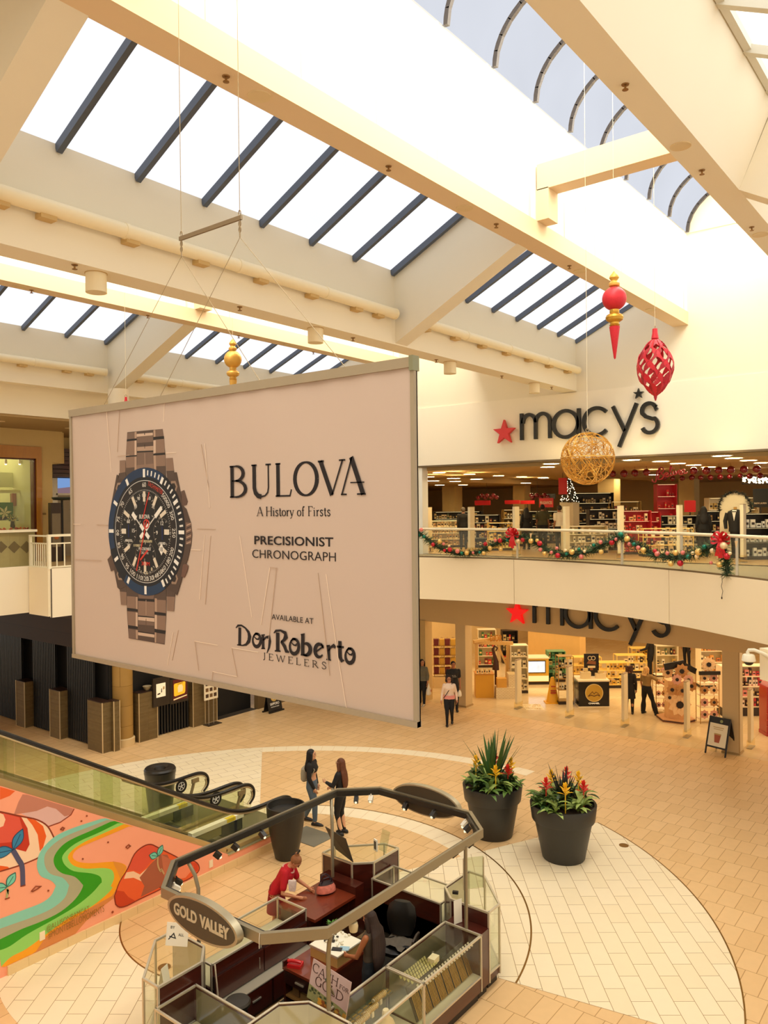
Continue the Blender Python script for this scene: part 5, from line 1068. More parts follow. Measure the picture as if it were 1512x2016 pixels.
# tiled parapet of the planter ledge
PF = Fr((0, 23.05, 0), (1, 0, 0))
def GP_(x, y): return PF.px(x*g1, 760+y*g1)
zl = GP_(200, 1450)[1]; xe = GP_(355, 1500)[0]; zb_ = 5.62
pp = thing('planter_parapet', 'olive tiled parapet with a row of dark diamonds and a white cap', 'parapet', (10.5, 23.05, zb_))
part('wall', MB().box(-5, xe-10.5, .055, .35, 0, zl-zb_), tiles('olive tile', (168, 156, 104), (156, 142, 92), (150, 134, 84), .3, .3, 0, .4, .004, off=0, var=.12), pp)
part('cap', MB().box(-5, xe-10.5+.02, -.06, .4, zl-zb_, zl-zb_+.07), mat('parapet cap', (244, 234, 206), .5), pp)
f = Fr((-10.5, .055, -zb_), (1, 0, 0))
for cx in (-110, 20, 150, 272):
    c = GP_(cx, 1598); hw_ = GP_(cx+62, 1598)[0]-c[0]; part('diamond', MB().plate(f, [(c[0]-hw_, c[1]), (c[0], c[1]-hw_*.95), (c[0]+hw_, c[1]), (c[0], c[1]+hw_*.95)], .001, .006), mat('dark diamond tile', (104, 90, 56), .4, var=.1), pp)
wr = thing('gallery_railing', 'white barred railing around the corner of the left gallery', 'railing', (11.96, 21.9, 5.58)); WR_ = mat('railing white', (246, 238, 210), .45)
mb = MB(); hz = .98
part('top_rail', MB().box(-.03, .03, 0, 1.1, hz-.05, hz).box(-.03, 7, -.03, .03, hz-.05, hz+.02), WR_, wr); part('mid_rail', MB().box(-.02, .02, 0, 1.1, hz-.27, hz-.23).box(0, 7, -.02, .02, hz-.27, hz-.23), WR_, wr)
part('bottom_rail', MB().box(-.02, .02, 0, 1.1, .02, .06).box(0, 7, -.02, .02, .02, .06), WR_, wr); part('corner_post', MB().box(-.045, .045, -.045, .045, -.02, hz+.02), WR_, wr); part('end_post', MB().box(-.035, .035, 1.03, 1.1, -.02, hz), WR_, wr)
for k in range(1, 9): part('bar', MB().box(-.012, .012, .12*k-.012, .12*k+.012, .06, hz-.23), WR_, wr)
for k in range(1, 30): part('bar', MB().box(.24*k-.014, .24*k+.014, -.014, .014, .06, hz-.23), WR_, wr)
# café bits seen beside the banner
lo = thing('louvre_canopy', 'dark brown slatted canopy over the window beside the flower shop', 'canopy', (15.9, 27.6, 8.1))
a = at(104, 940, Y=27.5); b = at(140, 884, Y=27.5)
mb = MB()
for k in range(7): mb.box(a.x-15.9, 2.2, -.1, .25, a.z-8.1+(b.z-a.z)*k/7+.02, a.z-8.1+(b.z-a.z)*(k+1)/7)
part('slats', mb, wood('louvre wood', (84, 42, 26), (60, 28, 18), 3, (.1, 1, 1)), lo); part('backing', MB().box(a.x-15.9, 2.2, .2, .35, a.z-8.1, b.z-8.1), BLACK, lo)
a = at(113, 971, Y=27.9); b = at(150, 941, Y=27.9)
struct('window_2', MB().box(a.x, 18.2, 27.92, 28.0, a.z, b.z), glow('evening sky through the gallery window', (124, 160, 214), .75)); struct('window_2_frame', MB().box(a.x-.06, 18.2, 27.88, 28.0, a.z-.08, a.z).box(a.x-.6, a.x, 27.88, 28, 5.55, b.z+.05), WHITE); struct('window_2_hills', MB().add([(a.x, 27.91, a.z), (18.2, 27.91, a.z), (18.2, 27.91, a.z+.5), (16.2, 27.91, a.z+.25), (a.x, 27.91, a.z+.18)], [(0, 1, 2, 3, 4)]), glow('distant hills', (150, 120, 130), .6))
struct('wall_gallery_under_window', MB().box(a.x, 18.2, 27.95, 28.1, 5.5, a.z-.08), mat('grey gallery wall', (172, 160, 140), .7))
a = at(99, 1046, Y=25.2); b = at(119, 990, Y=25.2)
t = thing('menu_stand', 'dark brown menu stand on the gallery beside the flower shop', 'sign', ((a.x+b.x)/2, 25.2, 5.55)); w_ = (b.x-a.x)/2; h_ = b.z-5.55
part('board', MB().box(-w_, w_, -.05, .12, 0, h_), mat('menu stand brown', (58, 40, 26), .45), t); part('panel', MB().box(-w_*.8, w_*.8, -.056, -.05, h_*.25, h_*.82), mat('menu panel', (128, 112, 84), .3, var=.2), t); part('emblem', MB().ball((0, -.06, h_*.42), .09, 12, 8, sc=(1, .2, 1)), mat('orange emblem', (196, 110, 50), .5), t)
for (px_, py_, lb) in ((122, 987, 'stacked dark café stools by the gallery window, upper'), (128, 1010, 'stacked dark café stools by the gallery window, lower')):
    c = at(px_, py_, Y=25.2); t = thing('cafe_stool', lb, 'stool', (c.x+(.55 if py_ > 1000 else 0), 25.2, c.z-.0)); part('seat', MB().lathe([(0, .03), (.28, .05), (.33, .1), (.33, .14), (0, .12)], n=18), mat('stool green black', (36, 44, 36), .5), t); part('stem', MB().cyl((0, 0, 5.55-c.z), (0, 0, .05), .04, n=8), BLACK, t)
# ================================================================ RESTAURANT FRONT (ground floor, left)
for y0, y1_, lb in ((33.0, 26.35, 'black slatted screen at the left picture edge'), (25.6, 24.15, 'black slatted screen between the two stone posts'), (23.45, 21.95, 'black slatted screen left of the corner posts')):
    t = thing('slat_screen', lb, 'screen', (13.4, (y0+y1_)/2, 0), group='black slatted screens of the restaurant'); n = int((y0-y1_)/.10)
    mb = MB()
    for k in range(n): y = y1_+(k+.5)*(y0-y1_)/n-(y0+y1_)/2; mb.box(-.05, .03, y-.028, y+.028, .03, 2.95)
    part('slats', mb, SL, t); part('rail', MB().box(.03, .07, (y1_-y0)/2, (y0-y1_)/2, 2.85, 2.95).box(.03, .07, (y1_-y0)/2, (y0-y1_)/2, 0.0, .06), BLACK, t)
STONE = tiles('ribbed stone', (132, 110, 70), (120, 98, 60), (92, 74, 44), .9, .045, 0, .6, .004, off=.4, var=.15, axes=(radians(90), 0, 0)); STONEX = tiles('ribbed stone side', (96, 84, 62), (86, 74, 54), (62, 52, 36), .9, .045, 0, .6, .004, off=.4, var=.15, axes=(radians(90), 0, radians(90)))
ED = mat('steel corner strip', (220, 200, 160), .35, .5)
def post(x0, x1_, y0, y1_, h, lb, edges):
    t = thing('stone_post', lb, 'post', ((x0+x1_)/2, (y0+y1_)/2, 0), group='stone clad posts of the restaurant'); a, b = (x1_-x0)/2, (y1_-y0)/2
    part('cladding', MB().box(-a, a, -b, b, 0, h), STONE, t); part('cap', MB().box(-a-.005, a+.005, -b-.005, b+.005, h, h+.02), mat('dark post cap', (50, 30, 20), .4), t)
    for ex, ey in edges: part('corner_strip', MB().box(ex*a-.012, ex*a+.012, ey*b-.012, ey*b+.012, 0, h+.015), ED, t)
post(13.12, 13.5, 25.72, 26.3, 1.52, 'leftmost stone clad post among the black slats', [(-1, -1), (-1, 1)]); post(13.12, 13.5, 23.5, 24.1, 1.52, 'stone clad post between two slatted screens', [(-1, -1), (-1, 1)])
post(13.12, 13.42, 21.1, 21.9, 1.5, 'stone clad corner post left of the round column', [(-1, -1)]); post(13.43, 13.63, 20.98, 21.3, 1.5, 'narrow stone clad post touching the round column', [(-1, -1), (1, -1)])
post(14.42, 15.1, 21.15, 21.5, 1.52, 'wide stone clad post right of the round column', [(-1, -1), (1, -1)]); post(16.5, 17.0, 21.15, 21.5, 1.52, 'stone clad post beside the photo board', [(-1, -1), (1, -1)]); post(17.05, 17.55, 21.2, 21.5, 1.5, 'stone clad post at the restaurant doorway', [(1, -1)])
t = thing('slat_screen', 'black slatted screen below the two framed posters', 'screen', (15.8, 21.36, 0), group='black slatted screens of the restaurant'); mb = MB()
for k in range(12): mb.box(-.65+k*.113-.03, -.65+k*.113+.03, -.06, .02, 0.02, 1.25)
part('slats', mb, SL, t); part('rail', MB().box(-.68, .68, .02, .06, 1.2, 1.26).box(-.68, .68, .02, .06, .0, .06), BLACK, t)
RF = Fr((0, 21.1, 0), (1, 0, 0)); k6 = 370/1512
def R6(x, y): return RF.px(250+x*k6, 1260+y*k6)
def framed(x0, y0, x1_, y1_, inn, lb, fill):
    a = R6(x0, y1_); b = R6(x1_, y0); t = thing('framed_poster', lb, 'poster', RF.p((a[0]+b[0])/2, a[1], 0)); w_, h_ = (b[0]-a[0])/2, b[1]-a[1]
    part('frame', MB().box(-w_, w_, -.02, .05, 0, h_), mat('dark poster case', (44, 34, 24), .35), t); i0 = R6(inn[0], inn[3]); i1 = R6(inn[2], inn[1]); cx = (a[0]+b[0])/2
    part('sheet', MB().box(i0[0]-cx, i1[0]-cx, -.03, -.02, i0[1]-a[1], i1[1]-a[1]), fill, t); return t, (i0[0]-cx, i0[1]-a[1], i1[0]-cx, i1[1]-a[1])
t, q = framed(210, 285, 340, 545, (233, 340, 305, 465), 'framed poster of a white sheet with a dark figure beside the round column', mat('poster white', (250, 238, 206), .5, emit=.25))
f = Fr((0, -.03, 0), (1, 0, 0)); L = lambda a, b: (q[0]+(q[2]-q[0])*a, q[1]+(q[3]-q[1])*b)
part('print', MB().plate(f, [L(.5, .3), L(.62, .35), L(.6, .62), L(.54, .62)], 0, .003).plate(f, [L(.1, .18), L(.42, .22), L(.4, .32), L(.12, .28)], 0, .003).plate(f, [L(.7, .5), L(.9, .55), L(.88, .75), L(.72, .72)], 0, .003, 1), [mat('print dark', (60, 44, 26), .6), mat('print tan', (200, 170, 110), .6)], t)
t, q = framed(345, 290, 490, 520, (368, 300, 478, 490), 'framed poster with a yellow panel on dark red beside the white poster', mat('poster dark red', (92, 26, 20), .5, emit=.15))
L = lambda a, b: (q[0]+(q[2]-q[0])*a, q[1]+(q[3]-q[1])*b)
mb = MB().plate(f, [L(.06, .24), L(.14, .2), L(.8, .26), L(.86, .34), L(.88, .8), L(.8, .84), L(.1, .82), L(.05, .76)], 0, .003).plate(f, [L(.34, .36), L(.66, .38), L(.7, .6), L(.62, .72), L(.4, .72), L(.32, .6)], 0, .005, 1)
mb.plate(f, [L(.02, .02), L(.98, .12), L(.98, .17), L(.02, .08)], 0, .004, 1).plate(f, [L(.3, .76), L(.7, .78), L(.7, .80), L(.3, .78)], 0, .005, 2)
part('print', mb, [mat('poster yellow', (244, 190, 40), .5, emit=.3), mat('poster cream', (250, 226, 170), .5, emit=.2), mat('print dark', (60, 44, 26))], t)
# photo board on two thin legs
a = RF.px(250+625*k6, 1260+490*k6)
t = thing('photo_board', 'white board of small dish photos on two thin legs by the restaurant door', 'sign', (17.0, 20.95, 0)); f = Fr((-17.0, -20.95+20.95, 0), (1, 0, 0)); BFp = Fr((0, 20.95, 0), (1, 0, 0))
c0, c1 = BFp.px(250+622*k6, 1260+490*k6), BFp.px(250+728*k6, 1260+330*k6)
mb = MB().box(c0[0]-17, c1[0]-17, -.015, .015, c0[1], c1[1]+.25); part('board', mb, mat('board white', (248, 236, 206), .5), t)
mb = MB()
for i in range(3):
    for j in range(4): x0 = c0[0]-17+.05+(c1[0]-c0[0]-.06)*i/3; z0 = c0[1]+.08+.2*j; mb.box(x0, x0+.12, -.019, -.015, z0, z0+.12, (i+j) % 2)
part('photo_print', mb, [mat('dish photo', (76, 52, 34), .5, var=.5, scale=30), mat('dish photo b', (120, 88, 52), .5, var=.5, scale=30)], t)
for d in (.32, .68): x_ = c0[0]-17+(c1[0]-c0[0])*d; part('leg', MB().cyl((x_, 0, .02), (x_, 0, c0[1]), .012, n=8), STEEL, t)
part('base', MB().box(c0[0]-17+.05, c1[0]-17+.05, -.16, .16, 0, .02), mat('board base', (60, 46, 30), .5), t)
# A-board with beer emblem
q = at(538, 1400, z=0); t = thing('pavement_sign', 'black beer A-board with a gold star badge at the restaurant doorway', 'sign', (q.x, q.y, 0))
f = Fr((0, -.14, 0), (1, 0, .0), (0, .22, 1)); f0 = Fr((0, .14, 0), (1, 0, 0), (0, -.22, 1))
part('front_panel', MB().plate(f, [(-.33, 0), (.33, 0), (.33, .72), (-.33, .72)], -.02, 0), SATIN, t); part('rear_panel', MB().plate(f0, [(-.33, 0), (.33, 0), (.33, .72), (-.33, .72)], -.02, 0), SATIN, t)
part('badge', MB().plate(f, arc(0, .52, .15, 0, 360, 20)[:-1], 0, .004).plate(f, star(0, .52, .1), .004, .007, 1), [mat('badge gold', (206, 170, 90), .4), WHITE], t); part('lettering', text_mesh('SAPPORO', f, -.22, .25, .44, .09, .001, .005, .02), WHITE, t); part('lettering', text_mesh('PREMIUM BEER', f, -.2, .17, .4, .035, .001, .005), WHITE, t); part('foot', MB().box(-.36, .36, -.2, -.14, 0, .05).box(-.36, .36, .14, .2, 0, .05), SATIN, t)
struct('floor_restaurant', MB().box(17.6, 19.4, 21.2, 26, 0.0, .004), mat('dark entrance carpet', (56, 44, 30), .8))
t = thing('bowl', 'small white bowl on the wide stone post by the round column', 'bowl', (14.85, 21.33, 1.545)); part('body', MB().lathe([(0, 0), (.07, .0), (.13, .10), (.14, .13), (.12, .12), (.05, .03), (0, .03)], n=18), mat('bowl glaze', (168, 150, 116), .3), t)
# ================================================================ JEWELLERY KIOSK
ALF = mat('showcase aluminium', (214, 204, 180), .35, .5, var=.03)
CASEG = glass('showcase glass', (253, 254, 251), gloss=.8)
KICK = mat('kick board', (44, 36, 28), .6)
LINER = mat('showcase liner', (206, 196, 160), .6)
def tower(cx, cy, sx, sy, label, things_in=()):
    """corner showcase: glass towards the aisle, veneer towards its neighbours"""
    t = thing('corner_showcase', label, 'display case', (cx, cy, 0), group='corner showcases of the kiosk')
    P = [(-.475, -.20), (-.22, -.475), (.475, -.475), (.475, -.16), (-.16, .475), (-.475, .475)]
    Q = [(x*sx, y*sy) for x, y in P]
    if sx*sy < 0: Q = Q[::-1]
    ins = lambda k: [(x*k, y*k) for x, y in Q]
    part('kick_board', MB().prism(ins(.86), 0, .14), KICK, t)
    part('base', MB().prism(ins(.98), .14, .26), MAHOG, t)
    part('inner_lining', MB().prism([(x*.94, y*.94) for x, y in Q], .276, .28), LINER, t)
    def edge(i): a, b = P[i], P[(i+1) % 6]; return (a[0]*sx, a[1]*sy), (b[0]*sx, b[1]*sy)
    zt = 1.2
    for i in (0, 1, 5):
        a, b = edge(i); part('inner_lining', MB().beam((a[0]*.95, a[1]*.95, .73), (b[0]*.95, b[1]*.95, .73), .006, .9), LINER, t); part('veneer_panel', MB().beam((a[0]*.985, a[1]*.985, .73), (b[0]*.985, b[1]*.985, .73), .02, .94), MAHOG, t)
    for i in (2, 3, 4):
        a, b = edge(i); part('glass_pane', MB().beam((a[0]*.985, a[1]*.985, .73), (b[0]*.985, b[1]*.985, .73), .008, .94), CASEG, t)
    part('glass_top', MB().prism(ins(.985), zt-.012, zt-.004), CASEG, t)
    part('glass_shelf', MB().prism(ins(.95), .70, .706), CASEG, t)
    part('inner_floor', MB().prism(ins(.96), .26, .275), LINER, t)
    mb = MB()
    for i in range(6):
        a, b = edge(i); mb.beam((a[0], a[1], zt-.008), (b[0], b[1], zt-.008), .03, .03); mb.beam((a[0], a[1], .27), (b[0], b[1], .27), .025, .025)
        mb.box(a[0]-.014, a[0]+.014, a[1]-.014, a[1]+.014, .14, zt)
    part('frame', mb, ALF, t)
    return t
TW = {'fr': tower(10.60, 6.52, 1, -1, 'corner glass showcase at the right end of the kiosk, holding a clear leaflet rack'), 'br': tower(10.60, 8.94, 1, 1, 'corner glass showcase at the far side of the kiosk, small signs on its top'),
      'bl': tower(6.475, 8.94, -1, 1, 'corner glass showcase at the left of the kiosk with tilted white cards inside'), 'fl': tower(6.475, 6.52, -1, -1, 'corner glass showcase at the bottom picture edge beside the cash sign')}
def low_case(x0, x1, y0, y1, side, label, splits=(), zb=.42, inner='x'):
    """counter showcase; side = which way its glass front looks: '-y' '+y' '-x' '+x'"""
    cx, cy = (x0+x1)/2, (y0+y1)/2; t = thing('counter_showcase', label, 'display case', (cx, cy, 0), group='counter showcases of the kiosk')
    a, b = (x1-x0)/2, (y1-y0)/2; zt = .97
    part('kick_board', MB().box(-a*.97, a*.97, -b*.85, b*.85, 0, .14), KICK, t)
    part('base', MB().box(-a, a, -b, b, .14, zb), MAHOG, t); part('inner_floor', MB().box(-a*.98, a*.98, -b*.96, b*.96, zb, zb+.012), LINER, t)
    F_ = {'-y': ((-a, a, -b, -b+.008), (-a, a, b-.02, b)), '+y': ((-a, a, b-.008, b), (-a, a, -b, -b+.02)), '-x': ((-a, -a+.008, -b, b), (a-.02, a, -b, b)), '+x': ((a-.008, a, -b, b), (-a, -a+.02, -b, b))}[side]
    g, v = F_; part('glass_front', MB().box(g[0], g[1], g[2], g[3], zb, zt), CASEG, t); part('back_panel', MB().box(v[0], v[1], v[2], v[3], .14, zt-.01), MAHOG, t); part('inner_lining', MB().box(v[0]+(.03 if v[0] < 0 and v[1] > 0 else -.004 if v[0] > 0 else .006), v[1]-(.03 if v[0] < 0 and v[1] > 0 else .006 if v[0] > 0 else -.004), v[2]+(.03 if v[2] < 0 and v[3] > 0 else -.004 if v[2] > 0 else .006), v[3]-(.03 if v[2] < 0 and v[3] > 0 else .006 if v[2] > 0 else -.004), zb+.02, zt-.03), mat('olive lining', (120, 112, 82), .7), t)
    ends = ((-a, -a+.006, -b, b), (a-.006, a, -b, b)) if side[1] == 'y' else ((-a, a, -b, -b+.006), (-a, a, b-.006, b))
    for e in ends: part('glass_end', MB().box(*e, zb, zt), CASEG, t)
    part('glass_top', MB().box(-a, a, -b, b, zt-.008, zt), CASEG, t)
    mb = MB()
    for sx in (-1, 1):
        mb.box(sx*a-.014, sx*a+.014, -b-.014, b+.014, zt-.018, zt+.008)
        for sy in (-1, 1): mb.box(sx*a-.012, sx*a+.012, sy*b-.012, sy*b+.012, .14, zt)
    for sy in (-1, 1): mb.box(-a, a, sy*b-.014, sy*b+.014, zt-.018, zt+.008); mb.box(-a, a, sy*b-.012, sy*b+.012, zb-.012, zb+.012)
    for s_ in splits:
        if side[1] == 'y': mb.box(s_-cx-.012, s_-cx+.012, -b, b, zt-.012, zt+.009); [mb.box(s_-cx-.012, s_-cx+.012, sy*b-.012, sy*b+.012, zb, zt) for sy in (-1, 1)]
        else: mb.box(-a, a, s_-cy-.012, s_-cy+.012, zt-.012, zt+.009)
    part('frame', mb, ALF, t)
    return t
low_case(8.42, 9.87, 6.03, 6.66, '-y', 'counter showcase full of long gold chains at the right front of the kiosk', zb=.36)
low_case(6.97, 8.40, 6.03, 6.66, '-y', 'counter showcase with bangles and a necklace bust behind the cash sign', zb=.36)
low_case(5.93, 6.56, 7.02, 8.42, '-x', 'counter showcase with a white ring box at the bottom left of the kiosk', zb=.5)
low_case(6.98, 8.86, 8.62, 9.25, '+y', 'long counter showcase behind the stool, veneer towards the kiosk inside', (7.9,), zb=.62)
low_case(10.28, 10.87, 7.02, 8.42, '+x', 'counter showcase at the right side of the kiosk between two corner showcases', zb=.62)
t = thing('customer_desk', 'mahogany desk in the kiosk where the woman in red leans', 'desk', (9.36, 8.86, 0))
part('top', MB().box(-.48, .5, -.42, .38, .80, .845), wood('desk veneer', (132, 54, 28), (108, 42, 22), 2, (.3, 1.5, .3), .3, .4), t); part('side_panel', MB().box(-.48, -.44, -.3, .34, 0, .8), MAHOG, t); part('side_panel', MB().box(.46, .5, -.3, .34, 0, .8), MAHOG, t); part('front_panel', MB().box(-.44, .46, .30, .34, .05, .8), MAHOG, t); part('raised_ledge', MB().box(.5, .72, -.42, .38, .14, .97), MAHOG, t)
t = thing('corner_ledge', 'narrow mahogany ledge at the kiosk corner holding the front pole', 'ledge', (10.0, 6.35, 0)); part('body', MB().box(-.12, .115, -.31, .31, .14, .965), MAHOG, t); part('kick_board', MB().box(-.12, .115, -.26, .26, 0, .14), KICK, t)
# cabinets and drawers under the long showcase
HNDL = mat('bar handle', (214, 206, 186), .3, .7)
t = thing('drawer_unit', 'low mahogany drawer unit under the long showcase beside the stool', 'drawers', (7.92, 8.50, 0))
part('carcass', MB().box(-.92, .92, -.1, .115, .04, .42), DARKMAH, t); part('top_edge', MB().box(-.92, .92, -.115, .115, .42, .435), ALF, t)
for x in (-.46, .46): d = part('drawer', MB().box(x-.44, x+.44, -.112, -.1, .07, .40), MAHOG, t); part('handle', MB().box(x+.06, x+.22, -.13, -.112, .25, .27), HNDL, d)
t = thing('cabinet', 'mahogany cupboard front below the long showcase', 'cabinet', (7.92, 8.59, .44))
part('carcass', MB().box(-.92, .92, -.015, .025, 0, .36), DARKMAH, t)
for x in (-.46, .46): d = part('door', MB().box(x-.45, x+.45, -.025, -.015, .02, .35), MAHOG, t); part('handle', MB().box(x+.36, x+.37, -.035, -.025, .1, .26), HNDL, d)
# island counter
t = thing('island_counter', 'mahogany island counter with an open shelf in the middle of the kiosk', 'counter', (8.28, 7.68, 0)); DV = wood('desk veneer', (132, 54, 28), (108, 42, 22))
part('top', MB().box(-.5, .5, -.32, .36, .74, .78), DV, t); part('back_panel', MB().box(.46, .5, -.3, .34, .04, .74), DARKMAH, t); part('side_panel', MB().box(-.48, .46, .32, .36, .04, .74), MAHOG, t); part('side_panel', MB().box(-.48, .46, -.32, -.29, .04, .74), MAHOG, t); part('shelf', MB().box(-.48, .46, -.29, .32, .36, .385), mat('shelf board', (150, 112, 60), .5), t)
d = part('drawer', MB().box(-.5, -.485, -.29, .32, .56, .73), DARKMAH, t); part('handle', MB().box(-.52, -.5, -.06, .1, .635, .655), HNDL, d); part('lip', MB().box(-.5, -.4, .33, .36, .78, .86), MAHOG, t)
for k, (y, w_, h_, c) in enumerate(((-.2, .14, .12, (190, 160, 96)), (.0, .16, .08, (150, 120, 70)), (.17, .12, .13, (120, 90, 50)))):
    for z, zz in ((.387, 0), (.06, 1)): tag(obj('storage_box', MB().rbox(0, 0, h_/2, .3, w_, h_), mat('storage box %d' % k, c, .7), group='boxes on the island shelves'), 'small cardboard box on the %s shelf of the island counter' % ('open middle', 'dark bottom')[zz], 'box').location = (8.0, 7.68+y, z)
t = thing('tray_case', 'shallow white topped glass tray case on the island counter', 'display case', (8.47, 7.62, .78)); part('body', MB().box(-.26, .26, -.24, .28, 0, .15), mat('tray case side', (206, 170, 104), .4), t); part('top', MB().box(-.27, .27, -.25, .29, .15, .17), mat('tray case top', (248, 242, 220), .35), t); part('edge', MB().box(-.275, -.265, -.25, .29, .14, .172), ALF, t)
tag(obj('smartphone', MB().rbox(0, 0, .006, .08, .15, .012, .5), SATIN), 'black smartphone on the white tray case', 'phone').location = (8.34, 7.5, .95)
tag(obj('pouch', MB().rbox(0, 0, .004, .1, .14, .008, .5), mat('pale blue card', (160, 196, 214), .6)), 'pale blue card beside the smartphone', 'card').location = (8.42, 7.43, .95)
t = thing('desk_phone', 'red desk telephone on the island counter', 'phone', (7.9, 7.9, .78), .4); RP = mat('glossy red plastic', (206, 36, 40), .25); part('base', MB().box(-.07, .07, -.1, .1, 0, .045), RP, t); part('handset', MB().tube([(-.03, -.1, .075), (-.03, -.04, .088), (-.03, .04, .088), (-.03, .1, .075)], .024, 10), RP, t)
random.seed(8)
for k in range(26):
    tag(obj('jewellery_bag', MB().rbox(0, 0, .012, random.uniform(.02, .045), random.uniform(.02, .045), random.uniform(.012, .03), random.random()*3), mat('packet %d' % (k % 3), ((250, 244, 226), (226, 214, 186), (60, 50, 40))[k % 3], .5), group='small packets on the tray case'), 'tiny packets strewn on the white tray case', 'packet').location = (8.47+random.uniform(-.1, .25), 7.62+random.uniform(-.1, .27), .95)
t = thing('desk_plant', 'small green plant on the island counter by the seller', 'plant', (8.72, 7.93, .95)); part('pot', MB().lathe([(0, 0), (.035, 0), (.045, .06), (0, .055)], n=12), WHITE, t); mb = MB()
for k in range(18): a = random.random()*6.3; d = Vector((cos(a), sin(a), random.uniform(.2, 1.4))).normalized(); s_ = d.cross(Vector((0, 0, 1))).normalized()*.018; c = Vector((0, 0, .06)); L = random.uniform(.06, .12); mb.add([c, c+d*L*.5+s_, c+d*L, c+d*L*.5-s_], [(0, 1, 2, 3)])
part('leaves', mb, mat('desk plant leaf', (96, 150, 60), .5, var=.2), t)
t = thing('bar_stool', 'round black padded stool inside the kiosk', 'stool', (7.02, 8.13, 0)); part('seat', MB().lathe([(0, .56), (.16, .56), (.18, .59), (.18, .62), (.16, .645), (0, .65)], n=28), mat('stool vinyl', (54, 48, 38), .35), t)
for k in range(4): a = pi/4+k*pi/2; part('leg', MB().cyl((.11*cos(a), .11*sin(a), .56), (.2*cos(a), .2*sin(a), 0), .014, n=8), BLACK, t)
part('foot_ring', MB().tube([(.165*cos(q*pi/10), .165*sin(q*pi/10), .24) for q in range(20)], .01, 6, closed=True), BLACK, t)
t = thing('office_chair', 'black office chair with a garment over its arm behind the seller', 'chair', (9.55, 7.35, 0), radians(200)); LE = mat('black leather', (15, 14, 13), .35)
part('seat', MB().loft([[(.27*cos(a)*k, .26*sin(a)*k, z) for a in [q*2*pi/16 for q in range(16)]] for z, k in ((.44, .8), (.47, 1), (.52, 1), (.55, .8))]), LE, t)
bk = MB(); R_ = []
for z, wd, d in ((.58, .17, -.22), (.70, .23, -.25), (.85, .25, -.28), (.98, .22, -.31), (1.05, .13, -.33)): R_.append([(d+.045*cos(a), wd*sin(a), z) for a in [q*2*pi/14 for q in range(14)]])
part('backrest', bk.loft(R_), LE, t)
for s_ in (-1, 1): part('armrest', MB().tube([(-.2, s_*.27, .5), (-.16, s_*.31, .68), (.0, s_*.32, .73), (.16, s_*.31, .70), (.18, s_*.27, .52)], .02, 8), mat('chair arm', (70, 62, 52), .4), t)
part('gas_lift', MB().cyl((0, 0, .1), (0, 0, .45), .03, n=10), BLACK, t)
for k in range(5): a = k*2*pi/5; part('leg', MB().tube([(0, 0, .12), (.18*cos(a), .18*sin(a), .09), (.28*cos(a), .28*sin(a), .06)], .02, 8).ball((.28*cos(a), .28*sin(a), .03), .03, 8, 6), BLACK, t)
gm = MB(); random.seed(2); vs = []; fs = []
for i in range(9):
    for j in range(9): vs.append((.02+.05*(i-4)+random.uniform(-.012, .012), .0+.055*(j-4), .585+.03*sin(i*1.1+j*.7)+.02*random.random()-.01*abs(j-4)))
for i in range(8):
    for j in range(8): fs.append((i*9+j, i*9+j+1, i*9+j+10, i*9+j+9))
g_ = obj('folded_garment', gm.add(vs, fs), mat('grey knit', (92, 84, 72), .8, var=.2, scale=20)); tag(g_, 'grey knitted garment dropped on the office chair seat', 'garment'); g_.location = (9.55, 7.35, 0)
tag(obj('kiosk_carpet', MB().prism([(6.7, 7.0), (7.0, 6.75), (10.1, 6.75), (10.2, 7.0), (10.2, 8.4), (10.0, 8.55), (8.9, 8.38), (6.98, 8.38), (6.7, 8.4)], .001, .012), mat('dark carpet', (46, 44, 36), .9, var=.1, scale=30)), 'dark carpet covering the floor inside the kiosk', 'carpet')
# ---- jewellery
CHG = mat('gold chain', (196, 150, 60), .3, .8, var=.2, scale=40); BANG = mat('yellow gold', (232, 190, 84), .25, .7)
t = thing('chain_board', 'dark slanted board for chains in the right front showcase', 'display board', (9.14, 6.2, .38)); part('board', MB().obox((0, .06, .20), (.70, 0, 0), (0, .09, .20), (0, -.008, .004)), mat('dark velvet', (52, 44, 26), .8), t)
random.seed(6)
for k in range(46):
    x = 8.47+k*.0255+(k//6)*.026
    L = random.uniform(.30, .36)
    tag(obj('gold_chain', MB().box(-.004 if k % 3 else -.006, .004, -.004, .002, 0, L), CHG, group='gold chains on the slanted board'), 'gold chain hanging on the slanted board in the right front showcase', 'necklace'); o = bpy.context.scene.objects[-1] if False else COL.objects[-1]
    o.location = (x, 6.145, .40); o.rotation_euler = (-.42, .0, .0)
t = thing('glass_tier', 'glass tier across the right front showcase', 'shelf', (9.14, 6.42, .80)); part('glass', MB().box(-.71, .71, -.2, .2, 0, .006), CASEG, t)
def card(x, y, z, c, lb, g): o = obj('jewellery_card', MB().obox((0, 0, .02), (.018, 0, 0), (0, .012, .016), (0, -.003, .002)), mat('card %s' % (c,), c, .5, var=.2, scale=60), group=g); tag(o, lb, 'card'); o.location = (x, y, z)
for i in range(20):
    for j in range(2): card(8.50+i*.067, 6.13+j*.06, .815, (206, 196, 164), 'earring cards in front rows of the right front showcase', 'front rows of earring cards')
for i in range(12):
    for j in range(4): card(8.52+i*.052, 6.30+j*.065, .815, (190, 180, 110), 'gold earring cards in the middle rows of the right front showcase', 'middle rows of earring cards')
tag(obj('gift_box', MB().rbox(0, 0, .04, .15, .11, .08, .1), mat('ivory gift box', (244, 228, 186), .5)), 'ivory gift box in the middle of the right front showcase', 'box').location = (9.12, 6.36, .807)
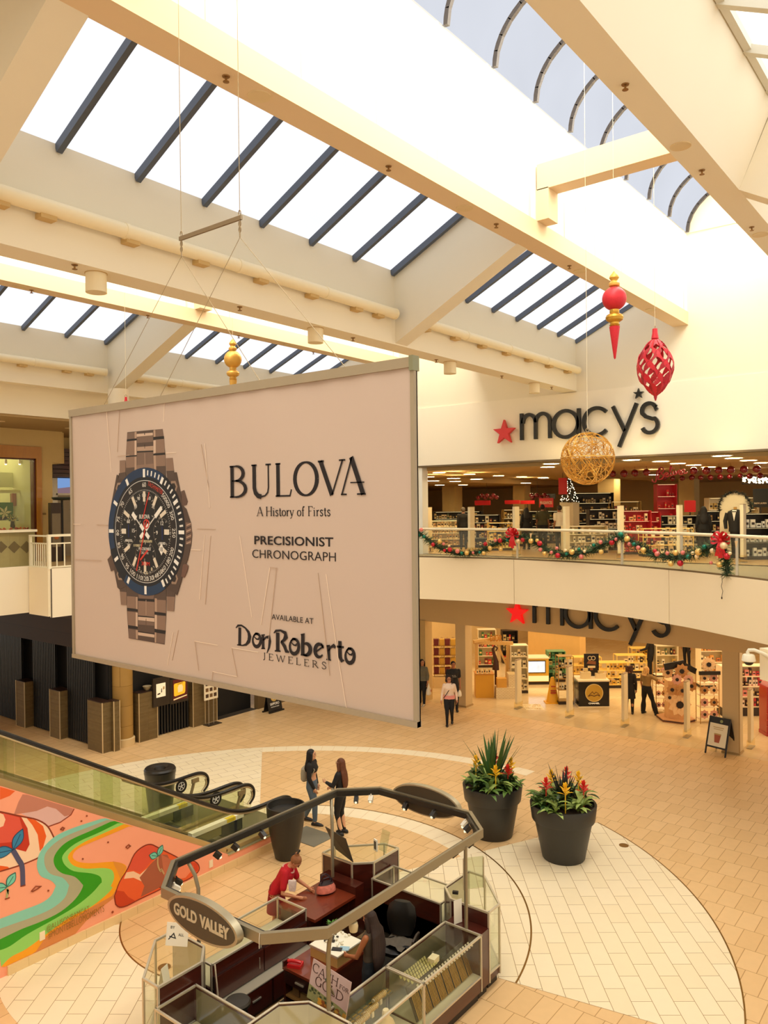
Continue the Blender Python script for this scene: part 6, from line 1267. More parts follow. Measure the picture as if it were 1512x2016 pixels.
# bangles, bust
t = thing('glass_tier', 'glass tier across the bangle showcase', 'shelf', (7.69, 6.45, .70)); part('glass', MB().box(-.70, .70, -.19, .18, 0, .006), CASEG, t)
def bangle_bar(x, y, lb):
    t = thing('bangle_stand', lb, 'jewellery stand', (x, y, .707)); part('bar', MB().cyl((-.13, 0, .09), (.13, 0, .09), .028, n=10), mat('pale velvet', (220, 206, 170), .8), t); part('foot', MB().box(-.02, .02, -.04, .04, 0, .065), mat('pale velvet', (220, 206, 170)), t)
    for k in range(9): o = obj('bangle', MB().tube([(0, .037*cos(q*pi/9), .037*sin(q*pi/9)) for q in range(18)], .005, 5, closed=True), BANG, group='bangles on the velvet stands'); tag(o, 'yellow gold bangles on %s' % lb.split(' with')[0], 'bangle'); o.location = (x-.11+k*.027, y, .797)
bangle_bar(8.05, 6.5, 'the far velvet bangle stand with gold bangles'); bangle_bar(7.78, 6.42, 'the middle velvet bangle stand with gold bangles'); bangle_bar(7.55, 6.38, 'the near velvet bangle stand with gold bangles')
t = thing('necklace_bust', 'cream necklace bust lying behind the cash sign', 'jewellery stand', (7.95, 6.27, .372)); part('bust', MB().loft([[(rx*cos(a), .04+ry*sin(a), z) for a in [q*pi/8 for q in range(16)]] for z, rx, ry in ((0, .16, .09), (.12, .17, .10), (.22, .12, .08), (.28, .06, .05), (.36, .05, .045), (.38, .04, .035))]), mat('bust linen', (228, 206, 160), .8), t)
for i in range(16):
    for j in range(2): o = obj('pendant', MB().ball((0, 0, .012), .012, 8, 6, sc=(1, .6, 1.2)).box(-.012, .012, .004, .008, 0, .05), BANG if j else mat('pearl pendant', (238, 228, 204), .3), group='pendants in front rows'); tag(o, 'small pendants standing along the front of the bangle showcase', 'pendant'); o.location = (7.06+i*.08, 6.10+j*.06, .372)
for i in range(12): o = obj('ring_tray', MB().box(-.05, .05, -.07, .07, 0, .02).box(-.04, .04, -.05, -.03, .02, .03, 1).box(-.04, .04, .0, .02, .02, .03, 1), [mat('tray green', (66, 70, 40), .7), BANG], group='dark ring trays at the back of the bangle showcase'); tag(o, 'dark ring trays at the back of the bangle showcase', 'tray'); o.location = (7.08+i*.11, 6.56, .707)
# left showcase contents
t = thing('ring_box', 'square white box packed with rings in the bottom left showcase', 'box', (6.22, 7.62, .514)); part('tray', MB().rbox(0, 0, .06, .30, .30, .12, .2), mat('ring box white', (250, 240, 212), .5), t); mb = MB(); random.seed(9)
for k in range(70): mb.ball((random.uniform(-.12, .12), random.uniform(-.12, .12), .125), .010, 6, 4, k % 2)
part('rings', mb, [mat('ring dark', (90, 70, 40), .3, .5), mat('ring gold', (214, 180, 100), .3, .6)], t, kind='stuff')
t = thing('ring_box', 'long white ring tray at the back of the bottom left showcase', 'box', (6.28, 8.12, .514)); part('tray', MB().rbox(0, 0, .05, .14, .36, .10, .1), mat('ring box white', (250, 240, 212)), t); mb = MB()
for k in range(24): mb.ball((random.uniform(-.05, .05), random.uniform(-.15, .15), .105), .012, 6, 4, 0)
part('rings', mb, mat('ring dark', (90, 70, 40)), t, kind='stuff')
tag(obj('grey_tray', MB().rbox(0, 0, .02, .34, .42, .04), mat('grey velvet', (150, 152, 150), .8)), 'flat grey velvet tray in the bottom left showcase', 'tray').location = (6.30, 7.25, .514)
for i in range(14): o = obj('bracelet', MB().tube([(.03*cos(q*pi/6), .03*sin(q*pi/6), .006) for q in range(12)], .006, 5, closed=True), mat('dark bracelet', (44, 38, 32), .4), group='dark bracelets in the long showcase'); tag(o, 'dark bracelets lined along the inner edge of the long showcase', 'bracelet'); o.location = (7.1+i*.123, 8.70, .635)
for i in range(14): o = obj('bracelet', MB().tube([(.025*cos(q*pi/6), .025*sin(q*pi/6), .006) for q in range(12)], .005, 5, closed=True), CHG, group='bracelets in the right side showcase'); tag(o, 'small gold bracelets in the right side showcase', 'bracelet'); o.location = (10.45, 7.15+i*.09, .635)
# tower contents
TX, TY = 6.475, 8.94
for (dx, dy, z, h, a, lb) in ((.05, .12, .706, .30, .3, 'tall folded white card on the upper shelf of the left corner showcase'), (-.12, -.08, .706, .18, -.2, 'folded white card in the middle of the left corner showcase'), (.10, -.12, .275, .3, .1, 'white card stand low in the left corner showcase'), (-.02, .02, .275, .22, .9, 'leaning white card low in the left corner showcase')):
    o = obj('card_stand', MB().obox((0, -.03, h/2), (.07, 0, 0), (0, .03, h/2), (0, -.002, .001)).obox((0, .03, h/2), (.07, 0, 0), (0, -.03, h/2), (0, .002, .001)), mat('card white', (248, 244, 228), .5)); tag(o, lb, 'card'); o.location = (TX+dx, TY+dy, z); o.rotation_euler = (0, 0, a)
t = thing('price_sheet', 'tilted white sheet of printed marks standing on the left corner showcase', 'sign', (6.72, 9.05, 1.2), radians(-60)); f = Fr((0, 0, 0), (1, 0, 0), (0, .25, 1)); part('sheet', MB().plate(f, [(-.16, 0), (.16, 0), (.16, .30), (-.16, .30)], -.006, 0), mat('sheet white', (250, 244, 226), .5), t); part('print', text_mesh('BY', f, -.10, .22, .06, .035, .0, .003), SATIN, t); part('print', text_mesh('ALL', f, .02, .13, .08, .035, 0, .003), SATIN, t); part('print', MB().stroke(f, [(-.12, .08), (-.05, .16), (-.02, .1), (-.11, .12)], .014, 0, .003), SATIN, t)
# signs on the far corner showcase
A_, B_, C_, D_ = at(662, 1671, z=1.215), at(696, 1697, z=1.215), at(681, 1651, z=1.64), at(641, 1627, z=1.64)
t = thing('tilted_sign_board', 'dark board leaning on the far corner showcase, seen from behind', 'sign', (10.32, 9.0, 1.2)); V_ = [q-Vector((10.32, 9.0, 1.2)) for q in (A_, B_, C_, D_)]
nn_ = (V_[1]-V_[0]).cross(V_[3]-V_[0]).normalized()*.012
part('board', MB().add(V_+[q+nn_ for q in V_], [(0, 1, 2, 3), (7, 6, 5, 4), (0, 4, 5, 1), (1, 5, 6, 2), (2, 6, 7, 3), (3, 7, 4, 0)]), mat('board back', (62, 56, 44), .6), t); pm_ = (V_[0]+V_[1])/2; part('prop_leg', MB().beam(pm_+Vector((0, 0, .0)), (V_[0]+V_[1]+V_[2]+V_[3])/4, .05, .012), mat('board prop', (150, 140, 110), .5), t)
t = thing('small_sign', 'small framed dark sign standing on the far corner showcase', 'sign', (10.75, 8.72, 1.2), radians(-110)); part('frame', MB().box(-.05, .05, -.012, .012, 0, .2), WHITE, t); part('panel', MB().box(-.035, .035, -.015, -.012, .03, .17), mat('sign dark', (90, 84, 74), .5, var=.3, scale=40), t)
t = thing('acrylic_stand', 'clear acrylic leaflet stand on the far corner showcase', 'stand', (10.85, 8.6, 1.2), radians(-100)); part('sheet', MB().obox((0, 0, .17), (.1, 0, 0), (0, .05, .17), (0, -.003, .001)), glass('acrylic', (240, 244, 232), gloss=.8, haze=.12), t)
t = thing('leaflet_rack', 'tall clear acrylic rack standing in the right corner showcase', 'stand', (10.62, 6.62, 1.2), radians(-40)); AC = glass('acrylic', (240, 244, 232)); part('sheet', MB().box(-.17, .17, -.006, .0, 0, .5), AC, t); part('side', MB().box(-.17, -.16, -.05, 0, 0, .5).box(.16, .17, -.05, 0, 0, .5), ALF, t)
t = thing('paper_slip', 'white paper slips hanging inside the right corner of the kiosk', 'paper', (9.98, 6.5, .972), radians(-20)); part('sheet', MB().obox((0, 0, .16), (.075, 0, 0), (.02, .03, .16), (0, -.002, 0)), mat('sheet white', (250, 244, 226)), t)
tag(obj('card_reader', MB().rbox(0, 0, .02, .05, .09, .04, .4), BLACK), 'tiny black card reader on top of the right corner showcase', 'device').location = (10.3, 6.75, 1.2)
# CASH FOR GOLD board
P = [at(604, 1963, X=7.3), at(679, 2014, X=7.3), at(693, 1926, X=7.45), at(617, 1887, X=7.45)]
o_ = P[0]; t = thing('cash_sign', 'lilac poster board about cash for gold with banknotes and gold along the bottom', 'sign', (7.3, 6.7, .98))
f = Fr((P[0].x-7.3, P[0].y-6.7, P[0].z-.98), P[1]-P[0], P[3]-P[0]); wd = (P[1]-P[0]).length; ht = (P[3]-P[0]).length
f.n = f.u.cross(f.v).normalized()
part('board', MB().plate(f, [(0, 0), (wd, 0), (wd, ht), (0, ht)], -.012, 0), mat('lilac board', (206, 178, 172), .6, var=.05), t)
part('stand_leg', MB().beam((.12, .0, 0), (.02, 0, .22), .04, .01), mat('board prop', (150, 140, 110)), t)
IN2 = mat('dark brown ink', (70, 34, 22), .6)
for s_, a, b, w_, h_, m_ in (('C', .02, .70, .17, .22, IN2), ('A', .20, .68, .16, .22, IN2), ('H', .52, .70, .18, .20, IN2), ('G', .14, .42, .17, .23, IN2), ('O', .33, .42, .18, .23, IN2), ('L', .53, .42, .14, .22, IN2), ('D', .68, .42, .2, .22, IN2), ('F', .74, .70, .07, .10, IN2), ('O', .82, .70, .07, .10, IN2), ('R', .90, .70, .08, .10, IN2)):
    part('lettering', serif_text(s_, f, a*wd, b*ht, w_*wd, h_*ht, .12, .06, .001, .004), m_, t)
part('lettering', serif_text('S', f, .37*wd, .66*ht, .14*wd, .25*ht, .16, .1, .001, .005).stroke(f, [(.44*wd, .62*ht), (.44*wd, .95*ht)], .008, .001, .006), mat('dollar green', (26, 70, 50), .6), t, label='dark green dollar sign')
mb = MB(); random.seed(12)
mb.plate(f, [(0, 0), (wd, 0), (wd, .24*ht), (wd*.8, .28*ht), (wd*.4, .30*ht), (0, .36*ht)], 0, .001, 0)
for k in range(14):
    x = random.uniform(.02, .86)*wd; y = random.uniform(.12, .28)*ht; mb.plate(f, [(x, y), (x+.06*wd, y), (x+.06*wd, y+.05*ht), (x, y+.05*ht)], .001, .002, 1)
for k in range(26):
    x = random.uniform(.3, .97)*wd; y = random.uniform(.01, .17)*ht; mb.plate(f, [(x+.05*wd*cos(q*pi/4), y+.04*ht*sin(q*pi/4)) for q in range(8)], .001, .003+k*.0001, 2+k % 2)
part('banknote_print', mb, [mat('banknote print', (150, 150, 96), .6, var=.3, scale=40), mat('banknote dark', (72, 84, 50), .6), mat('gold print', (222, 164, 50), .5, var=.2, scale=40), mat('rust print', (150, 84, 26), .5)], t)
# ---- canopy ring
can = thing('kiosk_canopy', 'eight-sided grey metal canopy frame over the jewellery kiosk with oval name boards', 'canopy', (8.575, 7.785, 0))
KX, KY = 8.575, 7.785
RP_ = [(6.82-KX, 9.28-KY), (6.25-KX, 8.73-KY), (6.27-KX, 6.83-KY), (6.83-KX, 6.29-KY), (10.40-KX, 6.29-KY), (10.9-KX, 6.81-KY), (10.9-KX, 8.72-KY), (10.37-KX, 9.28-KY)]
CAN = mat('canopy metal', (150, 140, 116), .38, .55, var=.05); CANH = mat('canopy inner track', (36, 32, 26), .4)
mb = MB(); mi = MB(); nR = 8
for i in range(8):
    a, b = Vector(RP_[i]), Vector(RP_[(i+1) % 8]); d = (b-a).normalized(); nrm = Vector((-d.y, d.x))
    if nrm.dot(-a) < 0: nrm = -nrm
    ia, ib = a*.975, b*.975
    vs = [(a.x, a.y, 2.17), (b.x, b.y, 2.17), (b.x, b.y, 2.30), (a.x, a.y, 2.30), (ia.x, ia.y, 2.17), (ib.x, ib.y, 2.17), (ib.x, ib.y, 2.30), (ia.x, ia.y, 2.30)]
    mb.add(vs, [(0, 1, 2, 3), (7, 6, 5, 4), (3, 2, 6, 7), (0, 4, 5, 1)])
    p_, q_ = a*.962, b*.962; mi.beam((p_.x, p_.y, 2.235), (q_.x, q_.y, 2.235), .03, .09)
part('ring_beam', mb, CAN, can); part('light_track', mi, CANH, can)
for (bx_, by_, tx_, ty_) in ((6.98, 6.42, 6.92, 6.31), (9.90, 6.30, 9.90, 6.30), (9.92, 9.0, 10.2, 9.27), (7.12, 9.06, 7.1, 9.28)):
    z0 = 1.2 if bx_ < 7 else (.972 if True else 0)
    part('pole', MB().tube([(bx_-KX, by_-KY, z0), (bx_-KX, by_-KY, 1.85), (bx_-KX+(tx_-bx_)*.3, by_-KY+(ty_-by_)*.3, 2.03), (tx_-KX, ty_-KY, 2.2)], .028, 12), CAN, can)
OVF = mat('oval board face', (72, 62, 46), .5, var=.05); OVR = mat('oval board rim', (176, 166, 140), .35, .5)
for (xf, yc, a, b, zc, nx_, nm) in ((6.13, 7.755, .67, .25, 2.215, -1, 'front'), (11.0, 7.755, .69, .25, 2.25, 1, 'rear')):
    f = Fr((xf-KX, yc-KY, zc), (0, nx_*1.0, 0)); 
    def ell(k): return [(a*k*cos(q*2*pi/40), b*(1-(1-k)*1.8)*sin(q*2*pi/40)) for q in range(40)]
    br = part('name_board', MB().plate(f, ell(1.0), -.10, .0), OVR, can, label='oval name board')
    part('board_face', MB().plate(f, ell(.93), .0, .006).plate(Fr(f.p(0, 0, -.10), -f.u), ell(.95), 0, .006), OVF, br)
    if nm == 'front':
        x_ = text_mesh('GOLD', f, -a*.78, -.062, a*.68, .15, .006, .014, .03); part('board_lettering', x_, mat('board letters', (196, 184, 156), .5), br); part('board_lettering', text_mesh('VALLEY', f, -a*.02, -.062, a*.82, .15, .006, .014, .055), mat('board letters', (196, 184, 156)), br)
SPB = mat('spotlight black', (22, 18, 17), .35); SPW = mat('spotlight white', (236, 230, 214), .4)
for px_, py_, wcol in ((423, 1675, 0), (461, 1660, 0), (515, 1635, 0), (347, 1728, 0), (362, 1752, 0), (506, 1819, 0), (454, 1793, 0), (701, 1559, 0), (730, 1559, 1), (806, 1576, 0), (863, 1591, 0), (921, 1614, 1), (924, 1623, 0), (916, 1645, 0), (881, 1666, 0), (844, 1690, 0), (811, 1710, 0), (776, 1732, 0), (689, 1788, 0), (653, 1808, 0), (588, 1824, 0), (350, 1740, 1)):
    q = at(px_, py_, z=2.2); q = Vector((q.x-KX, q.y-KY)); best = None
    for i in range(8):
        a, b = Vector(RP_[i])*.955, Vector(RP_[(i+1) % 8])*.955; d = b-a; u_ = max(.04, min(.96, (q-a).dot(d)/d.dot(d))); c = a+d*u_
        if best is None or (c-q).length < best[0]: best = ((c-q).length, c, (-c).normalized())
    c, inn = best[1], best[2]; c3 = Vector((c.x, c.y, 2.17)); m_ = SPW if wcol else SPB
    h = part('spotlight', MB().cyl(c3+Vector((inn.x*.02, inn.y*.02, .05)), c3+Vector((inn.x*.04, inn.y*.04, -.01)), .012, n=8).beam(c3+Vector((inn.x*.0, inn.y*.0, .0)), c3+Vector((inn.x*.085, inn.y*.085, -.065)), .075, .075), m_, can)
    e_ = c3+Vector((inn.x*.087, inn.y*.087, -.067)); part('lens', MB().ball(e_, .022, 8, 6), glow('spot lens', (255, 236, 190), 1.2), h)
part('cable_tie', MB().tube([(RP_[2][0]-.002, RP_[2][1]+.02, 2.305), (RP_[2][0]-.012, RP_[2][1]+.02, 2.24), (RP_[2][0]-.004, RP_[2][1]+.03, 2.12)], .004, 5), WHITE, can)
# small white camera hung under the front ring, loose cable by the cupboard
t = thing('hanging_camera', 'small pale camera hanging under the front of the canopy ring', 'camera', (7.35, 6.33, 2.12)); part('body', MB().lathe([(0, -.1), (.05, -.09), (.06, -.03), (.05, .02), (0, .03)], n=16), mat('camera pale', (206, 190, 150), .4), t); part('bracket', MB().cyl((0, 0, .02), (0, -.01, .06), .01, n=6), WHITE, t)
tag(obj('power_cable', MB().tube([(6.985, 8.55, 1.0), (6.97, 8.52, .94), (6.99, 8.50, .6), (6.99, 8.5, .1)], .012, 6), mat('cable white', (226, 210, 180), .5)), 'white power cable hanging beside the left corner showcase', 'cable')
# purse and gift bag of the customer
t = thing('handbag', 'floral handbag with dark straps on the mahogany desk', 'bag', (9.62, 8.88, .846), radians(-25)); FL = mat('floral cloth', (222, 120, 100), .7, var=.5, scale=18)
part('body', MB().loft([[(rx*cos(a), ry*sin(a), z) for a in [q*pi/10 for q in range(20)]] for z, rx, ry in ((0, .13, .07), (.03, .17, .10), (.10, .165, .095), (.16, .13, .05), (.18, .11, .03))]), FL, t); part('trim', MB().loft([[(rx*cos(a), ry*sin(a), z) for a in [q*pi/10 for q in range(20)]] for z, rx, ry in ((.155, .14, .06), (.185, .12, .04), (.20, .10, .025))]).loft([[(rx*cos(a), ry*sin(a), z) for a in [q*pi/10 for q in range(20)]] for z, rx, ry in ((0, .135, .075), (.025, .172, .103))]), mat('bag trim', (44, 22, 26), .5), t)
for s_ in (-1, 1): part('strap', MB().tube([(-.09, s_*.03, .19), (-.06, s_*.05, .27), (.02, s_*.07, .29), (.08, s_*.05, .25), (.09, s_*.03, .19)], .012, 6), mat('bag strap', (40, 26, 40), .5), t)
# ================================================================ PLANTERS WITH BROMELIADS
POTB = mat('planter graphite', (46, 44, 40), .42, var=.06)
LEAFA = mat('leaf mid green', (92, 122, 52), .45, var=.3, scale=8); LEAFB = mat('leaf dark green', (48, 76, 34), .45, var=.3, scale=8); LEAFC = mat('leaf pale green', (156, 176, 92), .5, var=.2, scale=8); SPIKE = mat('spike leaf green', (58, 92, 36), .45, var=.25, scale=6); SPIKED = mat('spike leaf purple black', (34, 34, 30), .45, var=.25, scale=6)
YEL = mat('yellow bract', (244, 196, 40), .5, var=.1); REDB = mat('red bract', (214, 48, 34), .5, var=.1)
def blade(mb, c, a, L, w_, lift, droop, m=0, n=6, fold=.25):
    d = Vector((cos(a), sin(a), 0)); s_ = Vector((-sin(a), cos(a), 0)); P = []
    for i in range(n+1):
        q = i/n; P.append((c+d*(L*q*cos(lift)*(1+.1*q))+Vector((0, 0, L*(q*sin(lift)-droop*q*q))), w_*(sin(pi*(.12+.88*q))**.8 if i < n else .02)))
    vs = []
    for p, wd in P: vs += [p-s_*wd+Vector((0, 0, wd*fold)), p, p+s_*wd+Vector((0, 0, wd*fold))]
    fs = []
    for i in range(n):
        b = i*3; fs += [(b, b+1, b+4, b+3), (b+1, b+2, b+5, b+4)]
    mb.add(vs, fs, m)
def planter(x, y, h, rt, rb, label, spike, seed, sh, blooms, back):
    random.seed(seed); t = thing('bromeliad_planter', label, 'planter', (x, y, 0), group='large planters beside the kiosk')
    part('pot', MB().lathe([(0, 0), (rb, 0), (rb+.015, .02), (rt-.09, h-.34), (rt-.045, h-.33), (rt-.035, h-.31), (rt, h-.01), (rt-.005, h), (rt-.05, h), (rt-.06, h-.08), (0, h-.09)], n=48), POTB, t)
    part('soil', MB().lathe([(0, h-.06), (rt-.07, h-.08)], n=24), mat('bark soil', (60, 42, 26), .9, var=.4, scale=30), t)
    mb = MB()
    for k in range(34):
        a = random.uniform(0, 2*pi); r0 = .05*random.random(); blade(mb, Vector((.02+r0*cos(a), r0*sin(a), h-.07)), a, sh*random.uniform(.55, 1.0),   .04 if spike is SPIKE else .03, radians(random.uniform(58, 88)), .02+.12*random.random()*(0 if spike is SPIKE else 1), 0, 7)
    part('spiky_leaves', mb, spike, t)
    mb = MB()
    for k in range(32):
        a = random.uniform(0, 2*pi); r0 = rt*random.uniform(.2, .82); c = Vector((r0*cos(a), r0*sin(a), h-.07))
        m_ = random.choice((0, 0, 1, 1, 2)); n_ = random.randint(8, 12); el = radians(random.uniform(25, 60))
        for q in range(n_):
            b = q*2*pi/n_+random.uniform(-.3, .3); blade(mb, c+Vector((0, 0, random.uniform(0, .22))), b, random.uniform(.26, .46), random.uniform(.036, .06), el+random.uniform(-.2, .25), random.uniform(.25, .7), m_, 5)
    part('foliage', mb, [LEAFA, LEAFB, LEAFC], t)
    for (bx_, by_, bh, m_) in blooms:
        fl = MB(); c = Vector((bx_, by_, h-.06)); fl.cyl(c, c+Vector((0, 0, bh*.6+.12)), .012, n=6)
        for q in range(14):
            lv = q/14; blade(fl, c+Vector((0, 0, bh*(.5+.45*lv)+.14)), q*2.4, .17*(1.15-lv*.6), .032, radians(20+60*lv), .1, 0, 4)
        part('flower', fl, m_, t)
R_u = Vector((.62, -.79, 0)); R_f = Vector((.79, .62, 0))
def rel(a, b): q = R_u*a-R_f*b; return q.x, q.y
pA = at(972, 1645, z=0); pB = at(1112, 1690, z=0)
planter(pA.x+.05, pA.y+.05, 1.12, .66, .42, 'dark planter of bromeliads with tall green sword leaves, farther of the pair', SPIKE, 21, 1.38, [(*rel(-.35, -.1), .5, YEL), (*rel(.02, .38), .42, YEL), (*rel(.30, .28), .40, REDB), (*rel(.40, .1), .5, YEL), (*rel(.12, -.35), .5, REDB)], 0)
planter(pB.x+.05, pB.y+.05, 1.13, .68, .42, 'dark planter of bromeliads with short blackish spikes, nearer of the pair', SPIKED, 33, .92, [(*rel(-.38, .15), .46, REDB), (*rel(-.05, .42), .44, YEL), (*rel(.36, .25), .42, REDB), (*rel(.33, -.05), .52, YEL), (*rel(.16, -.38), .5, REDB), (*rel(-.2, -.2), .5, YEL)], 0)
# ================================================================ PEOPLE
def remeshed(name, mb, mats, vox, smooth_it=2):
    me = mb.mesh(name, mats); o = bpy.data.objects.new(name, me); COL.objects.link(o)
    r = o.modifiers.new('r', 'REMESH'); r.mode = 'VOXEL'; r.voxel_size = vox; r.use_smooth_shade = True
    s_ = o.modifiers.new('s', 'SMOOTH'); s_.factor = .5; s_.iterations = smooth_it
    out = bpy.data.meshes.new_from_object(o.evaluated_get(bpy.context.evaluated_depsgraph_get())); bpy.data.objects.remove(o)
    if not out.materials: out.materials.append(mats[0])
    return out
def limb(mb, P, rr, n=12):
    P = [Vector(q) for q in P]; q = catmull3(P, rr, 4); mb.tube([a for a, b in q], [b for a, b in q], n)
    for a, b in ((P[0], rr[0]), (P[-1], rr[-1])): mb.ball(a, b*.98, n, 8)
def catmull3(P, rr, n):
    out = []
    for i in range(len(P)-1):
        for j in range(n):
            t = j/n; out.append((P[i].lerp(P[i+1], t), rr[i]+(rr[i+1]-rr[i])*(t*t*(3-2*t))))
    out.append((P[-1], rr[-1])); return out
def person(label, loc, yaw, H=1.65, lean=0, fem=True, skin=(200, 140, 100), top=None, bottom=None, hair=None, shoes=(24, 20, 18), arms=None, legs=None, head=(0, 0), vox=.011, z0=0.0, dress=None, build=1.0):
    """top = (colour, sleeve: long/half/none, hem height); bottom = (colour, flare); hair = (colour, style, low height); arms/legs hold joint positions"""
    t = thing('person', label, 'person', (loc[0], loc[1], z0), yaw); k = H/1.65
    A = {'LE': (-.03, .215, 1.08), 'LW': (.04, .22, .84), 'RE': (-.03, -.215, 1.08), 'RW': (.04, -.22, .84)}; A.update(arms or {})
    Lg = {'LK': (.02, .095, .48), 'LA': (-.02, .095, .075), 'RK': (.02, -.095, .48), 'RA': (-.02, -.095, .075)}; Lg.update(legs or {})
    ln = radians(lean); hz = .92
    def up(v):
        v = Vector(v)
        if v.z > hz: d = v.z-hz; return Vector((v.x*cos(ln)+d*sin(ln), v.y, hz+d*cos(ln)-v.x*sin(ln)))
        return v
    hy, hp = radians(head[0]), radians(head[1]); HM = Matrix.Rotation(hy, 3, 'Z') @ Matrix.Rotation(hp, 3, 'Y')
    def hd(v): v = Vector(v); q = HM @ (v-Vector((0, 0, 1.46))); return up(Vector((q.x, q.y, q.z+1.46)))
    sw = .158 if fem else .185
    b_ = build
    tor = [(.80, 0, .085, .135), (.90, 0, .105, .165), (1.0, 0, .095, .148), (1.08, .0, .085, .13), (1.18, .008, .10, .142), (1.27, .015 if fem else .0, .112, .155), (1.34, .0, .095, sw), (1.39, -.008, .07, sw*.8), (1.43, -.008, .05, .065), (1.47, 0, .045, .047), (1.53, .01, .045, .047)]
    if not fem: tor = [(z, c, a*1.05, b*1.08) if z < 1.4 else (z, c, a*1.1, b*1.1) for z, c, a, b in tor]
    tor = [(z, c, a*b_, b*b_) if z < 1.38 else (z, c, a, b) for z, c, a, b in tor]
    def rings(lo, hi, inf): return [[up(Vector((c+(a+inf)*cos(q*pi/9), (b+inf)*sin(q*pi/9), z)))*k for q in range(18)] for z, c, a, b in tor if lo <= z <= hi]
    S_ = lambda v: Vector(v)*k
    shL, shR = up((0, sw, 1.355)), up((0, -sw, 1.355))
    AE = {q: Vector(v) for q, v in A.items()}
    mb = MB(); mb.loft(rings(.80, 1.53, 0))
    for s_, sh in (('L', shL), ('R', shR)):
        limb(mb, [S_(sh), S_(AE[s_+'E']), S_(AE[s_+'W'])], [.047*k, .036*k, .025*k])
        w_ = AE[s_+'W']; d = (w_-AE[s_+'E']).normalized(); sd = 1 if s_ == 'L' else -1
        sv = d.cross(Vector((0, sd, 0))); sv = sv.normalized() if sv.length > .1 else Vector((1, 0, 0)); nv = d.cross(sv).normalized()
        mb.tube([S_(w_), S_(w_+d*.045), S_(w_+d*.085)], [.024*k, .034*k, .03*k], 8)
        for i, L in enumerate((.066, .078, .072, .056)):
            bse = w_+d*.08+sv*(.024-.016*i); tip = bse+d*L*.6+nv*(.012); tp2 = tip+d*L*.4+nv*.022
            mb.tube([S_(bse), S_(tip), S_(tp2)], [.0098*k, .009*k, .0075*k], 6)
        b0 = w_+d*.03+sv*.026; mb.tube([S_(b0), S_(b0+d*.03+sv*.022), S_(b0+d*.062+sv*.026)], [.012*k, .0105*k, .008*k], 6)
        kn, an = Vector(Lg[s_+'K']), Vector(Lg[s_+'A']); hpj = Vector((0, .085*sd, .86))
        limb(mb, [S_(hpj), S_((hpj+kn)/2), S_(kn), S_((kn*1.3+an*.7)/2+Vector((-.012, 0, 0))), S_(an)], [.088*k*b_, .078*k*b_, .054*k, .05*k, .035*k])
        mb.tube([S_(an+Vector((-.04, 0, -.035))), S_(an+Vector((.05, 0, -.04))), S_(an+Vector((.14, 0, -.055)))], [.035*k, .036*k, .024*k], 10)
    # head with jaw, nose and ears
    hc = MB(); c0 = Vector((.008, 0, 1.565))
    hc.ball((0, 0, 0), 1, 18, 14, sc=(.088, .074, .098)); hc.v = [tuple(Vector(v)+c0) for v in hc.v]
    jw = MB().ball((.028, 0, 1.49), 1, 14, 10, sc=(.062, .056, .056)); ns = MB().tube([(.088, 0, 1.575), (.104, 0, 1.545), (.09, 0, 1.537)], [.009, .013, .010], 8)
    er = MB().ball((0, .075, 1.55), 1, 8, 6, sc=(.016, .009, .024)).ball((0, -.075, 1.55), 1, 8, 6, sc=(.016, .009, .024))
    for q in (hc, jw, ns, er): mb.add([hd(v)*k for v in q.v], q.f)
    SK = mat('skin %d %d %d' % skin, skin, .5, var=.05, scale=8)
    part('body', remeshed('body', mb, [SK], vox*.62), SK, t)
    fc = MB()
    for s_ in (1, -1): fc.ball((.086, s_*.03, 1.572), .0095, 8, 6, 0); fc.tube([(.088, s_*.016, 1.592), (.087, s_*.034, 1.597), (.078, s_*.048, 1.59)], .0045, 5, 1)
    fc.ball((.083, 0, 1.502), 1, 8, 6, 2, sc=(.012, .022, .008)); fc.v = [tuple(hd(v)*k) for v in fc.v]
    part('face', fc, [mat('eye dark', (40, 26, 20), .3), mat('brow', (50, 34, 24), .7), mat('lips', (176, 84, 76), .5)], t, label='eyes, brows and lips')
    if top:
        col, slv, hem = top[:3]; mb = MB(); rg = rings(hem, 1.44, .014)
        if hem < .86: pass
        mb.loft(rg)
        for s_, sh in (('L', shL), ('R', shR)):
            e, w_ = AE[s_+'E'], AE[s_+'W']
            if slv == 'long': limb(mb, [S_(sh), S_(e), S_(e.lerp(w_, .96))], [.064*k, .052*k, .037*k])
            elif slv == 'half': limb(mb, [S_(sh), S_(Vector(sh).lerp(e, .72))], [.066*k, .06*k])
            elif slv == 'three': limb(mb, [S_(sh), S_(e), S_(e.lerp(w_, .55))], [.064*k, .053*k, .045*k])
        tm_ = mat('cloth %d %d %d' % col, col, .8, var=.1, scale=12) if len(col) == 3 else col
        part('top', remeshed('top', mb, [tm_], vox), tm_, t)
    if bottom:
        col, fl = bottom[:2]; mb = MB(); mb.loft(rings(.80, bottom[2] if len(bottom) > 2 else 1.02, .012)); cut = bottom[3] if len(bottom) > 3 else 1.0
        for sd, s_ in ((1, 'L'), (-1, 'R')):
            kn, an = Vector(Lg[s_+'K']), Vector(Lg[s_+'A']); hpj = Vector((0, .085*sd, .86)); e_ = kn.lerp(an, cut)
            limb(mb, [S_(hpj), S_((hpj+kn)/2), S_(kn), S_((kn+e_)/2), S_(e_+Vector((0, 0, .005)))], [.104*k*b_, .092*k*b_, .068*k, .062*k*fl, .052*k*fl])
        bm_ = mat('cloth %d %d %d' % col, col, .8, var=.15, scale=10); part('trousers', remeshed('trousers', mb, [bm_], vox), bm_, t)
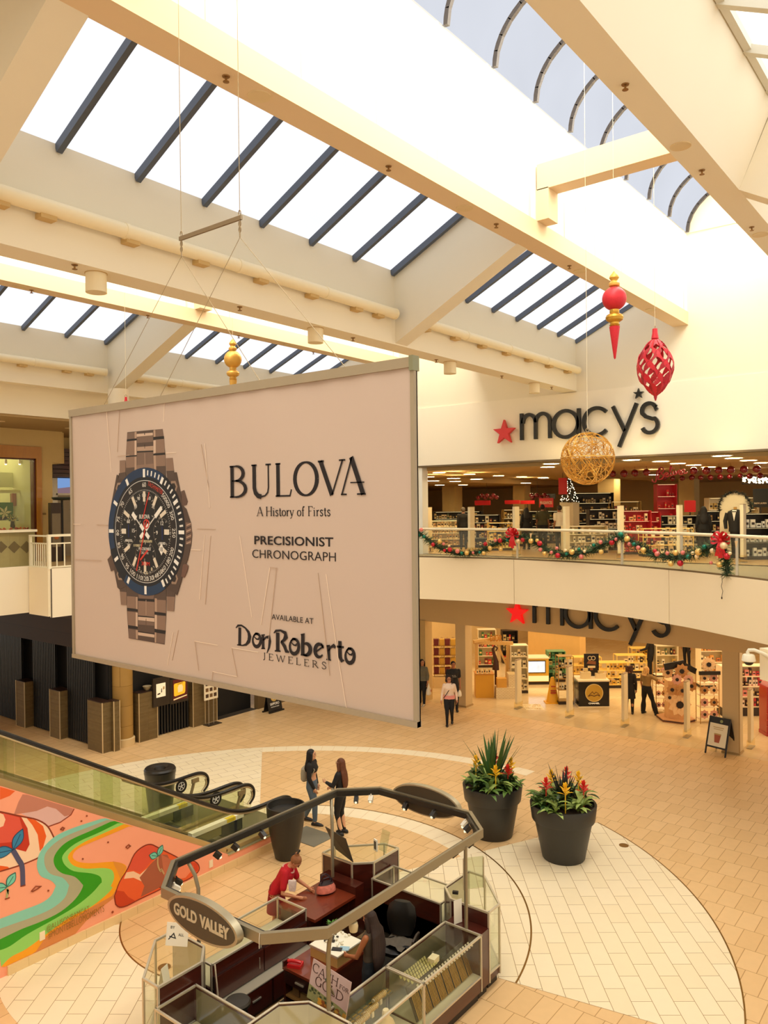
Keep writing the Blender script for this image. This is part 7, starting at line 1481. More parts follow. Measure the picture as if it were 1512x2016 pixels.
    if dress:
        col, hem = dress; mb = MB(); R2 = [[up(Vector((c+(a)*cos(q*pi/9), b*sin(q*pi/9), z)))*k for q in range(18)] for z, c, a, b in ((hem, 0, .17, .21), (.75, 0, .15, .19), (.92, 0, .13, .18), (1.08, 0, .11, .155))]
        dm = mat('cloth %d %d %d' % col, col, .8); part('skirt', mb.loft(R2), dm, t)
    for sd, s_ in ((1, 'L'), (-1, 'R')):
        an = Vector(Lg[s_+'A']); mb = MB(); z_ = an.z-.075
        R3 = [[S_((an.x+x, an.y+wd*cos(q*pi/7), z_+.0+max(0, h_*.5+h_*.55*sin(q*pi/7)))) for q in range(14)] for x, wd, h_ in ((-.085, .022, .05), (-.06, .038, .075), (.0, .042, .085), (.07, .047, .07), (.14, .046, .052), (.185, .028, .035), (.2, .01, .02))]
        sm_ = mat('shoe %d %d %d' % shoes, shoes, .5); part('shoe', mb.loft(R3), sm_, t)
        if shoes == (26, 24, 24): part('sole', MB().tube([S_((an.x-.08, an.y, z_+.012)), S_((an.x+.05, an.y, z_+.012)), S_((an.x+.19, an.y, z_+.014))], [.03*k, .048*k, .03*k], 8), WHITE, t) if False else None
    if hair:
        col, sty = hair[:2]; low = hair[2] if len(hair) > 2 else 1.4; hw_ = hair[3] if len(hair) > 3 else 1; mb = MB()
        cap = MB().ball((-.018, 0, 1.585), 1, 20, 14, sc=(.098, .087, .10))
        cap.v = [v if not (v[0] > .03 and v[2] < 1.60) else (.03, v[1]*.98, v[2]) for v in cap.v]
        if sty in ('long', 'wavy'):
            R4 = [[Vector((cx+a*cos(q*pi/8), b*(1+(hw_-1)*min(1, max(0, (1.5-z)*4)))*sin(q*pi/8), z)) for q in range(16)] for z, cx, a, b in ((1.62, -.035, .075, .082), (1.52, -.05, .07, .094), (1.44, -.065, .06, .10), (1.36, -.09, .055, .115), ((1.36+low)/2, -.115, .048, .115), (low+.05, -.12, .04, .09), (low, -.12, .022, .055))]
            cap.loft(R4)
            for sd in (-1, 1): cap.tube([(.02, sd*.075, 1.60), (.015, sd*.088, 1.52), (.01, sd*.092, 1.45), (.0 if low < 1.3 else -.02, sd*.10, max(low+.1, 1.38))], [.028, .03, .03, .02], 8)
        elif sty == 'bun': cap.ball((-.085, 0, 1.655), .045, 12, 8)
        elif sty == 'curly':
            random.seed(7)
            for q in range(46): a = random.uniform(.9, 2*pi-.9); z = random.uniform(1.47, 1.68); cap.ball((-.01+.095*cos(a), .1*sin(a), z), random.uniform(.028, .042), 8, 6)
        mb.add([hd(v)*k if v[2] > 1.40 else (hd((v[0], v[1], 1.40))+(up(Vector(v))-up(Vector((v[0], v[1], 1.40)))))*k for v in cap.v], cap.f)
        hm = mat('hair %d %d %d' % col, col, .7, var=.45, scale=22); part('hair', remeshed('hair', mb, [hm], vox*.8), hm, t)
    t['k'] = k; del t['k']
    return t, k
def yaw_to(dx, dy): return atan2(dy, dx)
# --- two women talking behind the kiosk
t, k = person('person with long black hair, black cropped top, jeans and a grey backpack', (13.10, 12.50), radians(-68), 1.69, skin=(214, 158, 120), top=((24, 22, 22), 'long', 1.18), bottom=((92, 108, 122), 1.0, 1.0, .9), hair=((22, 16, 14), 'long', 1.16), shoes=(30, 24, 24),
     arms={'RE': (.02, -.215, 1.08), 'RW': (.12, -.17, .86), 'LE': (-.02, .21, 1.08), 'LW': (.05, .2, .85)}, legs={'RK': (.10, -.09, .49), 'RA': (.10, -.09, .075), 'LK': (-.03, .1, .48), 'LA': (-.22, .11, .09)}, head=(8, 0))
part('backpack', MB().loft([[(-.17+x*cos(q*pi/8), y*sin(q*pi/8), z) for q in range(16)] for z, x, y in ((.98, .05, .10), (1.02, .085, .14), (1.15, .09, .145), (1.27, .075, .125), (1.32, .03, .07))]), mat('grey backpack', (168, 156, 132), .7, var=.1), t)
for s_ in (-1, 1): part('strap', MB().tube([(-.12, s_*.09, 1.02), (.03, s_*.14, 1.12), (.115, s_*.115, 1.28), (.03, s_*.10, 1.42), (-.10, s_*.08, 1.34)], .014, 6), mat('grey backpack', (168, 156, 132)), t)
t, k = person('person with long brown hair in black top and leggings, back to the camera', (13.08, 11.60), radians(112), 1.66, skin=(220, 168, 130), top=((24, 23, 23), 'long', 1.0), bottom=((26, 25, 24), .72), hair=((96, 52, 26), 'long', 1.02, 1.2), shoes=(26, 24, 24),
     arms={'LE': (.10, .22, 1.12), 'LW': (.28, .14, 1.16), 'RE': (.08, -.21, 1.10), 'RW': (.22, -.10, 1.02)}, legs={'LK': (.06, .09, .49), 'LA': (-.02, .12, .075), 'RK': (.02, -.07, .49), 'RA': (-.06, -.06, .075)}, head=(-4, 0))
part('shirt_knot', MB().loft([[(.16+x*cos(q*pi/6), .06+y*sin(q*pi/6), z) for q in range(12)] for z, x, y in ((.82, .012, .03), (.90, .03, .06), (1.0, .035, .07), (1.07, .02, .04))]), mat('white cotton', (248, 242, 226), .8), t)
# --- customer in red and the seller
t, k = person('person in a red T-shirt with sunglasses on the head, leaning on the kiosk desk', (9.17, 9.60), radians(-66), 1.58, lean=32, skin=(206, 140, 100), top=((196, 18, 34), 'half', .90), dress=((150, 20, 30), .55), hair=((150, 96, 56), 'bun'), shoes=(40, 30, 26), build=1.15,
     arms={'LE': (.32, .23, 1.0), 'LW': (.56, .14, .93), 'RE': (.22, -.26, .98), 'RW': (.48, -.20, .92)}, head=(0, 22), vox=.009)
sg = MB()
for s_ in (1, -1): sg.ball((.30+.11, s_*.034, 1.545), 1, 10, 8, sc=(.012, .03, .024))
part('sunglasses', sg.tube([(.40, .07, 1.545), (.32, .085, 1.53)], .005, 5).tube([(.40, -.07, 1.545), (.32, -.085, 1.53)], .005, 5), mat('dark lenses', (22, 16, 14), .15), t)
part('necklace', MB().tube([(.22+.09*cos(a), .085*sin(a), 1.245-.05*cos(a)) for a in [q*pi/8 for q in range(16)]], .016, 6, closed=True), mat('pink beads', (230, 176, 160), .5, var=.3, scale=40), t)
tg = thing('gift_bag', 'small white and pink paper bag held by the woman in red', 'bag', (9.13, 9.18, .99), radians(-60)); part('body', MB().loft([[(x*sx, y*sy, z) for sx, sy in ((-1, -1), (1, -1), (1, 1), (-1, 1))] for z, x, y in ((0, .05, .028), (.12, .062, .035), (.17, .062, .02))]), mat('striped paper', (240, 206, 200), .6, var=.4, scale=30), tg)
t, k = person('person with very long dark hair and bare arms standing inside the kiosk', (8.46, 6.96), radians(100), 1.60, skin=(176, 108, 66), top=((84, 72, 58), 'none', .97), bottom=((38, 46, 54), 1.0), hair=((46, 28, 20), 'long', .84, 2.0), shoes=(30, 26, 24),
     arms={'RE': (-.02, -.24, 1.08), 'RW': (.05, -.26, .84), 'LE': (.12, .22, 1.08), 'LW': (.32, .12, 1.0)}, head=(6, 12), vox=.009)
# --- shoppers at the ground floor entrance
CAMY = lambda x, y: atan2(-y, -x)
t, k = person('person in a grey-green top carrying a white plastic bag at the left of the entrance', (23.35, 16.66), radians(-165), 1.66, skin=(190, 130, 92), top=((112, 106, 86), 'three', .88), bottom=((22, 22, 24), .9), hair=((34, 22, 18), 'long', 1.22), shoes=(190, 176, 150), build=1.12, legs={'LK': (.06, .09, .48), 'LA': (.06, .09, .075)}, head=(40, 0))
part('shoulder_strap', MB().tube([(.0, .10, 1.42), (.12, .0, 1.22), (.10, -.15, 1.0)], .012, 6).tube([(.0, .10, 1.42), (-.10, .0, 1.22), (-.08, -.15, 1.0)], .012, 6), mat('bag strap', (40, 26, 40)), t)
tg = thing('shopping_bag', 'white plastic bag with a red print hanging from the walker in grey-green', 'bag', (23.33, 16.36, .42), .4); part('body', MB().loft([[(x*cos(q*pi/8), y*sin(q*pi/8), z) for q in range(16)] for z, x, y in ((0, .12, .06), (.04, .17, .09), (.2, .16, .08), (.32, .08, .03), (.42, .02, .015))]), mat('white plastic', (240, 230, 208), .4, var=.1, scale=10), tg); part('print', MB().ball((.02, -.085, .16), 1, 8, 6, sc=(.05, .012, .05)), mat('bag print red', (190, 40, 36), .5), tg)
t, k = person('person in a white and pink sweater with a cross-body strap walking towards the camera', (21.72, 14.40), CAMY(21.7, 14.4), 1.63, skin=(196, 134, 96), top=((240, 214, 190), 'long', .90), bottom=((18, 18, 22), .85), hair=((38, 26, 20), 'curly'), shoes=(28, 24, 22), build=1.08, legs={'RK': (.10, -.08, .49), 'RA': (.06, -.08, .075), 'LK': (.03, .08, .49), 'LA': (-.20, .09, .11)}, arms={'RE': (-.04, -.23, 1.08), 'RW': (.05, -.26, .86), 'LE': (-.06, .23, 1.08), 'LW': (-.02, .25, .86)})
part('pink_band', MB().loft([[(.0+.142*cos(q*pi/9), .19*sin(q*pi/9), z) for q in range(18)] for z in (.90, 1.02)], caps=False), mat('pink knit', (232, 150, 140), .8), t); part('cross_strap', MB().tube([(.02, .10, 1.42), (.125, .02, 1.24), (.135, -.10, 1.06), (.06, -.19, .92)], .012, 6), mat('strap brown', (44, 26, 22), .6), t)
gls = MB()
for s_ in (1, -1): gls.tube([(.098, s_*.03+.02*cos(a), 1.553+.016*sin(a)) for a in [q*pi/5 for q in range(10)]], .003, 5, closed=True)
part('eyeglasses', gls, BLACK, t)
t, k = person('person in a black printed T-shirt carrying a small white bag behind the pink sweater', (23.35, 15.30), CAMY(23.3, 15.3)+.15, 1.74, fem=False, skin=(176, 112, 74), top=((30, 28, 28), 'half', .86), bottom=((26, 26, 30), .95), hair=((28, 20, 18), 'short'), shoes=(30, 28, 28), legs={'RK': (.03, -.1, .49), 'RA': (.02, -.1, .075), 'LK': (.12, .1, .49), 'LA': (.06, .1, .09)})
mb = MB().plate(Fr((.128, 0, 1.25), (0, 1, 0)), [(-.09, -.02), (.09, -.02), (.09, .0), (-.09, .0)], -.02, .006).plate(Fr((.128, 0, 1.25), (0, 1, 0)), [(-.07, .02), (.07, .02), (.05, .05), (-.05, .05)], -.02, .006); part('chest_print', mb, mat('faded print', (150, 140, 124), .8), t)
tg = thing('shopping_bag', 'small white bag hanging from the hand of the man in black', 'bag', (23.25, 14.98, .58), .2); part('body', MB().loft([[(x*cos(q*pi/8), y*sin(q*pi/8), z) for q in range(16)] for z, x, y in ((0, .08, .05), (.03, .11, .07), (.14, .10, .06), (.22, .03, .02))]), mat('white plastic', (240, 230, 208)), tg)
# --- inside the ground floor store
t, k = person('person in a long black coat seen from behind near the black display box', (26.62, 10.15), radians(20), 1.64, skin=(190, 130, 92), top=((22, 19, 20), 'long', .80), bottom=((24, 22, 22), .9), dress=((22, 19, 20), .55), hair=((70, 36, 24), 'curly'), shoes=(20, 18, 18))
t, k = person('blonde person in a patterned top stretching an arm out to the right', (26.95, 9.66), radians(-10), 1.62, skin=(206, 146, 106), top=((150, 120, 72), 'half', .92), bottom=((20, 18, 18), 1.5), hair=((206, 160, 100), 'wavy', 1.36), shoes=(20, 18, 18), arms={'RE': (.10, -.42, 1.2), 'RW': (.18, -.64, 1.06), 'LE': (.0, .22, 1.1), 'LW': (.06, .22, .88)}, legs={'RK': (.04, -.20, .49), 'RA': (.02, -.34, .085), 'LK': (.0, .12, .48), 'LA': (-.02, .14, .075)}, build=1.05, head=(-30, 0))
q = at(1281, 1331, z=0)
t, k = person('person in a black suit standing at the far counter, head hidden by the fascia', (q.x, q.y), radians(95), 1.78, fem=False, skin=(170, 110, 76), top=((18, 17, 19), 'long', .84), bottom=((18, 17, 20), 1.0), hair=((24, 18, 16), 'short'), shoes=(16, 14, 14), arms={'LE': (.1, .24, 1.1), 'LW': (.34, .18, 1.0)})
q = at(1352, 1262, X=36)
t, k = person('person in black behind the flower display, face hidden by the fascia', (36, q.y), radians(170), 1.72, fem=False, skin=(170, 110, 76), top=((16, 15, 16), 'long', .84), bottom=((16, 15, 16), 1.0), hair=((24, 18, 16), 'short'))
# --- upper store
def upper(px, X, **kw): q = at(px, 1000, X=X); lb = kw.pop('label'); return person(lb, (X, q.y), kw.pop('yaw'), kw.pop('H'), z0=5.5, **kw)
upper(912, 27.5, label='person in dark clothes at the left of the upper store', yaw=radians(30), H=1.70, fem=False, skin=(150, 100, 70), top=((22, 20, 20), 'long', .85), bottom=((20, 20, 22), 1), hair=((90, 80, 70), 'short'))
upper(1036, 28.5, label='person in black with long dark hair beside the glass counter upstairs', yaw=radians(40), H=1.66, skin=(120, 76, 52), top=((20, 18, 18), 'long', .85), bottom=((20, 18, 18), 1), hair=((20, 16, 14), 'long', 1.2))
upper(1068, 29.0, label='person in an olive polo shirt at the upper glass counter', yaw=radians(20), H=1.78, fem=False, skin=(140, 92, 64), top=((66, 64, 38), 'half', .86), bottom=((24, 24, 26), 1), hair=((24, 18, 16), 'short'), build=1.15)
upper(1101, 28.0, label='person in a white shirt standing beside the olive polo shirt', yaw=radians(60), H=1.74, fem=False, skin=(150, 100, 70), top=((238, 226, 200), 'half', .88), bottom=((20, 20, 24), 1), hair=((24, 18, 16), 'short'))
upper(1385, 27.2, label='person with long black hair and black jacket in the upper store', yaw=radians(20), H=1.66, skin=(160, 108, 76), top=((18, 16, 16), 'long', .84), bottom=((18, 16, 16), 1), hair=((16, 12, 12), 'long', 1.1), build=1.15)
upper(1218, 30.0, label='person in pale blue behind the security post in the upper store', yaw=radians(150), H=1.6, skin=(150, 100, 70), top=((196, 204, 214), 'half', .86), bottom=((24, 24, 26), 1), hair=((24, 18, 16), 'short'))
# ================================================================ DEPARTMENT STORE, ground floor
random.seed(77)
PRODC = [(244, 230, 196), (26, 22, 20), (206, 170, 96), (236, 214, 170), (120, 40, 36), (60, 46, 36), (226, 196, 130), (250, 240, 214), (170, 130, 80), (92, 110, 80)]
def prod_mat(c): return mat('pack %d %d %d' % c, c, .45, var=.08, scale=12)
PROTO = {}; STOCK = []
def product(x, y, z, yaw, w_, d_, h_, c, label, group, name='perfume_box'): STOCK.append((w_*h_/(x*x+y*y), x, y, z, yaw, round(w_, 2), round(d_, 2), round(h_, 2), c, label, group, name))
def box_mb(w_, d_, h_, m0=0, m1=1): return MB().box(-w_/2, w_/2, -d_/2, d_/2, 0, h_, m0).box(-w_*.34, w_*.34, -d_/2-.002, -d_/2, h_*.35, h_*.65, m1)
def stock_shelves():
    """the 290 packs that show largest as things, the small rest as one mass"""
    STOCK.sort(key=lambda q: -q[0]); band = lambda c: (226, 196, 130) if sum(c) < 300 else (60, 46, 36)
    for _, x, y, z, yaw, w_, d_, h_, c, label, group, name in STOCK[:290]:
        key = (w_, d_, h_, c)
        if key not in PROTO: o = PROTO[key] = obj(name, box_mb(w_, d_, h_), [prod_mat(c), prod_mat(band(c))])
        else: o = PROTO[key].copy(); COL.objects.link(o)
        o.location = (x, y, z); o.rotation_euler = (0, 0, yaw); tag(o, label, 'box', group)
    mb = MB(); ms = []
    def mi(c):
        m = prod_mat(c)
        if m not in ms: ms.append(m)
        return ms.index(m)
    for _, x, y, z, yaw, w_, d_, h_, c, label, group, name in STOCK[290:]:
        b = box_mb(w_, d_, h_, mi(c), mi(band(c))); ca, sa = cos(yaw), sin(yaw); n0 = len(mb.v); mb.v += [(x+p*ca-q*sa, y+p*sa+q*ca, z+r) for p, q, r in b.v]; mb.f += [[i+n0 for i in f] for f in b.f]; mb.m += b.m
    tag(obj('shelf_stock', mb, ms, kind='stuff'), 'mass of small packed goods on the deeper shelves of both store floors', 'goods')
SHW = mat('shelf white', (240, 224, 188), .5); SHG = mat('brass frame', (178, 138, 66), .35, .6); SHD = mat('shelf dark', (46, 34, 26), .5)
def shelf_unit(name, label, x, y, yaw, w_, d_, h_, n, m, cols, fill=.8, glow_=0.0, back=True, z0=0.0, zb=.12, ph=(.14, .30), desc=None, open_frame=False):
    t = thing(name, label, 'shelf', (x, y, z0), yaw); a, b = w_/2, d_/2
    part('plinth', MB().box(-a, a, -b, b, 0, zb), SHD, t)
    if back: part('back_panel', MB().box(-a, a, b-.02, b, zb, h_), m, t)
    if open_frame:
        for sx in (-1, 1):
            for sy in (-1, 1): part('upright', MB().box(sx*a-.012, sx*a+.012, sy*b-.012, sy*b+.012, zb, h_), m, t)
    else:
        for sx in (-1, 1): part('side_panel', MB().box(sx*a-.015, sx*a+.015, -b, b, zb, h_), m, t)
    zs = [zb+(h_-zb)*k/n for k in range(n+1)]
    for z in zs: part('shelf_board', MB().box(-a, a, -b, b-.02, z-.015, z+.005), m, t)
    if glow_:
        for z in zs[1:]: part('shelf_light', MB().box(-a*.9, a*.9, -b*.5, -b*.4, z-.022, z-.016), glow('shelf light', (255, 226, 160), glow_), t)
    ca, sa = cos(yaw), sin(yaw)
    for i, z in enumerate(zs[:-1]):
        u = -a+.05
        while u < a-.08:
            pw_ = random.choice((.07, .10, .14)); hh = min(random.choice((.14, .2, .26)), (h_-zb)/n-.05)
            if random.random() < fill:
                lx, ly = u+pw_/2, -b*.3; product(x+lx*ca-ly*sa, y+lx*sa+ly*ca, z0+z+.006, yaw, pw_, .09, hh, random.choice(cols), 'packs on %s' % (desc or label), 'goods on '+(desc or label))
            u += pw_+random.uniform(.015, .06)
    return t
def face(dx, dy): return atan2(dy, dx)+pi/2         # front (-y side) looks along (dx,dy)
FC = face(-.79, -.62)
def fl(px, py, z=0.0): return at(px, py, z=z)
# security gates in the entrance
GATE = mat('security gate cream', (238, 222, 184), .4)
def gate(x, y, z0, label, grp):
    t = thing('security_gate', label, 'security post', (x, y, z0), 0, grp); part('panel', MB().box(-.17, .17, -.045, .045, .18, 1.74).box(-.15, .15, -.05, .05, .4, 1.66), GATE, t); part('shoe', MB().box(-.2, .2, -.07, .07, .02, .24), glass('gate acrylic', (250, 246, 230), gloss=1), t); part('base', MB().box(-.2, .2, -.075, .075, 0, .025), STEEL, t); part('cap', MB().box(-.172, .172, -.048, .048, 1.74, 1.755), mat('gate cap', (150, 120, 80), .5), t)
for px_, py_, lb in ((1021, 1394, 'cream security post left of the black display box'), (1121, 1412, 'cream security post in front of the glass shelf tower'), (1230, 1430, 'cream security post in front of the black coat'), (1353, 1450, 'cream security post in front of the sunflower display'), (1478, 1472, 'cream security post at the right picture edge of the ground floor entrance')):
    q = fl(px_, py_); gate(25.02, q.y+(25.02-q.x)*.2, 0, lb, 'security posts of the ground floor entrance')
for px_, lb in ((844, 'first security post from the left upstairs'), (928, 'second security post from the left upstairs'), (1016, 'security post upstairs above the left garland bow'), (1115, 'security post upstairs below the golden wire ball'), (1222, 'security post upstairs in front of the pale blue shirt'), (1338, 'security post upstairs left of the woman with black hair'), (1463, 'security post upstairs in front of the tuxedo form')):
    q = at(px_, 1040, X=25.0); gate(25.0, q.y, 5.5, lb, 'security posts of the upper entrance')
# black display box with gold medallion
A, B_ = fl(1139.6, 1392.6), fl(1199.8, 1392); c = (A+B_)/2; d = (B_-A); W_ = d.length; d.normalize(); nb = Vector((d.y, -d.x, 0)); 
if nb.dot(Vector((-.79, -.62, 0))) < 0: nb = -nb
c = c-nb*.42; ya = atan2(d.y, d.x)
t = thing('display_box', 'black perfume display box with a round gold medallion and white top', 'display', (c.x, c.y, 0), ya); h_ = .92
part('cabinet', MB().box(-W_/2, W_/2, -.42, .42, .03, h_), mat('gloss black', (18, 15, 14), .2), t); part('top', MB().box(-W_/2-.02, W_/2+.02, -.44, .44, h_, h_+.05), mat('display white', (246, 232, 200), .4), t); part('foot', MB().box(-W_/2-.01, W_/2+.01, -.43, .43, 0, .03), mat('display white', (246, 232, 200)), t)
f = Fr((0, -.42, 0), (1, 0, 0)); part('medallion', MB().plate(f, arc(0, .52, .30, 0, 360, 32)[:-1], 0, .02).stroke(f, arc(0, .52, .31, 0, 360, 32)[:-1], .025, 0, .03, 1, closed=True).stroke(f, [(-.2, .42), (-.12, .5), (-.06, .56), (0, .48), (.06, .55), (.14, .5), (.2, .42)], .02, .02, .026, 2).stroke(f, [(-.22, .40), (-.1, .44), (0, .40), (.12, .45), (.2, .40)], .03, .02, .026, 2), [mat('medallion gold', (206, 166, 66), .4, .3), mat('medallion rim', (236, 210, 140), .3, .4), mat('medallion etch', (96, 62, 26), .5)], t)
part('lettering', text_mesh('CHANEL', f, -.2, .11, .4, .06, 0, .006, .03), mat('letter cream', (244, 230, 196), .5, emit=.3), t)
BOT = mat('bottle cream', (238, 214, 164), .25, coat=.4)
def local(t_, x, y): ca, sa = cos(ya), sin(ya); return c.x+x*ca-y*sa, c.y+x*sa+y*ca
for lx, w_, hh, lb in ((-.22, .36, .32, 'large cream replica bottle on the left of the black display box'), (.32, .36, .24, 'smaller cream replica bottle on the right of the black display box')):
    x, y = local(None, lx, -.1); b_ = thing('display_bottle', lb, 'bottle', (x, y, h_+.05), ya); part('body', MB().box(-w_/2, w_/2, -.09, .09, 0, hh*.75), BOT, b_); part('neck', MB().cyl((0, 0, hh*.75), (0, 0, hh*.86), .05, n=12), BOT, b_); part('stopper', MB().box(-.08, .08, -.05, .05, hh*.86, hh*1.15), mat('stopper', (226, 200, 140), .2), b_)
x, y = local(None, .1, .3); b_ = thing('poster_board', 'black poster with a pale bottle picture behind the display bottles', 'poster', (x, y, h_+.05), ya); part('board', MB().box(-.27, .27, -.02, .02, 0, .82), SATIN, b_); f2 = Fr((0, -.02, 0), (1, 0, 0)); part('print', MB().plate(f2, [(-.14, .3), (.14, .3), (.14, .38), (-.14, .38)], 0, .004).stroke(f2, arc(-.06, .66, .07, 0, 360, 14)[:-1], .02, 0, .004, closed=True).stroke(f2, arc(.07, .66, .07, 0, 360, 14)[:-1], .02, 0, .004, closed=True).plate(f2, [(-.06, .22), (.06, .22), (.05, .3), (-.05, .3)], 0, .004, 1).plate(f2, [(-.18, .46), (.16, .42), (.16, .54), (-.1, .58)], 0, .004, 1), [mat('print cream', (236, 214, 170), .5), mat('print rust', (140, 84, 50), .5)], b_)
# wet floor cone
q = fl(1088, 1383); t = thing('wet_floor_cone', 'tall yellow caution cone beside the glass shelf tower', 'cone', (q.x, q.y, 0), FC); YC = mat('caution yellow', (238, 176, 40), .4)
part('body', MB().loft([[(r_*cos(a)*.9, r_*sin(a)*.6, z) for a in [q_*pi/8+pi/8 for q_ in range(16)]] for z, r_ in ((.02, .27), (.05, .26), (.9, .08), (.94, .06))]), YC, t); part('base', MB().box(-.29, .29, -.22, .22, 0, .03), YC, t); part('warning_text', MB().box(-.10, .10, -.165, -.14, .36, .42).box(-.10, .10, -.155, -.13, .45, .49).box(-.08, .08, -.14, -.12, .60, .64), mat('caution red', (170, 60, 30), .6), t)
# white patterned panel lying on the floor by the threshold, gold counter with screen
q = fl(1050, 1392); t = thing('floor_decal', 'white bordered flower decal on the polished floor of the entrance', 'decal', (q.x, q.y, .0), FC); part('sheet', MB().box(-.33, .33, -.42, .42, .001, .004), mat('decal cream', (246, 226, 182), .3, var=.1, scale=10), t); mb = MB(); random.seed(5)
for k in range(16): x, y = random.uniform(-.25, .25), random.uniform(-.34, .34); mb.tube([(x+.06*cos(a), y+.08*sin(a), .005) for a in [w_*pi/4 for w_ in range(8)]], .006, 4, closed=True)
part('print', mb, mat('decal line', (214, 180, 120), .5), t)
random.seed(78)
q = fl(1054, 1348); t = thing('screen_counter', 'gold lit counter with a bright white video screen in its front', 'counter', (q.x, q.y, 0), FC); 
part('cabinet', MB().box(-.55, .55, 0, .7, .12, 1.05), mat('gold counter', (226, 180, 70), .35), t); part('kick', MB().box(-.57, .57, .02, .72, 0, .12), SHD, t); part('glowing_base', MB().box(-.54, .54, -.01, .0, .14, .36), glow('warm counter light', (255, 220, 140), 1.0), t); part('screen', MB().box(-.42, .42, -.03, 0, .48, .98), SHD, t); part('picture', MB().box(-.39, .39, -.035, -.03, .51, .95), glow('screen white', (250, 246, 238), .9, .35, 6), t); part('top', MB().box(-.58, .58, -.03, .73, 1.05, 1.09), SHW, t)
# shelving seen between the posts: (floor px, width, depth, height, tiers)
W4 = [(244, 230, 196), (250, 240, 214), (26, 22, 20), (236, 214, 170)]; GRN = [(88, 150, 110), (150, 180, 130), (226, 196, 130)]; GLD = [(226, 180, 70), (206, 170, 96), (244, 226, 150)]; MIX = PRODC; REDP = [(206, 60, 70), (240, 150, 140), (250, 226, 210), (60, 30, 30)]
UNITS = [(1021, 1362, .66, .5, 1.85, 4, SHW, W4, 'white shelf tower left of the gold counter', 0), (1112, 1384, .55, .45, 1.75, 4, SHG, W4, 'brass framed glass shelf tower behind the yellow cone', 1), (1094, 1340, .7, .5, 1.25, 4, mat('green unit', (96, 150, 112), .3), GRN, 'green display unit right of the video screen', 0),
         (1152, 1345, 1.2, .5, 1.1, 3, mat('amber glass unit', (238, 196, 96), .3, emit=.12), GLD, 'amber glass counter behind the black poster', 1), (1205, 1352, 1.1, .5, 1.0, 3, mat('amber glass unit', (238, 196, 96)), GLD, 'amber glass counter left of the black coat', 1), (1240, 1338, 1.2, .5, 1.05, 3, mat('amber glass unit', (238, 196, 96)), W4, 'amber glass counter beyond the two women', 1), (1268, 1322, 1.2, .5, 1.05, 3, mat('amber glass unit', (238, 196, 96)), GLD, 'amber glass counter beside the black suit', 1),
         (958, 1312, .8, .5, 1.7, 4, SHW, [(60, 110, 60), (150, 170, 90), (206, 40, 40), (120, 40, 36)], 'tall shelf with green packs behind the round-top pillar', 0), (1003, 1304, .7, .5, 1.5, 3, SHD, [(206, 36, 36), (60, 46, 36), (226, 196, 130)], 'dark shelf with red packs beyond the trestle', 0), (840, 1300, .7, .4, 2.0, 4, SHD, [(40, 34, 40), (250, 240, 214), (120, 50, 40)], 'dark shelf at the left behind the gift bag rack', 0), (896, 1292, .9, .4, 1.9, 4, SHW, [(150, 70, 50), (240, 224, 190), (40, 34, 30)], 'shelf behind the gift bag rack', 0),
         (1310, 1330, .9, .5, 1.3, 3, SHW, MIX, 'cream shelf behind the sunflower display', 0), (1400, 1352, 1.0, .5, 1.9, 4, SHW, [(226, 160, 80), (244, 226, 190), (206, 120, 60)], 'cream shelf behind the pillar at right', 0)]
for px_, py_, w_, d_, h_, n, m, cols, lb, fr_ in UNITS:
    q = fl(px_, py_); shelf_unit('display_shelf_unit', lb, q.x, q.y, FC, w_, d_, h_, n, m, cols, .85, 2.0, not fr_, 0, .12, desc='the '+lb, open_frame=bool(fr_))
# long beige island with boxes on top
a, b = fl(1040, 1318), fl(1142, 1334); c2 = (a+b)/2; ya2 = atan2((b-a).y, (b-a).x); L_ = (b-a).length
t = thing('island_wall', 'long beige island wall with black and white boxes along its top', 'display', (c2.x, c2.y, 0), ya2); part('body', MB().box(-L_/2, L_/2, 0, .5, 0, 1.75), mat('island beige', (232, 190, 120), .5), t); part('top', MB().box(-L_/2-.03, L_/2+.03, -.03, .53, 1.75, 1.79), SHD, t)
for k in range(int(L_/.22)): u = -L_/2+.12+k*.22; product(c2.x+u*cos(ya2)-.2*sin(ya2), c2.y+u*sin(ya2)+.2*cos(ya2), 1.79, ya2, .17, .14, .18+.1*(k % 3 == 0), W4[k % 4], 'black and white boxes along the top of the beige island wall', 'boxes on the beige island wall')
# make-up wall at the right: glowing shelves
q = fl(1474, 1406); t = shelf_unit('makeup_shelf', 'long red and pink make-up shelf behind the right pillar', q.x, q.y, FC, 2.0, .5, 1.7, 4, mat('make-up cream', (246, 224, 190), .5), REDP, .95, 2.0, True, 0, .3, desc='the make-up shelf')
t = thing('framed_photo', 'white framed black picture on the make-up shelf', 'picture', (q.x-.05, q.y-.04, 1.006), FC); part('frame', MB().box(-.14, .14, -.02, .02, 0, .4), mat('frame rose', (214, 120, 110), .4), t); part('picture', MB().box(-.11, .11, -.024, -.02, .04, .36), WHITE, t); part('print', MB().box(-.08, .06, -.027, -.024, .08, .3), SATIN, t)
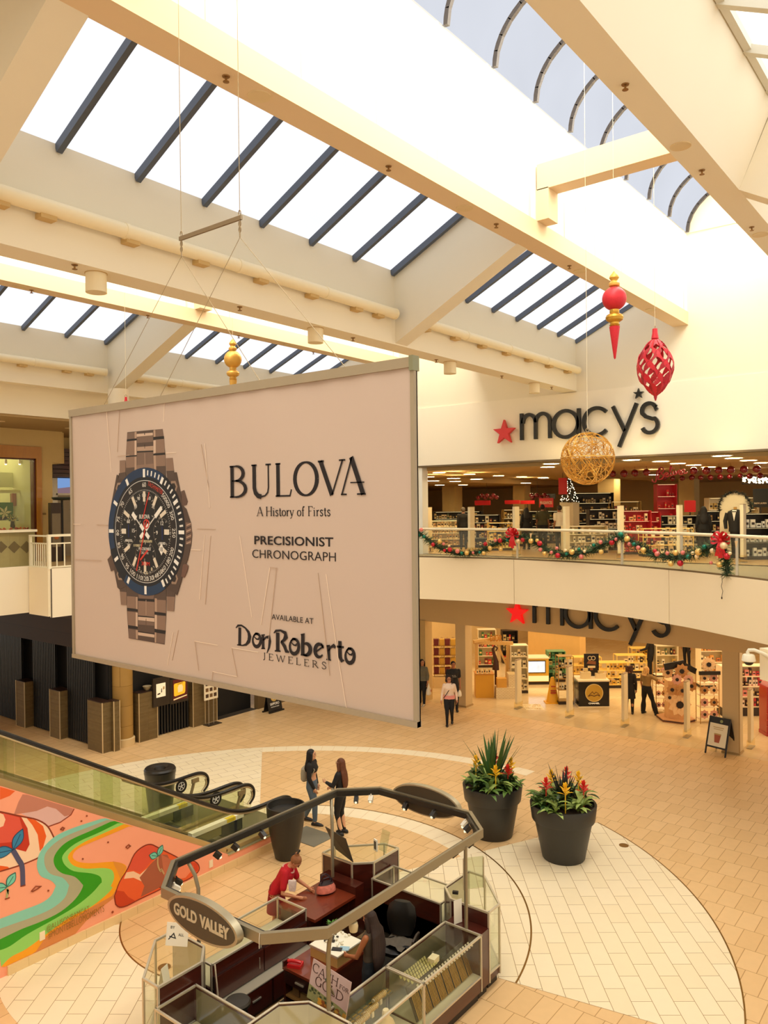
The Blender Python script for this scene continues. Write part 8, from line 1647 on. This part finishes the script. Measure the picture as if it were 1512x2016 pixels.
# red rounded stand at the picture edge
q = fl(1512, 1446); t = thing('red_stand', 'rounded red glossy display stand at the right picture edge', 'display', (q.x+.2, q.y-.25, 0), FC); RD = mat('glossy red', (168, 24, 24), .25, coat=.5)
P = [(-.45, .1), (.45, .1), (.45, 1.35)]+[(.45*cos(a), 1.35+.45*sin(a)) for a in [k*pi/10 for k in range(1, 10)]]+[(-.45, 1.35)]
part('body', MB().plate(Fr((0, -.2, 0), (1, 0, 0)), P, -.5, 0), RD, t); part('plinth', MB().box(-.47, .47, -.22, .3, 0, .1), RD, t); part('panel', MB().plate(Fr((0, -.2, 0), (1, 0, 0)), [(-.35, .75), (.35, .75), (.35, 1.5), (-.35, 1.5)], 0, .006), mat('rose panel', (206, 150, 120), .4, var=.3), t)
for z in (.3, .5, .7): part('ledge', MB().box(-.46, .46, -.24, -.2, z, z+.02), mat('ledge red', (196, 60, 50), .3), t)
# trestle display with letters
q = fl(955, 1374); DG = mat('gold drape', (226, 168, 50), .5, var=.05)
t = thing('gold_pedestal', 'golden box pedestal under the wooden trestle', 'display', (q.x, q.y, 0), FC); part('box', MB().box(-.34, .34, 0, .55, 0, .88), DG, t); part('top', MB().box(-.36, .36, -.02, .57, .88, .91), mat('pedestal top', (206, 140, 60), .5), t)
for k in range(6): product(q.x-.02+.09*(k-3)*cos(FC), q.y+.09*(k-3)*sin(FC), .92, FC, .06, .05, .16+.04*(k % 2), ((244, 226, 170), (226, 196, 130))[k % 2], 'small cream bottles on the golden pedestal', 'cream bottles on the golden pedestal', 'perfume_bottle')
q2 = fl(997, 1376); BR = tiles('cream brick', (248, 232, 196), (242, 224, 186), (214, 190, 142), .12, .05, 0, .6, .006, axes=(radians(90), 0, 0))
t = thing('brick_steps', 'cream brick stepped stand beside the golden pedestal', 'display', (q2.x, q2.y, 0), FC); part('lower_step', MB().box(-.38, .38, 0, .5, 0, .42), BR, t); part('upper_step', MB().box(.1, .4, .1, .6, .42, .9), BR, t)
tag(obj('wood_crate', MB().box(-.18, .18, -.14, .14, 0, .34), mat('crate gold', (222, 166, 70), .5)), 'small golden crate on the lower brick step', 'crate').location = (q2.x+.02, q2.y+.22, .42); COL.objects[-1].rotation_euler = (0, 0, FC)
q = fl(972, 1366); t = thing('wooden_trestle', 'light wooden trestle frame with gold capital letters on its beam', 'frame', (q.x, q.y, 0), FC); WD = wood('pale timber', (226, 184, 110), (206, 160, 88), 3)
for x in (-.62, .52): part('post', MB().beam((x, .25, 0), (x+(.1 if x > 0 else 0), .25, 1.95), .11, .11, (0, 1, 0)), WD, t)
part('beam', MB().beam((-.75, .25, 1.98), (.8, .25, 1.9), .14, .14), WD, t); part('beam', MB().beam((-.75, .05, 2.02), (.3, .5, 2.1), .09, .10), WD, t); part('brace', MB().beam((.2, .25, 1.85), (.62, .25, .9), .08, .1, (0, 1, 0)), WD, t)
part('lettering', text_mesh('DIOR', Fr((0, .2, 0), (1, 0, 0)), -.1, 2.0, .48, .26, 0, .03, .03), mat('letter gold', (196, 130, 40), .35, .4), t)
t = thing('carved_ornament', 'dark carved wooden ornament standing under the trestle', 'ornament', (q.x+.1, q.y+.0, 0), FC); part('body', MB().tube([(.05, .1, .9), (.06, .1, 1.2), (0, .1, 1.5), (-.06, .1, 1.7), (.02, .1, 1.82), (.12, .1, 1.74), (.06, .1, 1.62)], [.14, .11, .06, .05, .045, .04, .02], 10), mat('dark carved wood', (66, 36, 22), .35), t); part('stand', MB().cyl((.05, .1, 0), (.05, .1, .9), .05, n=10), mat('dark carved wood', (66, 36, 22)), t)
# gift bag rack
q = fl(876, 1352); t = thing('gift_rack', 'brass rack of maroon and gold gift bags behind the walkers', 'rack', (q.x, q.y, 0), FC); GB = [mat('maroon gift bag', (112, 36, 40), .5, var=.1), mat('gold gift bag', (222, 176, 70), .45, var=.1)]
part('base', MB().box(-.48, .48, -.2, .25, 0, .42), mat('rack base', (238, 212, 160), .5), t)
for x in (-.42, -.02, .40): part('upright', MB().box(x-.012, x+.012, .05, .07, .42, 1.95), SHG, t)
for r_ in range(4):
    part('rail', MB().box(-.46, .46, -.14, .12, .52+r_*.38, .535+r_*.38), SHG, t)
    for k in range(4):
        lx = -.34+k*.225; o = obj('gift_bag', MB().loft([[(x_*w__, y_*w2, z) for x_, y_ in ((-1, -1), (1, -1), (1, 1), (-1, 1))] for z, w__, w2 in ((0, .095, .05), (.25, .10, .055), (.27, .10, .02))]).tube([(-.04, 0, .26), (-.02, 0, .32), (.02, 0, .32), (.04, 0, .26)], .006, 4, 1), [GB[k % 2], GB[1-k % 2]], group='gift bags on the brass rack'); tag(o, '%s gift bags on the brass rack behind the walkers' % ('maroon', 'gold')[k % 2], 'bag', 'gift bags on the brass rack'); o.location = (q.x+lx*cos(FC), q.y+lx*sin(FC), .536+r_*.38); o.rotation_euler = (0, 0, FC+.15)
# sunflower display
PET = [mat('petal peach', (244, 206, 160), .5, var=.1), mat('petal rose', (222, 166, 150), .5, var=.1), mat('petal tan', (196, 144, 90), .5, var=.1)]; CTR = mat('flower centre', (30, 20, 22), .5)
def flower_mesh(r, np_, mb=None):
    f = Fr((0, 0, 0), (1, 0, 0)); mb = MB()
    for lay, (kk, of) in enumerate(((1.0, 0), (.78, pi/np_))):
        for k in range(np_):
            a = k*2*pi/np_+of; R_ = r*kk; wd = pi/np_*1.05; mb.plate(f, [(R_*.3*cos(a), R_*.3*sin(a)), (R_*.75*cos(a-wd), R_*.75*sin(a-wd)), (R_*cos(a), R_*sin(a)), (R_*.75*cos(a+wd), R_*.75*sin(a+wd))], .01*lay, .01*lay+.012+.0006*(k % 2))
    return mb, MB().plate(f, arc(0, 0, r*.30, 0, 360, 16)[:-1], .02, .045)
def flower(x, y, z, r, m_, lb, np_=10, grp=None, yw=None):
    t = thing('paper_flower', lb, 'flower', (x, y, z), FC if yw is None else yw, grp); a, b = flower_mesh(r, np_); part('petals', a, m_, t); part('centre', b, CTR, t); return t
q = fl(1340, 1424); cx_, cy_ = q.x+.45*.79, q.y+.45*.62
t = thing('sunflower_stand', 'six-sided peach display column on a dark edged platform', 'display', (cx_, cy_, 0), FC); hexp = lambda r: [(r*cos(k*pi/3+pi/6), r*sin(k*pi/3+pi/6)) for k in range(6)]
part('platform', MB().prism(hexp(.62), 0, .10), mat('platform tan', (214, 160, 110), .5), t); part('platform_band', MB().prism(hexp(.635), .03, .07), mat('platform band', (70, 36, 30), .5), t); part('column', MB().prism(hexp(.36), .10, 1.35), mat('column peach', (236, 186, 130), .5), t)
ca, sa = cos(FC), sin(FC)
def loc_(lx, ly): return cx_+lx*ca-ly*sa, cy_+lx*sa+ly*ca
for lx, ly, z, r, m_, lb in ((.0, -.38, .60, .40, 0, 'huge peach paper flower with a black centre low on the display column'), (-.28, -.45, 1.12, .20, 2, 'tan paper flower at the left above the huge one'), (.04, -.50, 1.10, .20, 2, 'tan paper flower right above the huge one'), (-.12, -.46, 1.46, .19, 1, 'rose paper flower at the upper left of the column'), (.26, -.46, 1.44, .19, 1, 'rose paper flower at the upper right of the column'), (.20, -.42, .95, .15, 0, 'spiky pale paper flower beside the huge one'), (-.35, -.40, .85, .17, 0, 'spiky pale paper flower at the far left of the column'), (.42, -.30, 1.2, .2, 2, 'tan paper flower turned away at the right of the column'), (.1, -.3, 1.7, .26, 2, 'broad tan paper flower on top of the column'), (-.3, -.12, 1.62, .2, 0, 'peach paper flower standing at the top left')):
    x, y = loc_(lx, ly); flower(x, y, z, r, PET[m_], lb, 14 if 'spiky' in lb else 9)
x, y = loc_(.1, .1); t = thing('ribbon_bow', 'large black ribbon sash across the top of the flower column', 'ribbon', (x, y, 1.6), FC); part('band', MB().obox((-.2, -.3, .28), (.34, 0, .06), (0, .02, 0), (-.02, 0, .11)).obox((.3, -.3, .18), (.22, 0, -.12), (0, .02, 0), (.03, 0, .09)), SATIN, t)
for nm, px_, py_, w_, rows, lb in (('left', 1304, 1406, .38, 4, 'brass flower gift rack left of the display column'), ('right', 1399, 1426, .62, 4, 'brass flower gift rack with a black name board right of the display column')):
    q = fl(px_, py_); t = thing('flower_rack', lb, 'rack', (q.x+.2, q.y+.15, 0), FC, None)
    for sx in (-1, 1):
        for sy in (-1, 1): part('upright', MB().box(sx*w_/2-.01, sx*w_/2+.01, sy*.18-.01, sy*.18+.01, 0, 1.72), SHG, t)
    for r_ in range(rows): part('shelf_board', MB().box(-w_/2, w_/2, -.18, .18, .12+r_*.4, .135+r_*.4), SHW, t)
    if nm == 'right': part('name_board', MB().box(-w_/2-.04, w_/2+.04, -.22, -.16, 1.62, 1.74), SATIN, t); flower(q.x+.1, q.y+.08, 1.95, .26, PET[0], 'cream paper flower crowning the right flower rack', 11)
    for r_ in range(rows):
        for k in range(2):
            lx = (k-.5)*w_*.5; x, y = q.x+.2+lx*ca+.13*sa, q.y+.15+lx*sa-.13*ca
            flower(x, y, .135+r_*.4+.165, min(.16, w_*.27), PET[(r_+k) % 3 if r_ else 1], 'round flower gift packs on the %s flower rack' % nm, 8, 'flower packs on the %s rack' % nm)
# coffee A-board at the pillar
P0, P1 = fl(1388, 1482), fl(1427, 1492); c = (P0+P1)/2; d = P1-P0; ya3 = atan2(d.y, d.x); w_ = d.length/2
t = thing('a_frame_sign', 'black A-frame sign with a white drink poster at the foot of the right pillar', 'sign', (c.x, c.y, 0), ya3)
f = Fr((0, 0, 0), (1, 0, 0), (0, .30, 1)); f0 = Fr((0, .62, 0), (1, 0, 0), (0, -.30, 1)); H_ = 1.08
for sx in (-1, 1): part('leg', MB().plate(f, [(sx*w_-.02, 0), (sx*w_+.02, 0), (sx*w_+.02, H_), (sx*w_-.02, H_)], -.03, .0), SATIN, t); part('leg', MB().plate(f0, [(sx*w_-.02, 0), (sx*w_+.02, 0), (sx*w_+.02, H_), (sx*w_-.02, H_)], -.03, 0), SATIN, t)
part('front_board', MB().plate(f, [(-w_, .2), (w_, .2), (w_, H_), (-w_, H_)], -.025, -.005), SATIN, t); part('rear_board', MB().plate(f0, [(-w_, .2), (w_, .2), (w_, H_), (-w_, H_)], -.025, -.005), SATIN, t); part('poster', MB().plate(f, [(-w_+.03, .25), (w_-.03, .25), (w_-.03, .9), (-w_+.03, .9)], -.005, .002), mat('poster paper', (250, 240, 212), .5), t)
part('drink_print', MB().plate(f, [(-.07, .36), (.07, .36), (.10, .58), (-.10, .58)], .002, .005).plate(f, [(-.11, .58), (.11, .58), (.10, .62), (-.10, .62)], .002, .006, 1).plate(f, [(-.16, .78), (.16, .78), (.16, .80), (-.16, .80)], .002, .005, 1).plate(f, [(-.14, .73), (.14, .73), (.14, .745), (-.14, .745)], .002, .005, 1), [mat('drink rust', (176, 90, 60), .5), mat('print tan', (200, 170, 110))], t); part('emblem', MB().plate(f, arc(.06, .98, .045, 0, 360, 18)[:-1], 0, .006), mat('emblem sage', (150, 160, 110), .5), t)
# ================================================================ DEPARTMENT STORE, upper floor
k1 = 350/1512
def U1(x, y): return 812+x*k1, 860+y*k1
def U2(x, y): return 1162+x*k1, 860+y*k1
LSP = [U1(*p) for p in ((140, 343), (178, 373), (350, 352), (363, 378), (485, 320), (545, 359), (732, 333), (928, 342), (965, 392), (1117, 352), (1110, 395), (1150, 260), (1180, 232), (232, 410), (430, 408), (227, 306))]+[U2(*p) for p in ((350, 200), (600, 212), (745, 230), (880, 243), (1005, 260), (1120, 165), (1220, 185), (1345, 204), (1460, 224), (1155, 268), (525, 322), (225, 380), (305, 384), (930, 387))]
for x, y in LSP:
    q = at(x, y, z=8.60)
    if q.x > 43: q = at(x, y, z=8.34)
    zz = 8.615
    if 30.6 < q.x < 44 and q.y > 19: zz = 8.355; q = at(x, y, z=zz)
    elif 33 < q.x < 44 and 5 < q.y < 13.5: zz = 8.415; q = at(x, y, z=zz)
    if q.x > 43.6: continue
    t = thing('ceiling_downlight', 'bright round downlights in the upper store ceiling', 'ceiling light', (q.x, q.y, zz), group='downlights of the upper store ceiling'); part('trim_ring', MB().lathe([(.24, -.006), (.29, -.012), (.29, 0)], n=20), SHW, t); part('lens', MB().lathe([(0, -.008), (.24, -.008), (.24, 0)], n=20), glow('store downlight', (255, 232, 176), 34), t)
BALL = mat('dark red glass ball', (120, 14, 26), .08, .2, coat=.6)
for (x, y, r_) in ((190, 315, 30), (288, 313, 32), (380, 308, 30), (478, 302, 31), (632, 350, 22), (702, 354, 22), (783, 352, 22), (864, 346, 24), (940, 347, 22), (1022, 345, 24), (1105, 340, 24), (1185, 338, 22), (1276, 330, 22), (1357, 334, 26), (1445, 330, 26), (880, 290, 33), (988, 288, 34), (1093, 284, 32), (1196, 280, 33), (1307, 277, 33), (1417, 274, 33)):
    px_, py_ = U2(x, y); X_ = 27.6 if r_ > 27 else 32.0; q = at(px_, py_, X=X_); dep = q.x*.79+q.y*.62; R_ = r_*k1/1542*dep
    t = thing('hanging_bauble', 'large shiny red baubles hung in a row before the upper store' if r_ > 27 else 'smaller shiny red baubles hung deeper in the upper store', 'bauble', q, group='large red baubles upstairs' if r_ > 27 else 'small red baubles upstairs'); part('ball', MB().ball((0, 0, 0), R_, 20, 14), BALL, t); part('line', MB().cyl((0, 0, R_), (0, 0, 8.62-q.z), .005, n=5), mat('bauble line', (110, 40, 30), .6), t)
for (x, y, n, lb) in ((632, 508, 7, 'cluster of dark red baubles hanging above the red sign at left upstairs'), (1062, 506, 6, 'cluster of dark red baubles hanging above the fragrance sign upstairs')):
    px_, py_ = U1(x, y); q = at(px_, py_, X=32); t = thing('bauble_cluster', lb, 'bauble', q); random.seed(n)
    for k in range(n): part('ball', MB().ball(((random.random()-.5)*.25, (k-n/2)*.16, (k % 2)*.1-.05), .105, 12, 8), BALL, t)
    part('line', MB().cyl((0, 0, 0), (0, 0, 8.36-q.z), .008, n=5), SHD, t)
f = Fr((27.2, 0, 0), (0, -1, 0)); a = f.px(*U2(525, 372)); b = f.px(*U2(828, 285))
t = thing('script_sign', 'red cursive script sign hanging between the baubles upstairs', 'sign', f.p((a[0]+b[0])/2, a[1], 0)); fL = Fr((0, 0, 0), (0, -1, 0)); w_ = (b[0]-a[0])/2; h_ = .42
SC = MB()
def sc(P, wd=.035): SC.stroke(fL, catmull_(P), wd, -.02, .02)
def catmull_(P): return [(v.x*2*w_-w_, v.y*h_) for v in catmull(P, 6)]
sc([(.24, .95), (.17, .1)], .045); sc([(.0, .12), (.03, -.1), (.10, -.12), (.13, .2), (.16, .75), (.26, 1.05), (.33, .9), (.28, .62), (.2, .55)]); sc([(.2, .55), (.3, .5), (.33, .3), (.27, .1), (.17, .08)]); sc([(.37, .35), (.44, .5), (.42, .62), (.37, .5), (.38, .32), (.45, .28), (.5, .45), (.56, 1.05), (.53, 1.1), (.51, .7), (.53, .4), (.57, .38)]); sc([(.59, .72), (.60, .45), (.64, .42), (.66, .6)]); sc([(.66, .75), (.69, .45), (.74, .75)]); sc([(.76, .52), (.82, .65), (.80, .78), (.75, .66), (.77, .48), (.85, .46), (.92, .7), (.90, .85), (.85, .72), (.87, .55), (.95, .52), (1, .62)]); SC.ball(tuple(fL.p(.61*2*w_-w_, .92*h_, 0)), .03, 8, 6)
part('script', SC, mat('script red', (150, 18, 28), .4), t)
for u_ in (-.6, .6): part('line', MB().cyl((0, u_*w_, .3), (0, u_*w_, 8.62-f.p(0, a[1]).z), .005, n=5), mat('bauble line', (110, 40, 30)), t)
def usign(x0, y0, x1_, y1_, X, m_, lb, txt=None, UU=U1, post=True, name='store_placard'):
    f = Fr((X, 0, 0), (0, -1, 0)); a = f.px(*UU(x0, y1_)); b = f.px(*UU(x1_, y0)); w_ = (b[0]-a[0])/2; h_ = b[1]-a[1]; t = thing(name, lb, 'sign', f.p((a[0]+b[0])/2, a[1], 0)); part('board', MB().box(0, .04, -w_, w_, 0, h_), m_, t)
    if txt: part('lettering', text_mesh(txt, Fr((0, 0, 0), (0, -1, 0)), -w_*.85, h_*.35, w_*1.7, h_*.32, 0, .006, .01), mat('placard cream', (244, 226, 196), .5), t)
    if not post: part('line', MB().cyl((.02, 0, h_), (.02, 0, 8.62-a[1]), .01, n=5), SHD, t)
    if post: part('post', MB().box(.01, .03, -.02, .02, 5.5-a[1], 0), SHD, t)
    return t
RS = mat('sign red', (190, 28, 28), .45, emit=.1)
usign(530, 540, 660, 582, 33, RS, 'plain red placard under the bauble cluster at left upstairs'); usign(785, 538, 910, 572, 34, RS, 'plain red placard left of the fragrance sign upstairs'); usign(918, 540, 1038, 572, 34.5, RS, 'plain red placard directly beside the fragrance sign upstairs'); usign(1078, 520, 1196, 600, 31, RS, 'red fragrance placard above the olive polo shirt', 'FRAGRANCES')
usign(1243, 348, 1312, 490, 30, RS, 'tall red banner beside the lit Christmas tree upstairs', None, U1, False, 'hanging_banner_sign'); usign(1385, 440, 1512, 600, 31, mat('dark brand board', (26, 24, 22), .4), 'dark brand board at the right of the upper store', None, U2); usign(1130, 484, 1215, 530, 35, SATIN, 'small dark board behind the fragrance sign', None, U1)
usign(800, 540, 895, 640, 31, RS, 'red gift sign over the boxes right of the second tall red display', None, U2)
f = Fr((30.98, 0, 0), (0, -1, 0)); a = f.px(*U2(1395, 572)); b = f.px(*U2(1500, 560)); 
t = thing('brand_lettering', 'small pale brand lettering on the dark board at the right upstairs', 'sign', f.p(a[0], a[1], 0)); part('lettering', text_mesh('RALPH LAUREN', Fr((0, 0, 0), (0, -1, 0)), 0, 0, b[0]-a[0], max(.06, b[1]-a[1]), 0, .01, .01), mat('placard cream', (244, 226, 196)), t)
# lit tree, arch with dinner jacket form
q = at(*U1(1335, 556), X=30.5); t = thing('christmas_tree', 'small dark Christmas tree covered in white lights upstairs', 'tree', (q.x, q.y, q.z)); mb = MB(); random.seed(14); H_ = 1.0
for k in range(420): a = random.random()*6.28; z = random.random()**1.3; r_ = .33*(1-z)+.02; c_ = Vector((r_*cos(a), r_*sin(a), z*H_)); d_ = Vector((cos(a), sin(a), -.3))*.1; s_ = Vector((-sin(a), cos(a), .3))*.025; mb.add([c_-d_*.5-s_, c_-d_*.5+s_, c_+d_], [(0, 1, 2)])
part('needles', mb, mat('tree needles', (30, 38, 22), .7), t, kind='stuff'); ml = MB()
for k in range(90): a = random.random()*6.28; z = random.random()**1.3; r_ = .37*(1-z)+.03; ml.ball((r_*cos(a), r_*sin(a), z*H_), .014, 6, 4)
part('fairy_lights', ml, glow('fairy light', (255, 234, 190), 6), t, kind='stuff'); part('stand', MB().box(-.3, .3, -.3, .3, 5.5-q.z, .0), SHW, t)
q = at(*U2(1210, 700), X=27.0); t = thing('arch_panel', 'white arched panel with a dark wreath edge behind the tuxedo form', 'panel', (27.5, q.y+.05, 5.5)); fA = Fr((0, 0, 0), (0, -1, 0)); P = [(-.48, 0), (.48, 0), (.48, 1.65)]+[(.48*cos(k*pi/12), 1.65+.48*sin(k*pi/12)) for k in range(1, 12)]+[(-.48, 1.65)]
part('panel', MB().plate(fA, P, -.05, 0), mat('arch white', (236, 222, 190), .5), t); mb = MB(); random.seed(15)
for k in range(260): a = random.uniform(-.35, pi+.35); c_ = fA.p(.5*cos(a), 1.65+.5*sin(a), random.uniform(0, .06)); d_ = Vector((random.gauss(0, 1), random.gauss(0, 1), random.gauss(0, 1))).normalized(); s_ = d_.orthogonal().normalized()*.02; mb.add([c_-s_, c_+s_, c_+d_*.12], [(0, 1, 2)])
part('wreath', mb, mat('wreath needles', (28, 30, 20), .8), t, kind='stuff')
t = thing('dress_form', 'headless dress form in a black dinner jacket before the white arch', 'mannequin', (27.15, q.y-.05, 5.5), pi); JK = mat('jacket black', (20, 18, 18), .7)
part('jacket', MB().loft([[(rx*cos(a), ry*sin(a), z) for a in [k*pi/9 for k in range(18)]] for z, rx, ry in ((.85, .15, .21), (1.0, .14, .20), (1.2, .15, .23), (1.42, .14, .27), (1.52, .10, .22), (1.58, .06, .09))]).tube([(0, .24, 1.46), (.02, .31, 1.2), (.06, .28, .95)], [.075, .065, .05], 10).tube([(0, -.24, 1.46), (.02, -.31, 1.2), (.06, -.28, .95)], [.075, .065, .05], 10), JK, t); part('shirt_front', MB().add([(.155, -.06, 1.5), (.155, .06, 1.5), (.165, 0, 1.2)], [(0, 1, 2)]).add([(.10, -.07, 1.56), (.10, .07, 1.56), (.155, .06, 1.5), (.155, -.06, 1.5)], [(0, 1, 2, 3)]), WHITE, t); part('bow_tie', MB().ball((.16, .03, 1.51), .025, 8, 6).ball((.16, -.03, 1.51), .025, 8, 6), BLACK, t); part('neck_cap', MB().cyl((0, 0, 1.57), (0, 0, 1.66), .055, .05, n=14), mat('form gold', (196, 150, 76), .5), t); part('trousers', MB().loft([[(.12*cos(a)*k_, .16*sin(a)*k_, z) for a in [k*pi/9 for k in range(18)]] for z, k_ in ((.12, .7), (.5, .85), (.9, 1.1))]), JK, t); part('stand', MB().cyl((0, 0, 0), (0, 0, .14), .2, n=18), SHD, t)
ml = MB(); random.seed(16)
for k in range(70): q_ = at(*U2(random.uniform(1300, 1512), random.uniform(345, 392)), X=33); ml.ball(q_, .035, 6, 4)
tag(obj('string_lights', ml.tube([at(*U2(x, 398), X=33.05) for x in (1290, 1400, 1530)], .03, 5, 1), [glow('fairy light', (255, 234, 190), 6), SHD], kind='stuff'), 'band of white string lights above the brand board at the right upstairs', 'lights')
# fittings upstairs
UP = [(1250, 27.6, 1.0, .45, 1.55, 4, mat('red unit', (176, 30, 30), .4, emit=.1), [(214, 60, 50), (240, 180, 120), (250, 226, 180)], 'red gift tower left of the black haired woman', 0), (1272, 28.7, .9, .45, 1.5, 4, mat('red unit', (176, 30, 30)), [(214, 60, 50), (240, 180, 120), (250, 226, 180)], 'second red gift tower upstairs', 0), (1310, 33, .8, .45, 2.6, 5, mat('red unit', (176, 30, 30)), [(226, 30, 30), (206, 60, 50)], 'tall red lit tower upstairs', 0),
      (880, 28.5, 1.6, .5, 1.15, 4, SHW, [(244, 230, 196), (226, 196, 150), (206, 170, 130)], 'cream garment shelf at the left upstairs', 0), (955, 29, 1.2, .45, 1.4, 4, SHD, MIX, 'dark shelf with mixed packs left of the tall woman upstairs', 0), (985, 27.5, 1.0, .45, 1.1, 3, mat('amber glass unit', (238, 196, 96)), GLD, 'amber glass display upstairs behind the left bow', 1), (1010, 30.5, .9, .45, 1.6, 4, SHG, MIX, 'brass shelf upstairs by the post', 1),
      (1150, 27.5, 1.6, .5, 1.0, 3, SHW, W4, 'white perfume counter below the golden ball', 0), (1190, 29.5, 1.3, .45, 1.6, 4, SHD, W4, 'dark perfume shelf below the golden ball', 0), (1165, 33, 1.8, .45, 2.3, 5, SHD, MIX, 'tall dark shelf at the back below the golden ball', 0), (1230, 32, 1.2, .45, 1.9, 4, SHG, MIX, 'tall brass shelf behind the pale blue shirt', 1), (1335, 29.5, 1.4, .45, 1.35, 4, SHD, W4, 'dark perfume shelf beside the woman with black hair', 0), (1310, 27.0, 1.7, .5, .95, 3, mat('amber glass unit', (238, 196, 96)), W4, 'glass counter with cream boxes under the garland upstairs', 1), (1490, 26.8, .9, .45, 1.45, 3, SHD, [(248, 240, 220), (250, 246, 230)], 'dark shelf of white bottle boxes at the right picture edge upstairs', 0), (1412, 30, 1.2, .45, 1.5, 4, SHD, MIX, 'dark shelf behind the arched panel upstairs', 0), (900, 33, 2.4, .5, 1.5, 4, SHD, MIX, 'long dark shelf at the back left upstairs', 0), (1075, 33.5, 2.2, .5, 1.5, 4, SHD, MIX, 'long dark shelf behind the shoppers upstairs', 0), (1440, 34, 2.0, .5, 2.0, 4, SHW, MIX, 'pale shelf at the back right upstairs', 0)]
for px_, X_, w_, d_, h_, n, m, cols, lb, fr_ in UP:
    q = at(px_, 1000, X=X_); shelf_unit('upper_shelf_unit', lb, X_, q.y, FC, w_, d_, h_, n, m, cols, .8, 3.0, not fr_, 5.5, .1, desc='the '+lb, open_frame=bool(fr_))
q = at(835, 1070, X=25.6); t = thing('easel_sign', 'dark easel with an orange and white sheet at the left end of the upper entrance', 'sign', (25.6, q.y, 5.5), FC); part('frame', MB().beam((-.25, 0, 0), (-.12, .1, 1.1), .03, .03).beam((.25, 0, 0), (.12, .1, 1.1), .03, .03).beam((0, .45, 0), (0, .1, 1.1), .03, .03), SHD, t); part('sheet', MB().plate(Fr((0, -.02, .3), (1, 0, 0), (0, .09, 1)), [(-.24, 0), (.24, 0), (.2, .5), (-.2, .5)], 0, .02), mat('easel orange', (206, 110, 60), .5), t)
stock_shelves()
